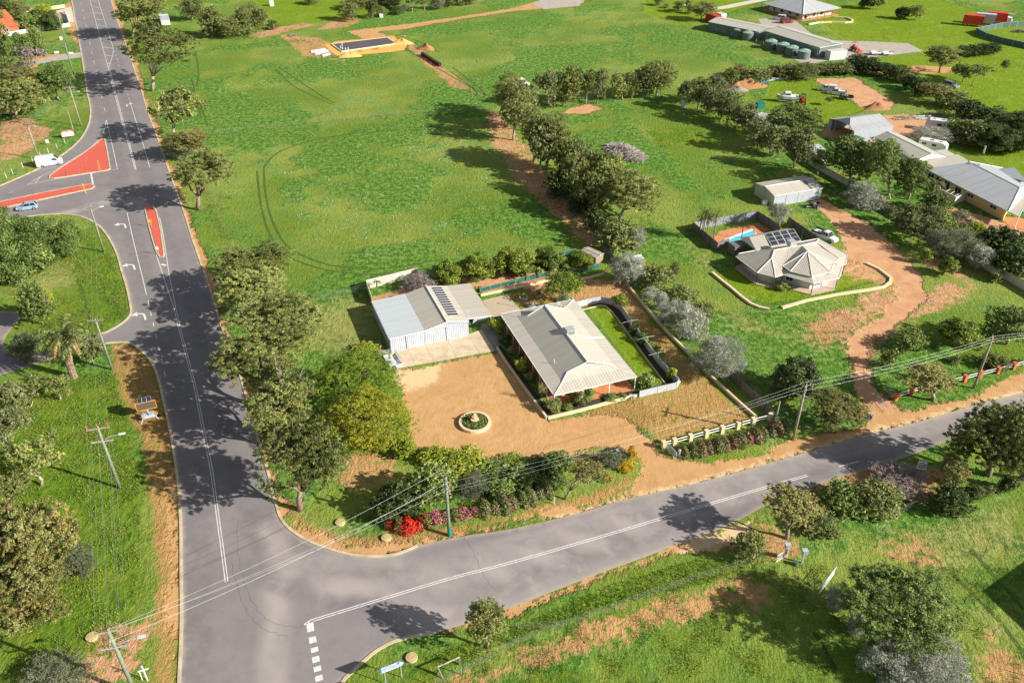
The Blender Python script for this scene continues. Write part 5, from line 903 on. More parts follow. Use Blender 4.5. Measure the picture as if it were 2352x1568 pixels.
m = MB(); [m.tube([(-.35-.0,y,0),(-.12,y,2.7)], .03, 4) for y in (3.2,3.6)]; [m.tube([(-.35+k*.023,3.2,k*.27),(-.35+k*.023,3.6,k*.27)], .02, 4) for k in range(1,10)]; o = obj('ladder', m, galv); o.location = (54.58,160.09,0); o.rotation_euler = (0,0,math.radians(19)); tag(o, 'aluminium ladder leaning on the west gable of the cream shed', 'ladder')
def gabled(name, label, corners, ze, zr, roofm, wallm, cat='shed', ridge_along=0, over=.3, wins=(), cap_=None):
    # corners: three world points SW, SE, NW of the walls (or eaves); ridge along the first edge (0) or the second (1)
    a, b_, d = [np.array(p[:2], float) for p in corners]; u = unit(b_-a); L = np.linalg.norm(b_-a); v = np.array([-u[1],u[0]]); Wd = abs((d-a)@v)
    T = thing(name, label, cat, (a[0],a[1],0), math.atan2(u[1],u[0])); o = over
    if ridge_along == 0: fac = [[(-o,-o,ze),(L+o,-o,ze),(L+o,Wd/2,zr),(-o,Wd/2,zr)],[(-o,Wd/2,zr),(L+o,Wd/2,zr),(L+o,Wd+o,ze),(-o,Wd+o,ze)]]; rd = [(-o,Wd/2,zr+.03),(L+o,Wd/2,zr+.03)]; gb = [[(0,0,ze-.1),(0,Wd,ze-.1),(0,Wd/2,zr-.1)],[(L,Wd,ze-.1),(L,0,ze-.1),(L,Wd/2,zr-.1)]]
    else: fac = [[(-o,Wd+o,ze),(-o,-o,ze),(L/2,-o,zr),(L/2,Wd+o,zr)],[(L/2,Wd+o,zr),(L/2,-o,zr),(L+o,-o,ze),(L+o,Wd+o,ze)]]; rd = [(L/2,-o,zr+.03),(L/2,Wd+o,zr+.03)]; gb = [[(0,0,ze-.1),(L,0,ze-.1),(L/2,0,zr-.1)],[(L,Wd,ze-.1),(0,Wd,ze-.1),(L/2,Wd,zr-.1)]]
    obj('roof', MB().slab(fac, .09), roofm, T, uvroof=True); m = MB(); m.prism([(0,0),(L,0),(L,Wd),(0,Wd)], 0, ze-.1)
    for gq in gb: m.add(gq, [(0,1,2)])
    obj('wall', m, wallm, T); m = MB(); m.tube(rd, .1, 5); obj('ridge_capping', m, cap_ or white, T)
    cs = [(0,0),(L,0),(L,Wd),(0,Wd)]
    for side, s0, s1, z0, z1 in wins: window(T, cs[side], cs[(side+1) % 4], s0, s1, z0, z1)
    return T, L, Wd
# --- long green shed, its twin, the water tanks ---
gs, L, Wd = gabled('shed', 'long green steel shed with a pale roof behind the row of water tanks', [(97.5,268.8),(105.9,273.4),(87.2,290.4)], 3.5, 4.3, greenw, rib_g, ridge_along=1, over=.12, wins=[(3,3,4.2,.9,2.0),(3,11,12.2,1.2,2.1),(3,16,17.2,1.2,2.1)])
m = MB(); m.tube([(-.15,-.15,3.4),(-.15,Wd+.1,3.4)], .1, 5); m.tube([(-.15,-.15,3.35),(L+.15,-.15,3.35)], .08, 5); m.tube([(-.2,.5,3.3),(-.2,.3,1.2)], .07, 5); m.tube([(-.2,4.5,3.3),(-.25,3.4,2.9),(-.25,.7,2.9)], .07, 5); m.tube([(-.2,Wd-4,3.2),(-.25,Wd-1,2.8),(-.25,Wd-.6,.8)], .07, 5); obj('gutter', m, white, gs)
g2_, L2, W2_ = gabled('shed', 'lower green shed next to the four northern water tanks', [(83.9,290.8),tuple(G(1775,62,3.0)[:2]),(75.0,310.1)], 3.0, 3.6, greenw, rib_g, ridge_along=1, over=.12)
m = MB(); m.tube([(-.15,-.15,2.9),(-.15,W2_,2.9)], .1, 5); m.tube([(-.2,3.5,2.8),(-.25,2.5,2.5),(-.25,.3,2.5)], .07, 5); obj('gutter', m, white, g2_)
def tank(x, y, lab, r=1.95, h=2.3):
    T = thing('water_tank', lab, 'water tank', (x,y,0), 0, 'green water tanks beside the long sheds'); m = MB(); m.lathe((0,0), [(r,0)]+[(r*(1+.012*(k % 2)), h*k/8) for k in range(1,9)], 24); obj('tank_wall', m, greend, T)
    m = MB(); m.lathe((0,0), [(r*1.02,h),(r*1.02,h+.05),(r*.3,h+.55),(.25,h+.6),(.25,h+.66)], 24); obj('lid', m, greenp, T); m = MB()
    for k in range(12): a = k*math.pi/6; m.tube([(r*math.cos(a),r*math.sin(a),h+.08),(.3*math.cos(a),.3*math.sin(a),h+.62)], .035, 4)
    obj('lid_rib', m, plain('pale_green', lin(170,206,196)[:3]), T); return T
z6 = lambda x, y, z=0: G(1614.4+x*.27717, y*.27717, z); ordn = ['farthest','second','third','fourth','fifth','sixth','seventh','nearest']
for i, (x, y) in enumerate([(146,196),(221,220),(303,244),(379,270),(568,340),(668,366),(743,392),(842,422)]):
    p = z6(x, y, 2.3); tank(p[0], p[1], ordn[i]+' green water tank in the line of eight, counted from the red container end')
for (x,y,ang,dm,mat,lab,z0) in [(1106,495,.33,(6.1,2.5,2.7),steelw,'white shipping container against the gable of the green shed',0),(92,190,-1.05,(6.1,2.5,2.5),redp,'red shipping container behind the first water tank',0),(150,178,-1.05,(3,2.4,2.6),steelw,'pale box shed between the red container and the tanks',0)]:
    p = z6(x, y); T = thing('shipping_container' if 'container' in lab else 'box_shed', lab, 'container' if 'container' in lab else 'shed', tuple(p), ang); T.location = (p[0], p[1]+1.2, 0); m = MB(); m.box((0,0,dm[2]/2), dm); obj('box', m, ribbed('ribbed_'+lab[:5]+str(x), tuple(mat.node_tree.nodes['Mix'].inputs[6].default_value)[:3], .3), T)
    m = MB(); [m.box((sx*(dm[0]/2-.05),sy*(dm[1]/2-.05),dm[2]/2),(.16,.16,dm[2]+.06)) for sx in (-1,1) for sy in (-1,1)]; obj('corner_post', m, mat, T); obj('door_leaf', MB().box((dm[0]/2+.03,0,dm[2]/2),(.05,dm[1]-.2,dm[2]-.25)), mat, T)
# --- homestead at the top ---
hw = [np.array(G(*q, 2.4)) for q in ((1844.4,34),(1932,19.5),(1750,7.5))]; a, b_, d = [q[:2] for q in hw]; u = unit(b_-a); v = np.array([-u[1],u[0]]); L = np.linalg.norm(b_-a); Wd = (d-a)@v
T = thing('house', 'homestead with a big grey hipped roof and verandah posts at the top of the picture', 'house', (a[0],a[1],0), math.atan2(u[1],u[0])); k_ = min(L,Wd)/2
fac = [[(0,0,2.4),(L,0,2.4),(L-k_,k_,5.4),(k_,k_,5.4)],[(L,0,2.4),(L,Wd,2.4),(L-k_,Wd-k_,5.4),(L-k_,k_,5.4)],[(L,Wd,2.4),(0,Wd,2.4),(k_,Wd-k_,5.4),(L-k_,Wd-k_,5.4)],[(0,Wd,2.4),(0,0,2.4),(k_,k_,5.4),(k_,Wd-k_,5.4)]]
obj('roof', MB().slab(fac, .1), zinc, T, uvroof=True); m = MB(); m.tube([(0,0,2.45),(k_,k_,5.45)], .12, 5); m.tube([(L,0,2.45),(L-k_,k_,5.45)], .12, 5); m.tube([(k_,k_,5.45),(k_,Wd-k_,5.45)], .12, 5); obj('ridge_capping', m, white, T); m = MB(); gutter(m, [(0,0,2.34),(L,0,2.34),(L,Wd,2.34),(0,Wd,2.34)], .14); obj('gutter', m, rust, T)
wq = [(2.2,2.2),(L-2.2,2.2),(L-2.2,Wd-2.2),(2.2,Wd-2.2)]; obj('wall', MB().prism(wq, 0, 2.5), wallc, T)
for s0 in (2,6,10,14,18): window(T, wq[3], wq[0], s0, s0+1.4, .6, 2.0)
for s0 in (1.5,5,9): window(T, wq[0], wq[1], s0, s0+1.6, .4, 2.0)
posts(T, [(.2,.2+j*(Wd-.4)/6) for j in range(7)]+[(.2+j*(L-.4)/5,.2) for j in range(1,6)], 2.36, .07, rust); obj('verandah_floor', MB().prism([(.1,.1),(L-.1,.1),(L-.1,Wd-.1),(.1,Wd-.1)], 0, .1), terr, T)
world_wall('retaining_wall', [(1857,58),(1880,53.5),(1910,52.5),(1940,54),(1956,52),(1958,48),(1945,43),(1915,41)], .6, .5, limest, 'curved cream garden wall in front of the homestead', 'retaining wall')
m = MB(); m.sheet(GP([(1740,44),(1780,42),(1830,50),(1842,60),(1880,92),(1930,94),(2010,96),(2085,100),(2122,118),(2040,128),(1960,136),(1900,140),(1850,150),(1830,140),(1800,118),(1760,72)]), .02); struct('gravel_yard', m, plain('gravel', lin(176,168,158)[:3], .95, var=.12, sc=.6)); m = MB(); strip(m, SP([(1560,12),(1640,20),(1700,10),(1760,-2),(1850,-20)]), 4.0, .022); struct('gravel_drive', m, plain('pale_gravel', lin(204,196,180)[:3], .95, var=.08))
m = MB(); m.sheet(GP([(1222,10),(1270,-12),(1352,-14),(1330,14),(1250,22)]), .024); struct('gravel_lot', m, _mc['gravel']); m = MB(); m.sheet(GP([(0,160),(60,145),(120,130),(184,120),(188,132),(130,140),(60,152),(0,176)]), .024); struct('side_path', m, _mc['gravel']); m = MB(); m.sheet(GP([(128,26),(164,16),(172,52),(150,50)]), .024); struct('driveway', m, _mc['pale_gravel'] if 'pale_gravel' in _mc else concr)
# --- white carport shed, long house, cream house wing ---
F7 = lambda x, y, z: tuple(G(1846.2+x*.27717, 165.6+y*.27717, z))
cs = [G(1949,299,0),G(2047,282.8,0)]; T = thing('carport_shed', 'white sheeted carport shed with a zinc roof beside the soil pad', 'shed', tuple(cs[0])); lw = W2(T); f7 = lambda x, y, z: lw(F7(x, y, z))
q = {'a': f7(420,497,3.0),'b': f7(742,449,3.0),'c': f7(690,403,3.5),'d': f7(382,443,3.5),'e': f7(385,378,4.3),'f': f7(632,345,4.3),'g': f7(270,392,3.0),'h': f7(212,388,2.7),'i': f7(480,350,3.0),'j': f7(640,343,3.0)}
tri = [[q['a'],q['b'],q['c']],[q['a'],q['c'],q['d']],[q['d'],q['c'],q['f']],[q['d'],q['f'],q['e']],[q['d'],q['e'],q['g']],[q['g'],q['e'],q['i']],[q['g'],q['i'],q['h']],[q['e'],q['f'],q['i']]]; obj('roof', MB().slab(tri, .08), zinc, T, uvroof=True)
wb = [lw(G(1949,299,0)),lw(G(2047,282.8,0)),lw(G(2022,262,0)),lw(G(1925,276,0))]; m = MB(); ft = f7(742,449,0); gl = f7(420,497,0); m.wall(q['a'][:2],q['b'][:2],0,2.95,.1); m.wall(q['b'][:2],q['f'][:2],0,3.0,.1); m.wall(q['f'][:2],q['i'][:2],0,2.9,.1); m.wall(q['a'][:2],tuple(np.array(q['a'][:2])*.62+np.array(q['d'][:2])*.38),0,2.9,.1); m.wall(q['h'][:2],tuple(np.array(q['h'][:2])*.5+np.array(q['g'][:2])*.5),0,2.5,.1); m.wall(q['h'][:2],q['i'][:2],0,2.6,.1); obj('wall', m, rib_w, T); posts(T, [q['g'][:2],q['d'][:2]], 2.9, .08)
F5 = lambda x, y, z: tuple(G(1979.5+x*.1584, 281.5+y*.1584, z))
base5 = G(2330,500); T = thing('long_house', 'long cream brick house with a pale grey roof at the right edge', 'house', tuple(base5)); lw = W2(T); f5 = lambda x, y, z: lw(F5(x, y, z))
e0 = f5(2125,1290,2.5); e1 = f5(915,665,2.5); rN = f5(1545,562,4.2); rS = f5(2295,945,4.2); R0 = np.array(rN); ev = np.array(e1); mir = lambda r, e: tuple(2*np.array(r)-np.array(e)+np.array((0,0,-2*(r[2]-e[2])))); e3 = mir(rN, e1); e2 = mir(rS, e0)
es = f5(2190,1325,2.5); vec = np.array(e0)-np.array(e1); vec[2] = 0; vec = unit(vec); ea = tuple(np.array(e0)+vec*2.6); eb = tuple(np.array(e2)+vec*2.6)
fac = [[e1,e0,rS,rN],[e3,rN,rS,e2]]; tri = [[f_[0],f_[k],f_[k+1]] for f_ in fac for k in (1,2)]; obj('roof', MB().slab(tri, .09), zinc, T, uvroof=True)
sf = [[tuple(np.array(e0)+(0,0,-.02)),ea,eb],[tuple(np.array(e0)+(0,0,-.02)),eb,tuple(np.array(rS)+(0,0,-.02))],[tuple(np.array(rS)+(0,0,-.02)),eb,e2]]; obj('hipped_end', MB().slab(sf, .08), cream, T, uvroof=True)
m = MB(); m.tube([rN,rS], .1, 5); m.tube([rS,e0], .1, 5); m.tube([e1,e0,ea,eb], .07, 5); m.tube([e1,rN,e3], .09, 5); obj('ridge_capping', m, white, T)
wq = inset([e1[:2],e0[:2],e2[:2],e3[:2]], .5)
obj('wall', MB().prism(wq, 0, 2.5), brickc, T); P_ = [np.array(p) for p in wq]; 
# the long west wall carries the windows
wi = min(range(4), key=lambda i: (P_[i]+P_[(i+1) % 4])[0]+(0 if np.linalg.norm(P_[i]-P_[(i+1) % 4]) > 12 else 99)); pa, pb = P_[wi], P_[(wi+1) % 4]; LL = np.linalg.norm(pb-pa); fr = [.05,.16,.27,.42,.58,.86]
fwd = (pb-pa)@np.array(vec[:2]) > 0
for f_ in fr: s_ = LL*(f_ if fwd else 1-f_)-.0; window(T, pa, pb, max(.2,s_-.9), s_+.9, .35 if f_ < .5 else 1.2, 2.05, white)
posts(T, [ea[:2],eb[:2],tuple((np.array(ea[:2])+np.array(eb[:2]))/2)], 2.45, .08, white); m = MB(); m.cyl(f5(1700,640,0)[:2], .2, 3.2, 4.9, 8); obj('flue', m, galv, T); m = MB(); c_ = f5(1640,610,4.1); m.tube([(c_[0]-.9,c_[1]+.5,4.15),(c_[0]+.9,c_[1]-.4,4.15)], .25, 10); obj('solar_water_heater', m, galv, T); c_ = f5(1490,725,3.9); m = MB(); m.cyl(c_[:2], .03, 3.6, 5.0, 4); m.box((c_[0],c_[1],4.9),(.9,.04,.04)); m.box((c_[0],c_[1],4.7),(.6,.04,.04)); obj('antenna', m, galv, T)
T = thing('house_wing', 'cream roofed low wing joined to the north end of the long house', 'house wing', tuple(G(2175,400))); lw = W2(T); f5 = lambda x, y, z: lw(F5(x, y, z)); a_, b2, c2, d2 = f5(885,655,2.5),f5(1540,548,2.9),f5(1395,460,2.9),f5(845,552,2.5); obj('roof', MB().slab([[a_,b2,c2],[a_,c2,d2]], .09), cream, T, uvroof=True); obj('wall', MB().prism(inset([a_[:2],b2[:2],c2[:2],d2[:2]], .5), 0, 2.45), wallc, T)
T = thing('shed', 'long grey cream workshop roof behind the big green gums, joining the low wing', 'shed', tuple(G(2090,360))); lw = W2(T); f5 = lambda x, y, z: lw(F5(x, y, z)); a_, b2, c2, d2 = f5(775,560,2.8),f5(1015,455,3.8),f5(360,130,3.8),f5(190,205,2.8); e_, g_ = f5(1225,495,2.8),f5(520,155,2.8)
obj('roof', MB().slab([[a_,b2,c2],[a_,c2,d2],[b2,e_,g_],[b2,g_,c2]], .09), greenw, T, uvroof=True); obj('wall', MB().prism(inset([a_[:2],e_[:2],g_[:2],d2[:2]], .25), 0, 2.75), wallc, T); m = MB(); m.tube([b2,c2], .1, 5); obj('ridge_capping', m, white, T); m = MB(); m.add([a_,e_,b2],[(0,1,2)]); obj('gable_end', m, white, T)
T = thing('awning', 'small cream skillion awning on the lawn side of the workshop', 'awning', tuple(G(2180,360))); lw = W2(T); f5 = lambda x, y, z: lw(F5(x, y, z)); a_, b2, c2, d2 = f5(1050,405,2.6),f5(1215,390,2.4),f5(1345,460,2.4),f5(1230,490,2.6); obj('roof', MB().slab([[a_,d2,c2],[a_,c2,b2]], .08), cream, T, uvroof=True); posts(T, [b2[:2],c2[:2]], 2.4, .06)
T = thing('garage_roof', 'white gabled garage roof on the lawn side of the long house', 'garage', tuple(G(2330,400))); lw = W2(T); f5 = lambda x, y, z: lw(F5(x, y, z)); a_, b2, c2, d2, e_ = f5(1810,710,2.6),f5(2215,650,4.0),f5(2400,860,4.0),f5(2150,850,2.6),f5(2000,660,2.6); obj('roof', MB().slab([[a_,d2,c2],[a_,c2,b2],[a_,b2,e_]], .09), white_r, T, uvroof=True); obj('wall', MB().prism(inset([a_[:2],d2[:2],c2[:2],b2[:2]], .4), 0, 2.5), wallc, T)
T = thing('screen_wall', 'cream walled courtyard box against the west wall of the long house', 'courtyard wall', tuple(G(2195,462))); lw = W2(T); cq = [lw(F5(*p, 0)) for p in ((1125,1075),(1335,1185),(1475,1135),(1470,1060))]; m = MB(); ribbon(m, [p[:2] for p in cq], .18, 0, 1.7); obj('wall', m, wallc, T); m = MB(); [m.wall(np.array(cq[0][:2])*(1-k)+np.array(cq[1][:2])*k, np.array(cq[0][:2])*(1-k)+np.array(cq[1][:2])*k+(1.6,1.3), 1.62, 1.7, .08) for k in (.3,.6,.9)]; obj('pergola_beam', m, white, T)
m = MB(); m.sheet(GP([(2290,498),(2340,500),(2420,520),(2400,540),(2320,520)]), .05); struct('terracotta_terrace', m, terr)
# --- small structures ---
T = thing('carport', 'white topped shelter by the pale fence, left of the big green gums', 'shelter', tuple(G(1885,372))); lw = W2(T); a_, b2, c2, d2 = [lw(G(x, y, 2.5)) for x, y in ((1856,335),(1880,330),(1905,350),(1882,358))]; obj('roof', MB().slab([[a_,d2,c2],[a_,c2,b2]], .08), white_r, T, uvroof=True); ws = inset([a_[:2],d2[:2],c2[:2],b2[:2]], .2); posts(T, ws, 2.4, .07, white); m = MB(); ribbon(m, [ws[0],ws[1],ws[2]], .06, 0, 1.9); obj('wall', m, wallw, T)
T = thing('net_house', 'low arched net house at the end of the grey gum belt', 'net house', tuple(G(1765,285)), -.62); net = plain('grey_net', (.42,.42,.40), .9); m = MB(); n_ = 8
for i in range(n_): a0, a1 = math.pi*i/n_, math.pi*(i+1)/n_; m.slab([[(-5,-3*math.cos(a0),2.4*math.sin(a0)),(5,-3*math.cos(a0),2.4*math.sin(a0)),(5,-3*math.cos(a1),2.4*math.sin(a1)),(-5,-3*math.cos(a1),2.4*math.sin(a1))]], .03)
obj('net', m, net, T); m = MB(); [m.tube([(x,-3.02*math.cos(math.pi*i/n_),2.43*math.sin(math.pi*i/n_)) for i in range(n_+1)], .04, 4) for x in (-5,-2.5,0,2.5,5)]; obj('hoop', m, white, T)
T, _, _ = gabled('hut', 'little white hut among the silver bushes by the fence', [G(1456,618),G(1474,614),G(1452,608)], 1.9, 2.15, zinc, wallw, cat='hut', over=.2)
T, _, _ = gabled('lean_to', 'low brown roofed lean-to beside the shade cloth garden', [G(1368,609),G(1385,600),G(1344,588)], 1.6, 1.75, roofmat('brown_sheet_roof', (.42,.36,.30), .08), timber, cat='lean-to', ridge_along=1, over=.15)
T, L, Wd = gabled('house', 'orange tiled brick house at the top left behind the white wall', [G(-60,90),G(46,74),G(-70,40)], 2.4, 4.3, tile, plain('red_brick', lin(188,110,84)[:3], .85, sc=6), cat='house', over=.5, wins=[(0,7,9,.2,2.0),(0,10,11.5,.7,2)], cap_=tile)
uvquad('solar_panel', [(L-9.,Wd*.26,3.55),(L-7.4,Wd*.26,3.55),(L-7.4,Wd*.44,4.2),(L-9.,Wd*.44,4.2)], solar('solar_two', 1, 2), T); uvquad('solar_panel', [(L-6.4,Wd*.22,3.4),(L-4.2,Wd*.22,3.4),(L-4.2,Wd*.44,4.2),(L-6.4,Wd*.44,4.2)], solar('solar_three', 2, 2), T)
gabled('house', 'white walled house glimpsed between trees at the top edge', [G(905,-14),G(960,-20),G(900,-32)], 2.5, 4, zinc, plain('turquoise_wall', (.35,.55,.55)), cat='house', over=.4); gabled('shed', 'pale tin garden shed behind the topmost roadside gum', [G(372,60),G(392,58),G(366,44)], 2.0, 2.5, zinc, wallw, over=.1)
gabled('shed', 'large shed beyond the lower right frame edge, seen by its shadow on the grass', [G(2420,1560),G(2640,1490),G(2350+60,1450)], 5.2, 6.4, greenw, rib_g, over=.2) if 0 else None
world_wall('boundary_wall', [(14,84),(60,76),(120,68),(161,61),(156,45),(148,30)], .2, 1.3, wallw, 'white wall round the garden of the orange tiled house', 'wall'); world_wall('boundary_wall', [(60,28),(105,24),(150,18)], .2, 1.2, limest, 'cream wall at the far side of the top left garden', 'wall')
# ---------- vehicles ----------
tyre = plain('tyre_rubber', (.02,.02,.022), .85); rim = plain('wheel_rim', (.5,.5,.52), .3, .6); headl = plain('headlight_lens', (.8,.8,.78), .2); taill = plain('tail_light', (.5,.03,.02), .3)
def loft(mb, secs):                        # secs: (x, [(y, z) ring]) closed rings of equal length
    n = len(secs[0][1]); vs = [(x, y, z) for x, r in secs for y, z in r]; fs = []
    for i in range(len(secs)-1):
        for k in range(n): l = (k+1) % n; fs.append((i*n+k, i*n+l, (i+1)*n+l, (i+1)*n+k))
    fs += [tuple(range(n))[::-1], tuple((len(secs)-1)*n+k for k in range(n))]; return mb.add(vs, fs)
def ring(w0, z0, w1, z1, w2, z2): return [(-w0, z0), (-w1, z1), (-w2, z2), (w2, z2), (w1, z1), (w0, z0)]
def wheel(T, x, y, r=.33, w=.22):
    m = MB(); m.tube([(x, y-w/2, r), (x, y+w/2, r)], r, 18); o = obj('wheel', m, tyre, T, False); m = MB(); s = 1 if y > 0 else -1; m.tube([(x, y+s*w*.42, r), (x, y+s*(w*.5+.015), r)], r*.62, 12); obj('rim', m, rim, o)
def paint(name, c): return plain(name, c, .28, .1, .5, var=.03, sc=1)
def car(label, px, py, head, L=4.2, W=1.76, Hh=1.48, col=(.3,.4,.5), kind='hatch', name='car', cat='car', z=0, group=None):
    B = G(px, py); T = thing(name, label, cat, (B[0], B[1], z), head, group); pm = paint('car_paint_%.2f_%.2f_%.2f' % col, col); h = L/2; w = W/2
    m = MB(); belt = Hh*.62; gz = .22
    loft(m, [(-h, ring(w*.86,.35,w*.88,.6,w*.78,belt*.9)), (-h+.25, ring(w*.95,gz,w,.6,w*.9,belt*1.0)), (-h*.3, ring(w*.97,gz,w,.62,w*.92,belt)), (h*.35, ring(w*.97,gz,w,.6,w*.92,belt*.98)), (h*.82, ring(w*.95,gz,w*.97,.55,w*.82,belt*.80)), (h, ring(w*.74,.33,w*.76,.5,w*.66,belt*.62))]); obj('body', m, pm, T, False)
    if kind in ('hatch', 'wagon'):
        x0, x1, x2, x3 = (-h+.12, -h+.5, h*.12, h*.48) if kind == 'hatch' else (-h+.08, -h+.3, h*.15, h*.45)
    elif kind == 'ute': x0, x1, x2, x3 = (-.25, -.12, h*.30, h*.52)
    else: x0, x1, x2, x3 = (-h+.5, -h*.45, h*.15, h*.5)
    g = MB(); loft(g, [(x0, ring(w*.86,belt*.9,w*.86,belt*.95,w*.8,belt*1.0)), (x1, ring(w*.88,belt*.9,w*.86,belt,w*.72,Hh-.05)), (x2, ring(w*.88,belt*.9,w*.86,belt,w*.72,Hh-.04)), (x3, ring(w*.86,belt*.9,w*.84,belt*.93,w*.78,belt*.99))]); gl = obj('glasshouse', g, glass(), T)
    r = MB(); loft(r, [(x1-.02, ring(w*.72,Hh-.09,w*.73,Hh-.05,w*.66,Hh)), ((x1+x2)/2, ring(w*.74,Hh-.09,w*.75,Hh-.04,w*.68,Hh+.02)), (x2+.02, ring(w*.72,Hh-.09,w*.73,Hh-.05,w*.66,Hh))]); obj('roof', r, pm, T)
    pl_ = MB()
    for s in (-1, 1):
        for xa, xb in ((x1, x0), (x2, x3)): pl_.tube([(xa, s*w*.735, Hh-.05), (xb, s*w*.86, belt*.96)], .045, 4)
        pl_.tube([((x1+x2)/2, s*w*.745, Hh-.05), ((x1+x2)/2, s*w*.885, belt*.95)], .05, 4)
    obj('pillar', pl_, pm, T)
    for s in (-1, 1):
        for x in (-h*.62, h*.62): wheel(T, x, s*(w-.09))
        obj('headlight', MB().box((h*.93, s*w*.62, belt*.66), (.22,.34,.14)), headl, T); obj('tail_light', MB().box((-h+.04, s*w*.76, belt*.78), (.1,.22,.28)), taill, T); obj('mirror', MB().box((x3-.35, s*(w+.06), belt*1.02), (.12,.16,.12)), pm, T)
    return T, pm, h, w, belt
car('silver blue hatchback waiting in the side road beside the thin red splitter island', 64, 480, math.radians(201), 4.15, 1.78, 1.5, tuple(lin(150,176,196)[:3]))
# van
def van(label, px, py, head, L=5.6, W=2.0, Hh=2.35):
    B = G(px, py); T = thing('van', label, 'van', (B[0],B[1],0), head); h = L/2; w = W/2; pm = paint('van_white', (.8,.8,.8)); m = MB()
    loft(m, [(-h, ring(w*.93,.35,w*.95,1.1,w*.82,Hh-.08)), (-h+.1, ring(w*.98,.28,w,1.1,w*.86,Hh)), (h*.25, ring(w*.98,.28,w,1.1,w*.86,Hh)), (h*.42, ring(w*.98,.28,w,1.1,w*.84,Hh-.1)), (h*.74, ring(w*.97,.28,w*.98,1.05,w*.80,1.32)), (h*.95, ring(w*.93,.3,w*.94,.8,w*.78,1.05)), (h, ring(w*.8,.35,w*.82,.6,w*.7,.85))]); obj('body', m, pm, T)
    m = MB(); m.add([(h*.44,-w*.76,Hh-.16),(h*.44,w*.76,Hh-.16),(h*.735,w*.78,1.36),(h*.735,-w*.78,1.36)], [(0,3,2,1)]); m.add([(h*.44+.03,-w*.76,Hh-.12),(h*.44+.03,w*.76,Hh-.12),(h*.735+.03,w*.78,1.40),(h*.735+.03,-w*.78,1.40)], [(0,3,2,1)]); obj('windscreen', m, glass(), T)
    for s in (-1, 1):
        obj('side_window', MB().box((h*.40, s*(w*.945), 1.52), (.95,.05,.5)), glass(), T); obj('rear_window', MB().box((-h-.01, s*w*.42, 1.62), (.05, w*.66, .52)), glass(), T); obj('tail_light', MB().box((-h-.01, s*w*.86, .95), (.06,.12,.5)), taill, T); obj('headlight', MB().box((h*.93, s*w*.7, .85), (.25,.36,.22)), headl, T); obj('mirror', MB().box((h*.6, s*(w+.12), 1.35), (.12,.2,.3)), dkfr, T)
        for x in (-h*.58, h*.62): wheel(T, x, s*(w-.1), .34)
    obj('bumper', MB().box((-h-.04, 0, .42), (.14, W*.94, .2)), dkfr, T); return T
van('white panel van rounding the bend beside the triangular red island', 116, 379, math.radians(24))
def tray(T, x0, x1, w, z, pm, rails=True, load=None):
    m = MB(); m.box(((x0+x1)/2,0,z), (x1-x0, w*2, .08)); tr = obj('tray', m, plain('tray_deck', (.30,.30,.30)), T); m = MB()
    for s in (-1,1): m.box(((x0+x1)/2, s*w, z+.18), (x1-x0,.05,.28))
    m.box((x0,0,z+.18),(.05,w*2,.28)); m.box((x1,0,z+.45),(.06,w*2,.8)) if rails else None; obj('tray_side', m, pm, tr)
    if load: obj('load', load, dkfr, T)
def ute(label, px, py, head, canopy=False, col=(.78,.78,.78), group=None, dark=False):
    T, pm, h, w, belt = car(label, px, py, head, 5.1, 1.8, 1.72, col, 'ute', 'ute', 'ute', group=group)
    if canopy:
        m = MB(); loft(m, [(-h-.05, ring(w*1.0,.75,w*1.02,1.3,w*.9,1.85)), (-.35, ring(w*1.0,.75,w*1.02,1.3,w*.9,1.85))]); c = obj('canopy', m, pm, T); [obj('canopy_window', MB().box((-h*.52, s*(w*.98), 1.42), (1.5,.05,.36)), glass(), c) for s in (-1,1)]
    else: tray(T, -h-.05, -.35, w*1.02, .98, dkfr if dark else pm)
    return T
ute('white ute with a dark loaded tray parked beside the poolside house', 1894, 548, math.radians(-52), dark=True)
ute('white ute with a canopy, farther of two on the soil pad edge', 1898, 209, math.radians(158), True); ute('white ute nearer the cage trailer on the edge of the soil pad', 1921, 217, math.radians(158)); ute('white ute half hidden by gums at the head of the fence track', 1198, 195, math.radians(-40))
car('white four wheel drive parked at the homestead', 1789, 46, math.radians(150), 4.8, 1.9, 1.85, (.75,.75,.75), 'wagon'); car('dark red and silver four wheel drive parked at the homestead', 1807, 53, math.radians(12), 4.8, 1.9, 1.85, tuple(lin(130,40,46)[:3]), 'wagon'); car('grey car parked by the fence on the mown lawn', 2183, 200, math.radians(-60), 4.5, 1.8, 1.6, (.25,.26,.28), 'wagon')
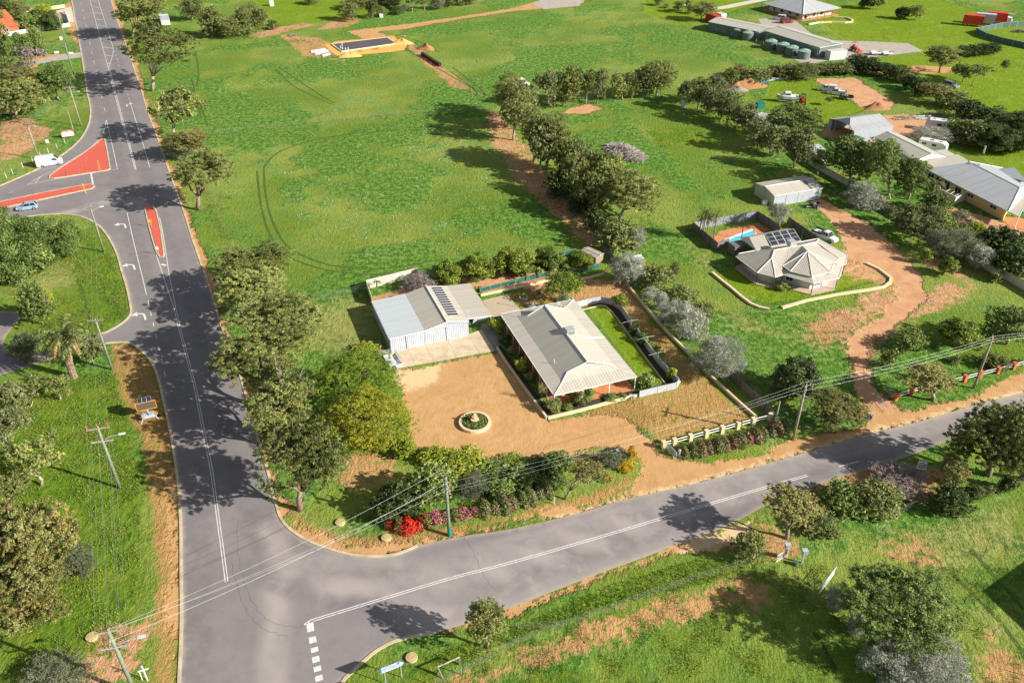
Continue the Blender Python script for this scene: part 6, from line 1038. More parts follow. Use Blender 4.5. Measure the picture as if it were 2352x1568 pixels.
def trailer(label, px, py, head, L=2.6, W=1.6, z=.62, cage=.0, col=None, load=0, group=None, spare=True):
    B = G(px, py); T = thing('trailer', label, 'trailer', (B[0],B[1],0), head, group); c = col or steelw; m = MB(); m.box((0,0,z),(L,W,.07))
    for s in (-1,1): m.box((0,s*W/2,z+.2),(L,.05,.4)); m.box((s*L/2,0,z+.2),(.05,W,.4))
    obj('tub', m, c, T); m = MB(); m.tube([(L/2,-W*.35,z-.05),(L/2+1.2,0,z-.08)], .05, 5); m.tube([(L/2,W*.35,z-.05),(L/2+1.2,0,z-.08)], .05, 5); m.cyl((L/2+1.15,.0), .035, 0, z+.2, 6); obj('drawbar', m, galv, T)
    for s in (-1,1): wheel(T, -.05, s*(W/2+.14), .32, .2); obj('mudguard', MB().box((-.05,s*(W/2+.14),.72),(.85,.24,.05)), c, T)
    if cage:
        m = MB()
        for s in (-1,1):
            for zz in (.0,.33,.66,1.): m.tube([(-L/2,s*W/2,z+.42+cage*zz),(L/2,s*W/2,z+.42+cage*zz)], .022, 4); m.tube([(s*L/2,-W/2,z+.42+cage*zz),(s*L/2,W/2,z+.42+cage*zz)], .022, 4)
            for k in range(7): x = -L/2+L*k/6; m.tube([(x,s*W/2,z+.4),(x,s*W/2,z+.42+cage)], .018, 4)
            for k in range(5): y = -W/2+W*k/4; m.tube([(s*L/2,y,z+.4),(s*L/2,y,z+.42+cage)], .018, 4)
        obj('cage', m, galv, T)
    if spare: m = MB(); m.tube([(L/2+.12,-.35,z+.2),(L/2+.3,-.35,z+.2)], .3, 16); o = obj('spare_wheel', m, tyre, T); m = MB(); m.tube([(L/2+.3,-.35,z+.2),(L/2+.32,-.35,z+.2)], .17, 12); obj('rim', m, rim, o)
    if load: m = MB(); [m.box((rnd.uniform(-L/3,L/3),rnd.uniform(-W/4,W/4),z+.25+rnd.uniform(0,.2)),(rnd.uniform(.3,.9),rnd.uniform(.3,.6),.3),rnd.uniform(0,3)) for _ in range(load)]; obj('load', m, timber, T)
    return T
trailer('galvanised box trailer with a mesh cage parked on the shed apron', 903, 838, math.radians(-64), 3.3, 1.9, .62, .85)
trailer('dark box trailer behind the two white utes', 1942, 228, math.radians(-28), 3.6, 1.9, .7, 0, dkfr, 5); trailer('low white trailer with a cage on the gravel yard', 2010, 126, math.radians(8), 3.4, 1.9, .6, .5); trailer('flat white trailer at the east end of the gravel yard', 2036, 127, math.radians(10), 3.0, 1.8, .6, 0); trailer('small white trailer near the dark bushes by the caravan', 2228, 286, math.radians(15), 3.0, 1.8, .6, .5)
trailer('dark small trailer with a frame parked by the white shed doors', 1870+2, 476, math.radians(200), 1.9, 1.2, .5, 0, dkfr, 3)
# boat on a trailer
B = G(1808,234); T = thing('boat', 'white cabin boat on a trailer on the grass above the large green tree', 'boat', tuple(B), math.radians(172)); m = MB(); bo = steelw
def hull(w, z0, z1): return [(-w*.25, z0), (-w, z0+.45), (-w, z1), (w, z1), (w, z0+.45), (w*.25, z0)]
loft(m, [(-2.9, hull(1.05,.6,1.65)), (-1, hull(1.15,.55,1.65)), (1.4, hull(1.0,.6,1.75)), (2.5, hull(.55,.85,1.9)), (3.1, hull(.08,1.3,2.0))]); obj('hull', m, plain('boat_grey', (.42,.44,.48), .35), T)
m = MB(); loft(m, [(-2.85, hull(1.1,1.2,1.72)), (1.4, hull(1.04,1.3,1.82)), (3.05, hull(.1,1.5,2.05))]); obj('deck', m, bo, T); m = MB(); loft(m, [(-.6, ring(.75,1.8,.8,2.4,.7,2.75)), (.9, ring(.75,1.8,.78,2.4,.66,2.72)), (1.6, ring(.6,1.8,.6,1.85,.5,1.95))]); cb = obj('cabin', m, bo, T); [obj('cabin_window', MB().box((.15,s*.79,2.3),(1.2,.04,.42)), glass(), cb) for s in (-1,1)]; obj('windscreen', MB().box((1.2,0,2.3),(.06,1.2,.5)), glass(), cb)
m = MB(); m.box((-3.1,0,1.4),(.35,.4,1.0)); obj('outboard_motor', m, dkfr, T); m = MB(); m.box((0,0,.48),(5.5,.12,.12)); [m.box((0,s*.9,.48),(4.8,.1,.1)) for s in (-1,1)]; obj('trailer_frame', m, galv, T); [wheel(T,-.5,s*1.05,.32) for s in (-1,1)]
# forklift / small tractors
def tractor(label, px, py, head, col, s=1.0, name='tractor', mast=False):
    B = G(px, py); T = thing(name, label, name.replace('_',' '), tuple(B), head); c = plain('machine_'+name+str(px), col, .5); m = MB(); loft(m, [(-.9*s, ring(.4*s,.5,.45*s,.8*s,.4*s,1.2*s)), (.2*s, ring(.4*s,.5,.45*s,.8*s,.38*s,1.15*s)), (1.2*s, ring(.35*s,.5,.38*s,.8*s,.32*s,1.05*s))]); obj('body', m, c, T)
    m = MB(); [m.tube([(x*s,y*s,1.1*s),(x*s,y*s,2.2*s)], .04, 4) for x in (-.8,.2) for y in (-.45,.45)]; m.box((-.3*s,0,2.22*s),(1.2*s,1.05*s,.07)); obj('canopy', m, c if not mast else dkfr, T); m = MB(); m.box((-.5*s,0,1.35*s),(.4,.5,.5)); obj('seat', m, dkfr, T)
    for sd_ in (-1,1): wheel(T,-.6*s,sd_*.65*s,.55*s,.28*s); wheel(T,.95*s,sd_*.55*s,.36*s,.2*s)
    m = MB()
    if mast: [m.box((1.45*s,y,1.3*s),(.1,.08,2.6*s)) for y in (-.35,.35)]; [m.box((1.9*s,y,.15),(.9,.1,.05)) for y in (-.3,.3)]; obj('mast', m, dkfr, T)
    else: [m.tube([(.9*s,y,.9*s),(2.0*s,y,.5*s)], .06, 5) for y in (-.4,.4)]; m.box((2.2*s,0,.35*s),(.45,1.5*s,.45*s)); obj('bucket', m, redp, T)
tractor('red and black forklift on the grass beside the boat', 1843, 238, math.radians(-100), lin(190,50,36)[:3], 1.1, 'forklift', True); tractor('orange tractor parked on the gravel yard', 1962, 117, math.radians(-70), lin(200,90,50)[:3], 1.2)
# caravan, camper roof, truck
def vanbox(name, label, cat, px, py, head, dims, mat, stripes=None, wheels=((-.2,),), nose=.8, win=2, group=None):
    L, W, Hh = dims; B = G(px, py); T = thing(name, label, cat, tuple(B), head, group); m = MB(); w = W/2; loft(m, [(-L/2, ring(w,.45,w,1.5,w*.94,Hh)), (L/2-nose, ring(w,.45,w,1.5,w*.94,Hh)), (L/2, ring(w*.96,.7,w*.96,1.2,w*.9,Hh*.78))]); obj('body', m, mat, T)
    for s in (-1,1):
        for k in range(win): x = -L*.3+k*L*.36; f = obj('window', MB().box((x,s*(w-.01),1.75),(1.0,.06,.5)), dkfr, T); obj('pane', MB().box((x,s*(w+.02),1.75),(.86,.04,.4)), glass(), f)
        for x in (-.35,.45): wheel(T, x, s*(w-.12), .33)
    m = MB(); m.box((-.4,0,Hh+.08),(.7,.7,.16)); m.box((L*.25,0,Hh+.06),(.5,.5,.12)); obj('roof_hatch', m, conc2, T); m = MB(); m.tube([(L/2,-.5,.5),(L/2+1.4,0,.48)], .05, 4); m.tube([(L/2,.5,.5),(L/2+1.4,0,.48)], .05, 4); obj('drawbar', m, galv, T); return T
vanbox('caravan', 'white caravan parked on the red earth yard', 'caravan', 2158, 300, math.radians(155), (7.2,2.4,2.75), steelw); vanbox('camper', 'white camper with roof hatches behind the workshop roof', 'camper', 2140, 346, math.radians(-38), (6.2,2.3,2.5), steelw)
RT = 'red and grey truck boxes inside the top right field'; FR = lambda x, y: (2185.6+x*.1238, 16.6+y*.1238)
for i, (x, y, lab, col, cabin) in enumerate([(435,375,'red box truck body nearest the green cloth fence corner',redp,0),(660,345,'grey box truck body between the two red ones',plain('truck_grey', lin(176,190,204)[:3]),0),(880,320,'red box truck with a white cab, farthest right of three',redp,1)]):
    p = G(*FR(x, y)); T = thing('truck', lab, 'truck', tuple(p+np.array([0,2.5,0])), math.radians(-28), RT); m = MB(); m.box((0,0,2.1),(6.5,2.5,2.9)); obj('cargo_box', m, col, T); obj('chassis', MB().box((.4,0,.55),(7.6,.9,.25)), dkfr, T); [wheel(T, xx, s*1.05, .48, .28) for xx in (-2.1,-1.0) for s in (-1,1)]
    m = MB(); loft(m, [(3.3, ring(1.05,.5,1.1,1.4,1.0,2.3)), (4.7, ring(1.05,.5,1.08,1.3,.9,2.2)), (5.1, ring(1.0,.5,1.0,1.1,.85,1.3))]); (obj('cab', m, steelw, T), obj('windscreen', MB().box((4.95,0,1.75),(.1,1.7,.6)), glass(), T), [wheel(T, 4.2, s*.95, .46, .26) for s in (-1,1)]) if cabin else None
# variable message board on its trailer
B = G(343,985) if 0 else G(345,960); T = thing('message_board', 'orange framed solar message board trailer standing on the dry verge', 'message board', tuple(B), math.radians(22)); org = plain('orange_steel', lin(240,160,30)[:3], .5)
m = MB(); m.box((0,.0,.55),(1.9,1.3,.10)); m.box((0,.0,.72),(1.5,.8,.3)); obj('trailer_deck', m, galv, T); [wheel(T,0,0,.3) for _ in ()]
for s in (-1,1):
    m = MB(); m.tube([(s*1.02,-.12,.32),(s*1.02,.12,.32)], .32, 16); obj('wheel', m, tyre, T); obj('mudguard', MB().box((s*1.02,0,.7),(.3,.8,.06)), org, T)
    for y in (-.75,.75): m = MB(); m.tube([(s*.85,y*.8,.6),(s*1.25,y*1.3,0)], .035, 5); obj('stabiliser_leg', m, steelw, T)
m = MB(); m.box((0,0,1.35),(.16,.16,1.5)); obj('mast', m, galv, T); m = MB(); m.box((0,-.05,2.35),(2.55,.16,1.25)); fr_ = obj('board', m, dkfr, T); m = MB(); m.box((0,-.15,2.98),(2.65,.1,.06)); m.box((0,-.15,1.72),(2.65,.1,.06)); m.box((-1.29,-.15,2.35),(.06,.1,1.2)); m.box((1.29,-.15,2.35),(.06,.1,1.2)); obj('board_frame', m, org, T)
sc_ = plain('brown_screen', (.12,.095,.085), .6, var=.2, sc=20); obj('screen', MB().box((0,-.15,2.35),(2.44,.05,1.12)), sc_, fr_); uvquad('solar_panel', [(-.95,-.25,3.10),(.85,-.25,3.10),(.85,.55,3.35),(-.95,.55,3.35)], solar('solar_board', 3, 1), T); m = MB(); m.box((-.75,-.35,.95),(.4,.35,.35)); m.box((.25,-.3,.9),(.5,.4,.25)); obj('battery_box', m, plain('blue_grey_box', lin(150,170,190)[:3]), T)
# ---------- power poles and lines ----------
polem = barkmat('green_treated_pole', (.26,.30,.22), (.17,.20,.15)); poleg = barkmat('grey_weathered_pole', (.40,.35,.29), (.26,.22,.18)); teal = plain('teal_sleeve', lin(30,128,118)[:3], .5); insu = plain('brown_insulator', (.30,.12,.07), .3); wirem = plain('aluminium_wire', (.38,.40,.40), .4, .2)
PT = {}
def pole(key, bx, by, h, label, mat, arms, lamp=None, sleeve=False, lean=(0, 0), r=.17):
    B = G(bx, by); T = thing('power_pole', label, 'power pole', (B[0],B[1],0), 0, 'power poles along the roads'); tp = np.array([lean[0], lean[1], h])
    obj('pole', MB().tube([(0,0,-.2), tp*.5, tp], [r*1.15, r, r*.8], 10), mat, T, True); PT[key] = []
    if sleeve: obj('sleeve', MB().cyl((0,0), r*1.25, -.05, 1.5, 12), teal, T)
    for (z, L, az, n) in arms:
        c = tp*(z/h); d = np.array([math.cos(az), math.sin(az), 0]); o = obj('crossarm', MB().box((c[0]+d[1]*.12, c[1]-d[0]*.12, z), (L,.12,.12), az), galv if z < h-.9 else plain('grey_timber_arm', (.36,.33,.29), .9), T); pts = []
        for k in range(n):
            u = (k/(n-1)-.5)*(L-.2) if n > 1 else 0; p = c+d*u; q = (p[0], p[1], z+.06); m = MB(); m.lathe((p[0]+d[1]*.12, p[1]-d[0]*.12), [(.05,z+.05),(.09,z+.12),(.05,z+.2),(.08,z+.26),(.03,z+.33)], 8); obj('insulator', m, insu, o); pts.append(np.array([B[0]+p[0]+d[1]*.12, B[1]+p[1]-d[0]*.12, z+.33]))
        PT[key].append(pts)
    if lamp:
        z, az, L = lamp; c = tp*(z/h); d = np.array([math.cos(az), math.sin(az), 0]); a = c+d*.1; e = c+d*L+np.array([0,0,.5]); o = obj('lamp_arm', MB().tube([a, (a+e)/2+np.array([0,0,.12]), e], .04, 6), galv, T); m = MB(); m.box((e[0]+d[0]*.3, e[1]+d[1]*.3, e[2]), (.75,.3,.14), az); lh = obj('lamp_head', m, plain('lamp_grey', (.55,.60,.64), .3), o); m = MB(); m.box((e[0]+d[0]*.35, e[1]+d[1]*.35, e[2]-.09), (.45,.22,.05), az); obj('lens', m, glass(), lh)
    return T
B1 = G(246.5,1443.4,10.2); import numpy.linalg as nl_
def px(P): d = np.array(P)-np.array([0,0,H]); w_ = d@_f; return (1176+FPX*(d@_r)/w_, 784-FPX*(d@_u)/w_)
b1 = px((B1[0],B1[1],0))
pole('p1', b1[0], b1[1], 10.2, 'green power pole with a teal foot at the bottom left corner', polem, [(9.9,2.3,.25,3),(8.9,1.6,-1.2,2),(7.6,2.6,.22,4)], (7.7,.25,2.2), True, r=.2)
T = thing('power_pole', 'x', 'power pole') if 0 else None
tp = pole('p2', 275.3, 1120.1, 10.2, 'transformer pole with three brown fuse stacks beside the message board', polem, [(9.9,2.6,.25,3),(7.9,2.6,.22,4)], (8.0,.25,2.1), r=.19)
m = MB(); [m.lathe((u*1.2*math.cos(.25), u*1.2*math.sin(.25)-.1), [(.06,9.95),(.13,10.05),(.06,10.15),(.13,10.25),(.06,10.35),(.13,10.45),(.05,10.7)], 8) for u in (-1,0,1)]; obj('fuse_stack', m, insu, tp)
pole('p3', 257.8, 848.6, 9.3, 'grey green power pole at the kerb between the car park and the orange verge', polem, [(9.0,2.3,.1,4)]); m = None
pole('p4', 239.7, 579.6, 9.9, 'pale green power pole with a street lamp on the grassy island', polem, [(9.6,2.0,.1,3)], (8.6,.5,1.6))
pole('p5', 186.4, 289, 10.3, 'weathered power pole beside the slip lane below the vacant block', poleg, [(10.,2.4,.1,4)], (8.5,.0,1.6)); pole('p6', 170.7, 173.9, 10, 'dark power pole with a teal foot beside the pale side path', polem, [(9.7,2.2,.1,4)], None, True); pole('p7', 153, 100, 9.8, 'power pole farthest along the road, by the tiled house garden', polem, [(9.5,2.2,.1,4)], (9.2,.0,1.8))
pole('p8', 89.6, 365.4, 8.8, 'weathered power pole directly above the white van', poleg, [(8.5,2.3,-.3,4)], (7.6,-.2,1.4)); 
pole('pc', 1032.7, 1229.4, 9.4, 'green power pole with a teal foot behind the road corner hedge', polem, [(9.3,2.4,-1.0,2),(8.2,2.2,1.9,2),(7.6,1.9,1.95,2)], None, True, r=.19); pole('pr', 1821.5, 1010, 9.2, 'grey power pole between the round black tree and the rusty one', poleg, [(8.9,2.2,1.2,3),(7.6,1.8,-.6,2)]); pole('pr2', 2236.4, 891.1, 8.9, 'dark power pole beside the brick pillar fence', poleg, [(8.6,2.2,1.2,4)])
m = MB(); b_ = G(1781,971); m.box((0,0,1.9),(.14,.14,3.8)); T = thing('meter_post', 'short steel post with a white meter box at the end of the dark fence', 'meter post', tuple(b_)); obj('post', m, galv, T); obj('meter_box', MB().box((0,-.15,.8),(.5,.35,.7)), steelw, T)
def wire(a, b, sag, lab, r=.009, n=12):
    pts = [a+(b-a)*t-np.array([0,0,sag*4*t*(1-t)]) for t in np.linspace(0,1,n)]; O = pts[0].copy(); O[2] = 0; m = MB(); m.tube([p-O for p in pts], r, 4); o = obj('power_line', m, wirem); o.location = tuple(O); tag(o, lab, 'power line', 'overhead power lines')
def run(ka, ia, kb, ib, sag, lab, r=.008):
    A_, B_ = PT[ka][ia], PT[kb][ib]; n = min(len(A_), len(B_))
    if np.dot(A_[-1]-A_[0], B_[-1]-B_[0]) < 0: B_ = B_[::-1]
    wds = ['first','second','third','fourth']
    for k in range(n): wire(A_[k], B_[k], sag, wds[k]+' wire from the west '+lab if 'PX' not in lab else lab, r)
run('p1',0,'p2',0,.5,'on the top arm, bottom left pole to transformer pole'); run('p1',2,'p2',1,.6,'on the lamp arm, bottom left pole to transformer pole'); run('p2',0,'p3',0,.5,'between the transformer pole and the kerb pole'); run('p3',0,'p4',0,.5,'between the kerb pole and the island lamp pole'); run('p4',0,'p5',0,.7,'over the side road, island pole to weathered pole'); run('p5',0,'p6',0,.4,'between the weathered pole and the teal footed one'); run('p6',0,'p7',0,.3,'between the two farthest poles'); run('p8',0,'p5',0,.4,'between the van pole and the weathered pole')
A_, B_ = PT['p1'][0], PT['pc'][0]; wire(A_[1], B_[0], .9, 'upper wire across the junction to the corner pole', .013); wire(A_[2], B_[1], .9, 'second wire across the junction to the corner pole', .013); wire(PT['p1'][1][0], PT['pc'][1][0], .9, 'third wire across the junction to the corner pole', .013); wire(PT['p1'][1][1], PT['pc'][2][1], 1.0, 'lowest wire across the junction to the corner pole', .015)
for i, (a, b) in enumerate([((0,0),(0,0)),((0,1),(0,1)),((1,0),(0,2)),((2,0),(1,0))]): wire(PT['pc'][a[0]][a[1]], PT['pr'][b[0]][b[1]], .9, ['top','second','third','lowest'][i]+' wire over the sandy yard from the corner pole', .007)
for i in range(3): wire(PT['pr'][0][i], PT['pr2'][0][i], .6, ['north','middle','south'][i]+'ern wire from the grey pole to the brick fence pole', .007)
for i in range(3): p = PT['pr2'][0][i]; wire(p, p+np.array([34,8,.6]), .6, ['north','middle','south'][i]+'ern wire leaving the brick fence pole off the right edge', .007)
wire(PT['p8'][0][0], PT['p8'][0][0]+np.array([-38,-14,0]), .5, 'upper wire leaving the van pole off the left edge'); wire(PT['p8'][0][3], PT['p8'][0][3]+np.array([-38,-14,0]), .5, 'lower wire leaving the van pole off the left edge')
A_ = PT['p1'][2]; [wire(A_[k], A_[k]+np.array([4,-40,0]), .5, ['first','second','third','fourth'][k]+' wire running off the bottom edge from the corner pole') for k in range(4)]
# ---------- fences ----------
def wirefence(pts, h, label, step=3.0, nw=4, pm=None, group=None, rails=None, pr=.05, wr=.006):
    P = [np.array(p) for p in GP(pts)]; O = P[0]; P = [p-O for p in P]; T = thing('fence', label, 'fence', (O[0],O[1],0), 0, group); m = MB(); cnt = 0
    for a, b in zip(P[:-1], P[1:]):
        L = np.linalg.norm(b-a); k = max(1, int(round(L/step)))
        for i in range(k+(1 if b is P[-1] else 0)):
            c = a+(b-a)*i/k; cnt += 1
            if cnt < 98: obj('post', MB().cyl((c[0],c[1]), pr, -.05, h+.1, 6), pm or timber, T)
        for j in range(nw): z = h*(j+1)/nw; m.tube([(a[0],a[1],z),(b[0],b[1],z)], wr, 3)
    obj('wires', m, rails or plain('dull_wire', (.30,.31,.29), .6), T); return T
wirefence([(470,312),(640,292),(840,272),(1060,256),(1125,250)], 1.2, 'wire fence crossing the paddock from the road gums to the track', 4, 5, wr=.009); wirefence([(660,702),(720,692),(790,677),(846,664)], 1.1, 'short wire fence from the roadside gums to the tin shed wall', 4, 5, wr=.01)
wirefence([(478,430),(497,480),(516,525),(536,566)], 1.2, 'wire fence running down the paddock edge beside the middle island', 4, 4, wr=.014, rails=plain('green_wire', (.30,.42,.30), .6)); wirefence([(1226,408),(1290,468),(1350,530),(1395,575)], 1.2, 'wire fence beside the shaded dirt track', 3.5, 4); wirefence([(1190,1445),(1300,1430) if 0 else (1290,1440),(1413,1398),(1510,1362),(1601,1331),(1690,1305),(1740,1295)], 1.1, 'sagging wire fence between the road verge and the lower paddock', 3.5, 5, wr=.006)
wirefence([(1000,1575),(1060,1548),(1190,1478),(1290,1440)], 1.1, 'wire fence from the timber rail to the lower paddock', 3.5, 5, wr=.006); wirefence([(925,108),(990,150),(1060,195),(1130,232)], 1.0, 'wire fence beside the tractor ruts east of the building slab', 5, 3); wirefence([(935,66),(1000,54),(1100,38),(1180,28)], 1.0, 'wire fence along the south side of the sand track', 5, 3)
wirefence([(2004,140),(2070,131),(2139,124),(2200,120)], 1.3, 'green wire fence south of the gravel yard', 4, 5, rails=plain('green_wire', (.3,.42,.3), .6)); wirefence([(2012,1255),(2052,1192),(2100,1165),(2199,1218),(2258,1277),(2320,1340)], 1.1, 'paddock fence of thin steel posts in the lower right', 6, 2, dkfr, pr=.035); wirefence([(2213,1387),(2280,1460),(2352,1550)], 1.1, 'second line of thin steel posts in the lower right paddock', 6, 2, dkfr, pr=.035)
wirefence([(2050,1180),(2120,1160),(2200,1148),(2352,1110)], 1.1, 'wire fence behind the dark round shrubs along the verge', 4, 4); wirefence([(1645,74),(1680,84),(1720,94),(1770,110),(1820,130),(1852,142)], 1.2, 'white post fence between the water tanks and the green field', 4, 3, white); wirefence([(0,418),(30,400),(76,372),(112,352),(150,330)], 1.2, 'thin wire fence along the vacant block above the van', 3, 4, white)
wirefence([(1995,700-40),(2000,664)], 1, 'x') if 0 else None
sheetfence([(1218,606),(1270,594),(1323,582)], 1.0, plain('shade_cloth', lin(44,100,88)[:3], .9), 'green shade cloth fence behind the fruit trees', pm=timber); sheetfence([(1300,634),(1340,626),(1376,614)], .9, plain('shade_cloth', lin(44,100,88)[:3]), 'green shade cloth fence beside the little lean-to', pm=timber); sheetfence([(1103,672),(1150,660),(1184,652),(1215,643),(1262,632)], .9, plain('shade_cloth', lin(44,100,88)[:3]), 'green shade cloth along the raised bed north of the paved court', pm=timber)
sheetfence([(2352,60),(2300,64),(2240,76),(2262,88),(2300,99),(2350,110),(2420,124)], 1.7, plain('dull_green_cloth', lin(84,108,100)[:3], .9), 'dull green cloth fence round the yard by the truck boxes', pm=galv, step=3.5)
world_wall('raised_bed_wall', [(1104,680),(1150,670),(1190,662),(1240,650),(1280,640)], .3, .4, limest, 'low block edge of the raised garden bed north of the paved court', 'garden wall'); world_wall('raised_bed_wall', [(1318,646),(1350,640),(1386,631)], .3, .4, limest, 'low block edge of the small bed by the lean-to', 'garden wall')
m = MB(); m.sheet(GP([(1106,676),(1104,667),(1190,650),(1262,634),(1280,638),(1190,660)]), .12); struct('raised_bed', m, soilm)
# scalloped pale fence round the side lawn
sheetfence([(1324,706),(1352,699),(1380,694),(1408,699),(1425,712),(1450,748),(1480,792),(1510,832),(1540,866),(1558,884),(1553,892) ,(1510,902),(1468,912)], 1.1, ribbed('ribbed_pale_fence', lin(196,202,212)[:3], .22), 'pale slatted fence curving round the side lawn of the farmhouse', pm=post, step=1.8, th=.05)
world_wall('lawn_edging', [(1336,712),(1380,702),(1392,704),(1405,716),(1440,762),(1480,818),(1515,864),(1530,884)], .15, .12, limest, 'thin pale edging between the side lawn and its flower bed', 'edging')
m = MB(); m.sheet(GP([(1336,710),(1352,701),(1380,696),(1406,701),(1423,714),(1450,751),(1478,793),(1508,833),(1538,868),(1553,886),(1532,886),(1516,862),(1482,816),(1442,760),(1407,713),(1392,701),(1378,699)]), .013); struct('flower_bed', m, _mc['dark_mulch'])
world_wall('track_wall', [(1417,622),(1450,668),(1490,716),(1530,762),(1568,800),(1630,864),(1690,920),(1738,962)], .3, .45, limest, 'long low concrete wall beside the shaded track, below the silver bushes', 'wall')
sheetfence([(1676,866),(1700,888),(1730,918),(1755,944),(1772,962)], 1.5, rib_d, 'dark sheet fence at the foot of the largest silver bush'); sheetfence([(1384,574),(1400,592),(1414,610)], 1.4, rib_d, 'short dark sheet fence at the bend of the shaded track')
sheetfence([(1856,376),(1893,398),(1935,421),(1963,436),(2013,472),(2060,499),(2110,527),(2200,577),(2262,619),(2310,642),(2352,666),(2420,706)], 1.5, rib_c, 'long pale sheet fence between the sandy drive and the long house', pm=post, cap_=rust)
def railfence(pl, label, pm, rm, ph, ps, nr=2, group=None, ends=None):
    P = [np.array(p) for p in GP(pl)]; O = P[0]; P = [p-O for p in P]; T = thing('pillar_fence', label, 'fence', (O[0],O[1],0), 0, group); a0 = math.atan2(*(P[-1]-P[0])[::-1])
    for p in P: o = obj('pillar', MB().box((p[0],p[1],ph/2), (ps,ps,ph), a0), pm, T); obj('cap', MB().box((p[0],p[1],ph+.04), (ps+.08,ps+.08,.08), a0), pm, o)
    for j in range(nr):
        m = MB(); z = ph*(.5+.38*j)
        for a, b in zip(P[:-1], P[1:]): d = unit(b-a)*ps/2; m.tube([tuple(a+d)+(z,), tuple(b-d)+(z,)], .06, 6)
        obj('rail', m, rm, T)
    return T
railfence([(1523.4,1029),(1547.7,1022.5),(1584.7,1013),(1621,1003),(1657.3,993.5),(1693.6,984),(1728.6,975),(1768,965)], 'cream block pillar fence with two white rails east of the driveway', limest, white, 1.15, .5); railfence([(2056,918),(2092,906),(2136,893),(2214,876),(2250,866),(2290,857),(2326.5,847),(2370,836)], 'red brick pillar fence with two pale rails beside the road', plain('orange_brick', lin(206,110,76)[:3], .85, sc=9), galv, 1.1, .5)
railfence([(1120,1086),(1160,1083),(1195,1080),(1250,1070),(1306,1063),(1375.8,1054),(1418,1046)], 'dark rail and block pillar fence behind the front shrubs', conc2, dkfr, 1.0, .45)
def gate(pa, pb, h, label, mat=None, ang=None, mesh_=True, name='gate'):
    a, b = [np.array(p) for p in GP([pa, pb])]; T = thing(name, label, 'gate', (a[0],a[1],0)); d = b-a; m = MB(); m.tube([(0,0,.15),(0,0,h),(d[0],d[1],h),(d[0],d[1],.15),(0,0,.15)], .035, 5); m.tube([(0,0,.15),(d[0],d[1],h)], .02, 4); obj('frame', m, mat or steelw, T); m = MB()
    for k in range(1,10): p = d*k/10; m.tube([(p[0],p[1],.15),(p[0],p[1],h)], .012, 3)
    for k in range(1,6): z = .15+(h-.15)*k/6; m.tube([(0,0,z),(d[0],d[1],z)], .012, 3)
    obj('mesh', m, galv, T); return T
gate((1880,1366),(1916,1318),1.2,'open white mesh gate at the corner of the lower right paddock'); gate((1782,1292),(1808,1276),1.2,'white mesh gate leaning beside the meter boxes'); gate((1530,1030),(1552,1056),1.2,'open steel gate folded back at the driveway mouth'); gate((2012,922),(2034,948),1.2,'steel gate at the left side of the sandy drive',galv); gate((2052,914),(2030,896),1.2,'steel gate folded back to the right of the sandy drive',galv)
def postbox(px_, py_, label, h=1.6, bw=.55, name='meter_box'):
    B = G(px_, py_); T = thing(name, label, name.replace('_',' '), tuple(B)); obj('post', MB().box((0,0,h/2),(.22,.16,h)), galv, T); bb = obj('box', MB().box((0,0,h+.2),(bw,.4,.6)), plain('box_grey', lin(176,188,200)[:3]), T); obj('door', MB().box((0,-.22,h+.2),(bw*.8,.04,.45)), galv, bb); obj('lid', MB().box((0,0,h+.53),(bw+.1,.52,.06)), plain('box_grey', (.4,.4,.4)), bb); return T
postbox(1842,1292,'grey meter box on a tall post, right one of two'); postbox(1803,1278,'grey meter box with its post hidden by the mesh gate'); m = MB(); m.cyl((0,0),.28,0,.55,12); o = obj('drum', m, plain('green_drum', (.08,.13,.08))); b_ = G(1826,1296); o.location = tuple(b_); tag(o, 'dark green drum standing between the meter boxes', 'drum')
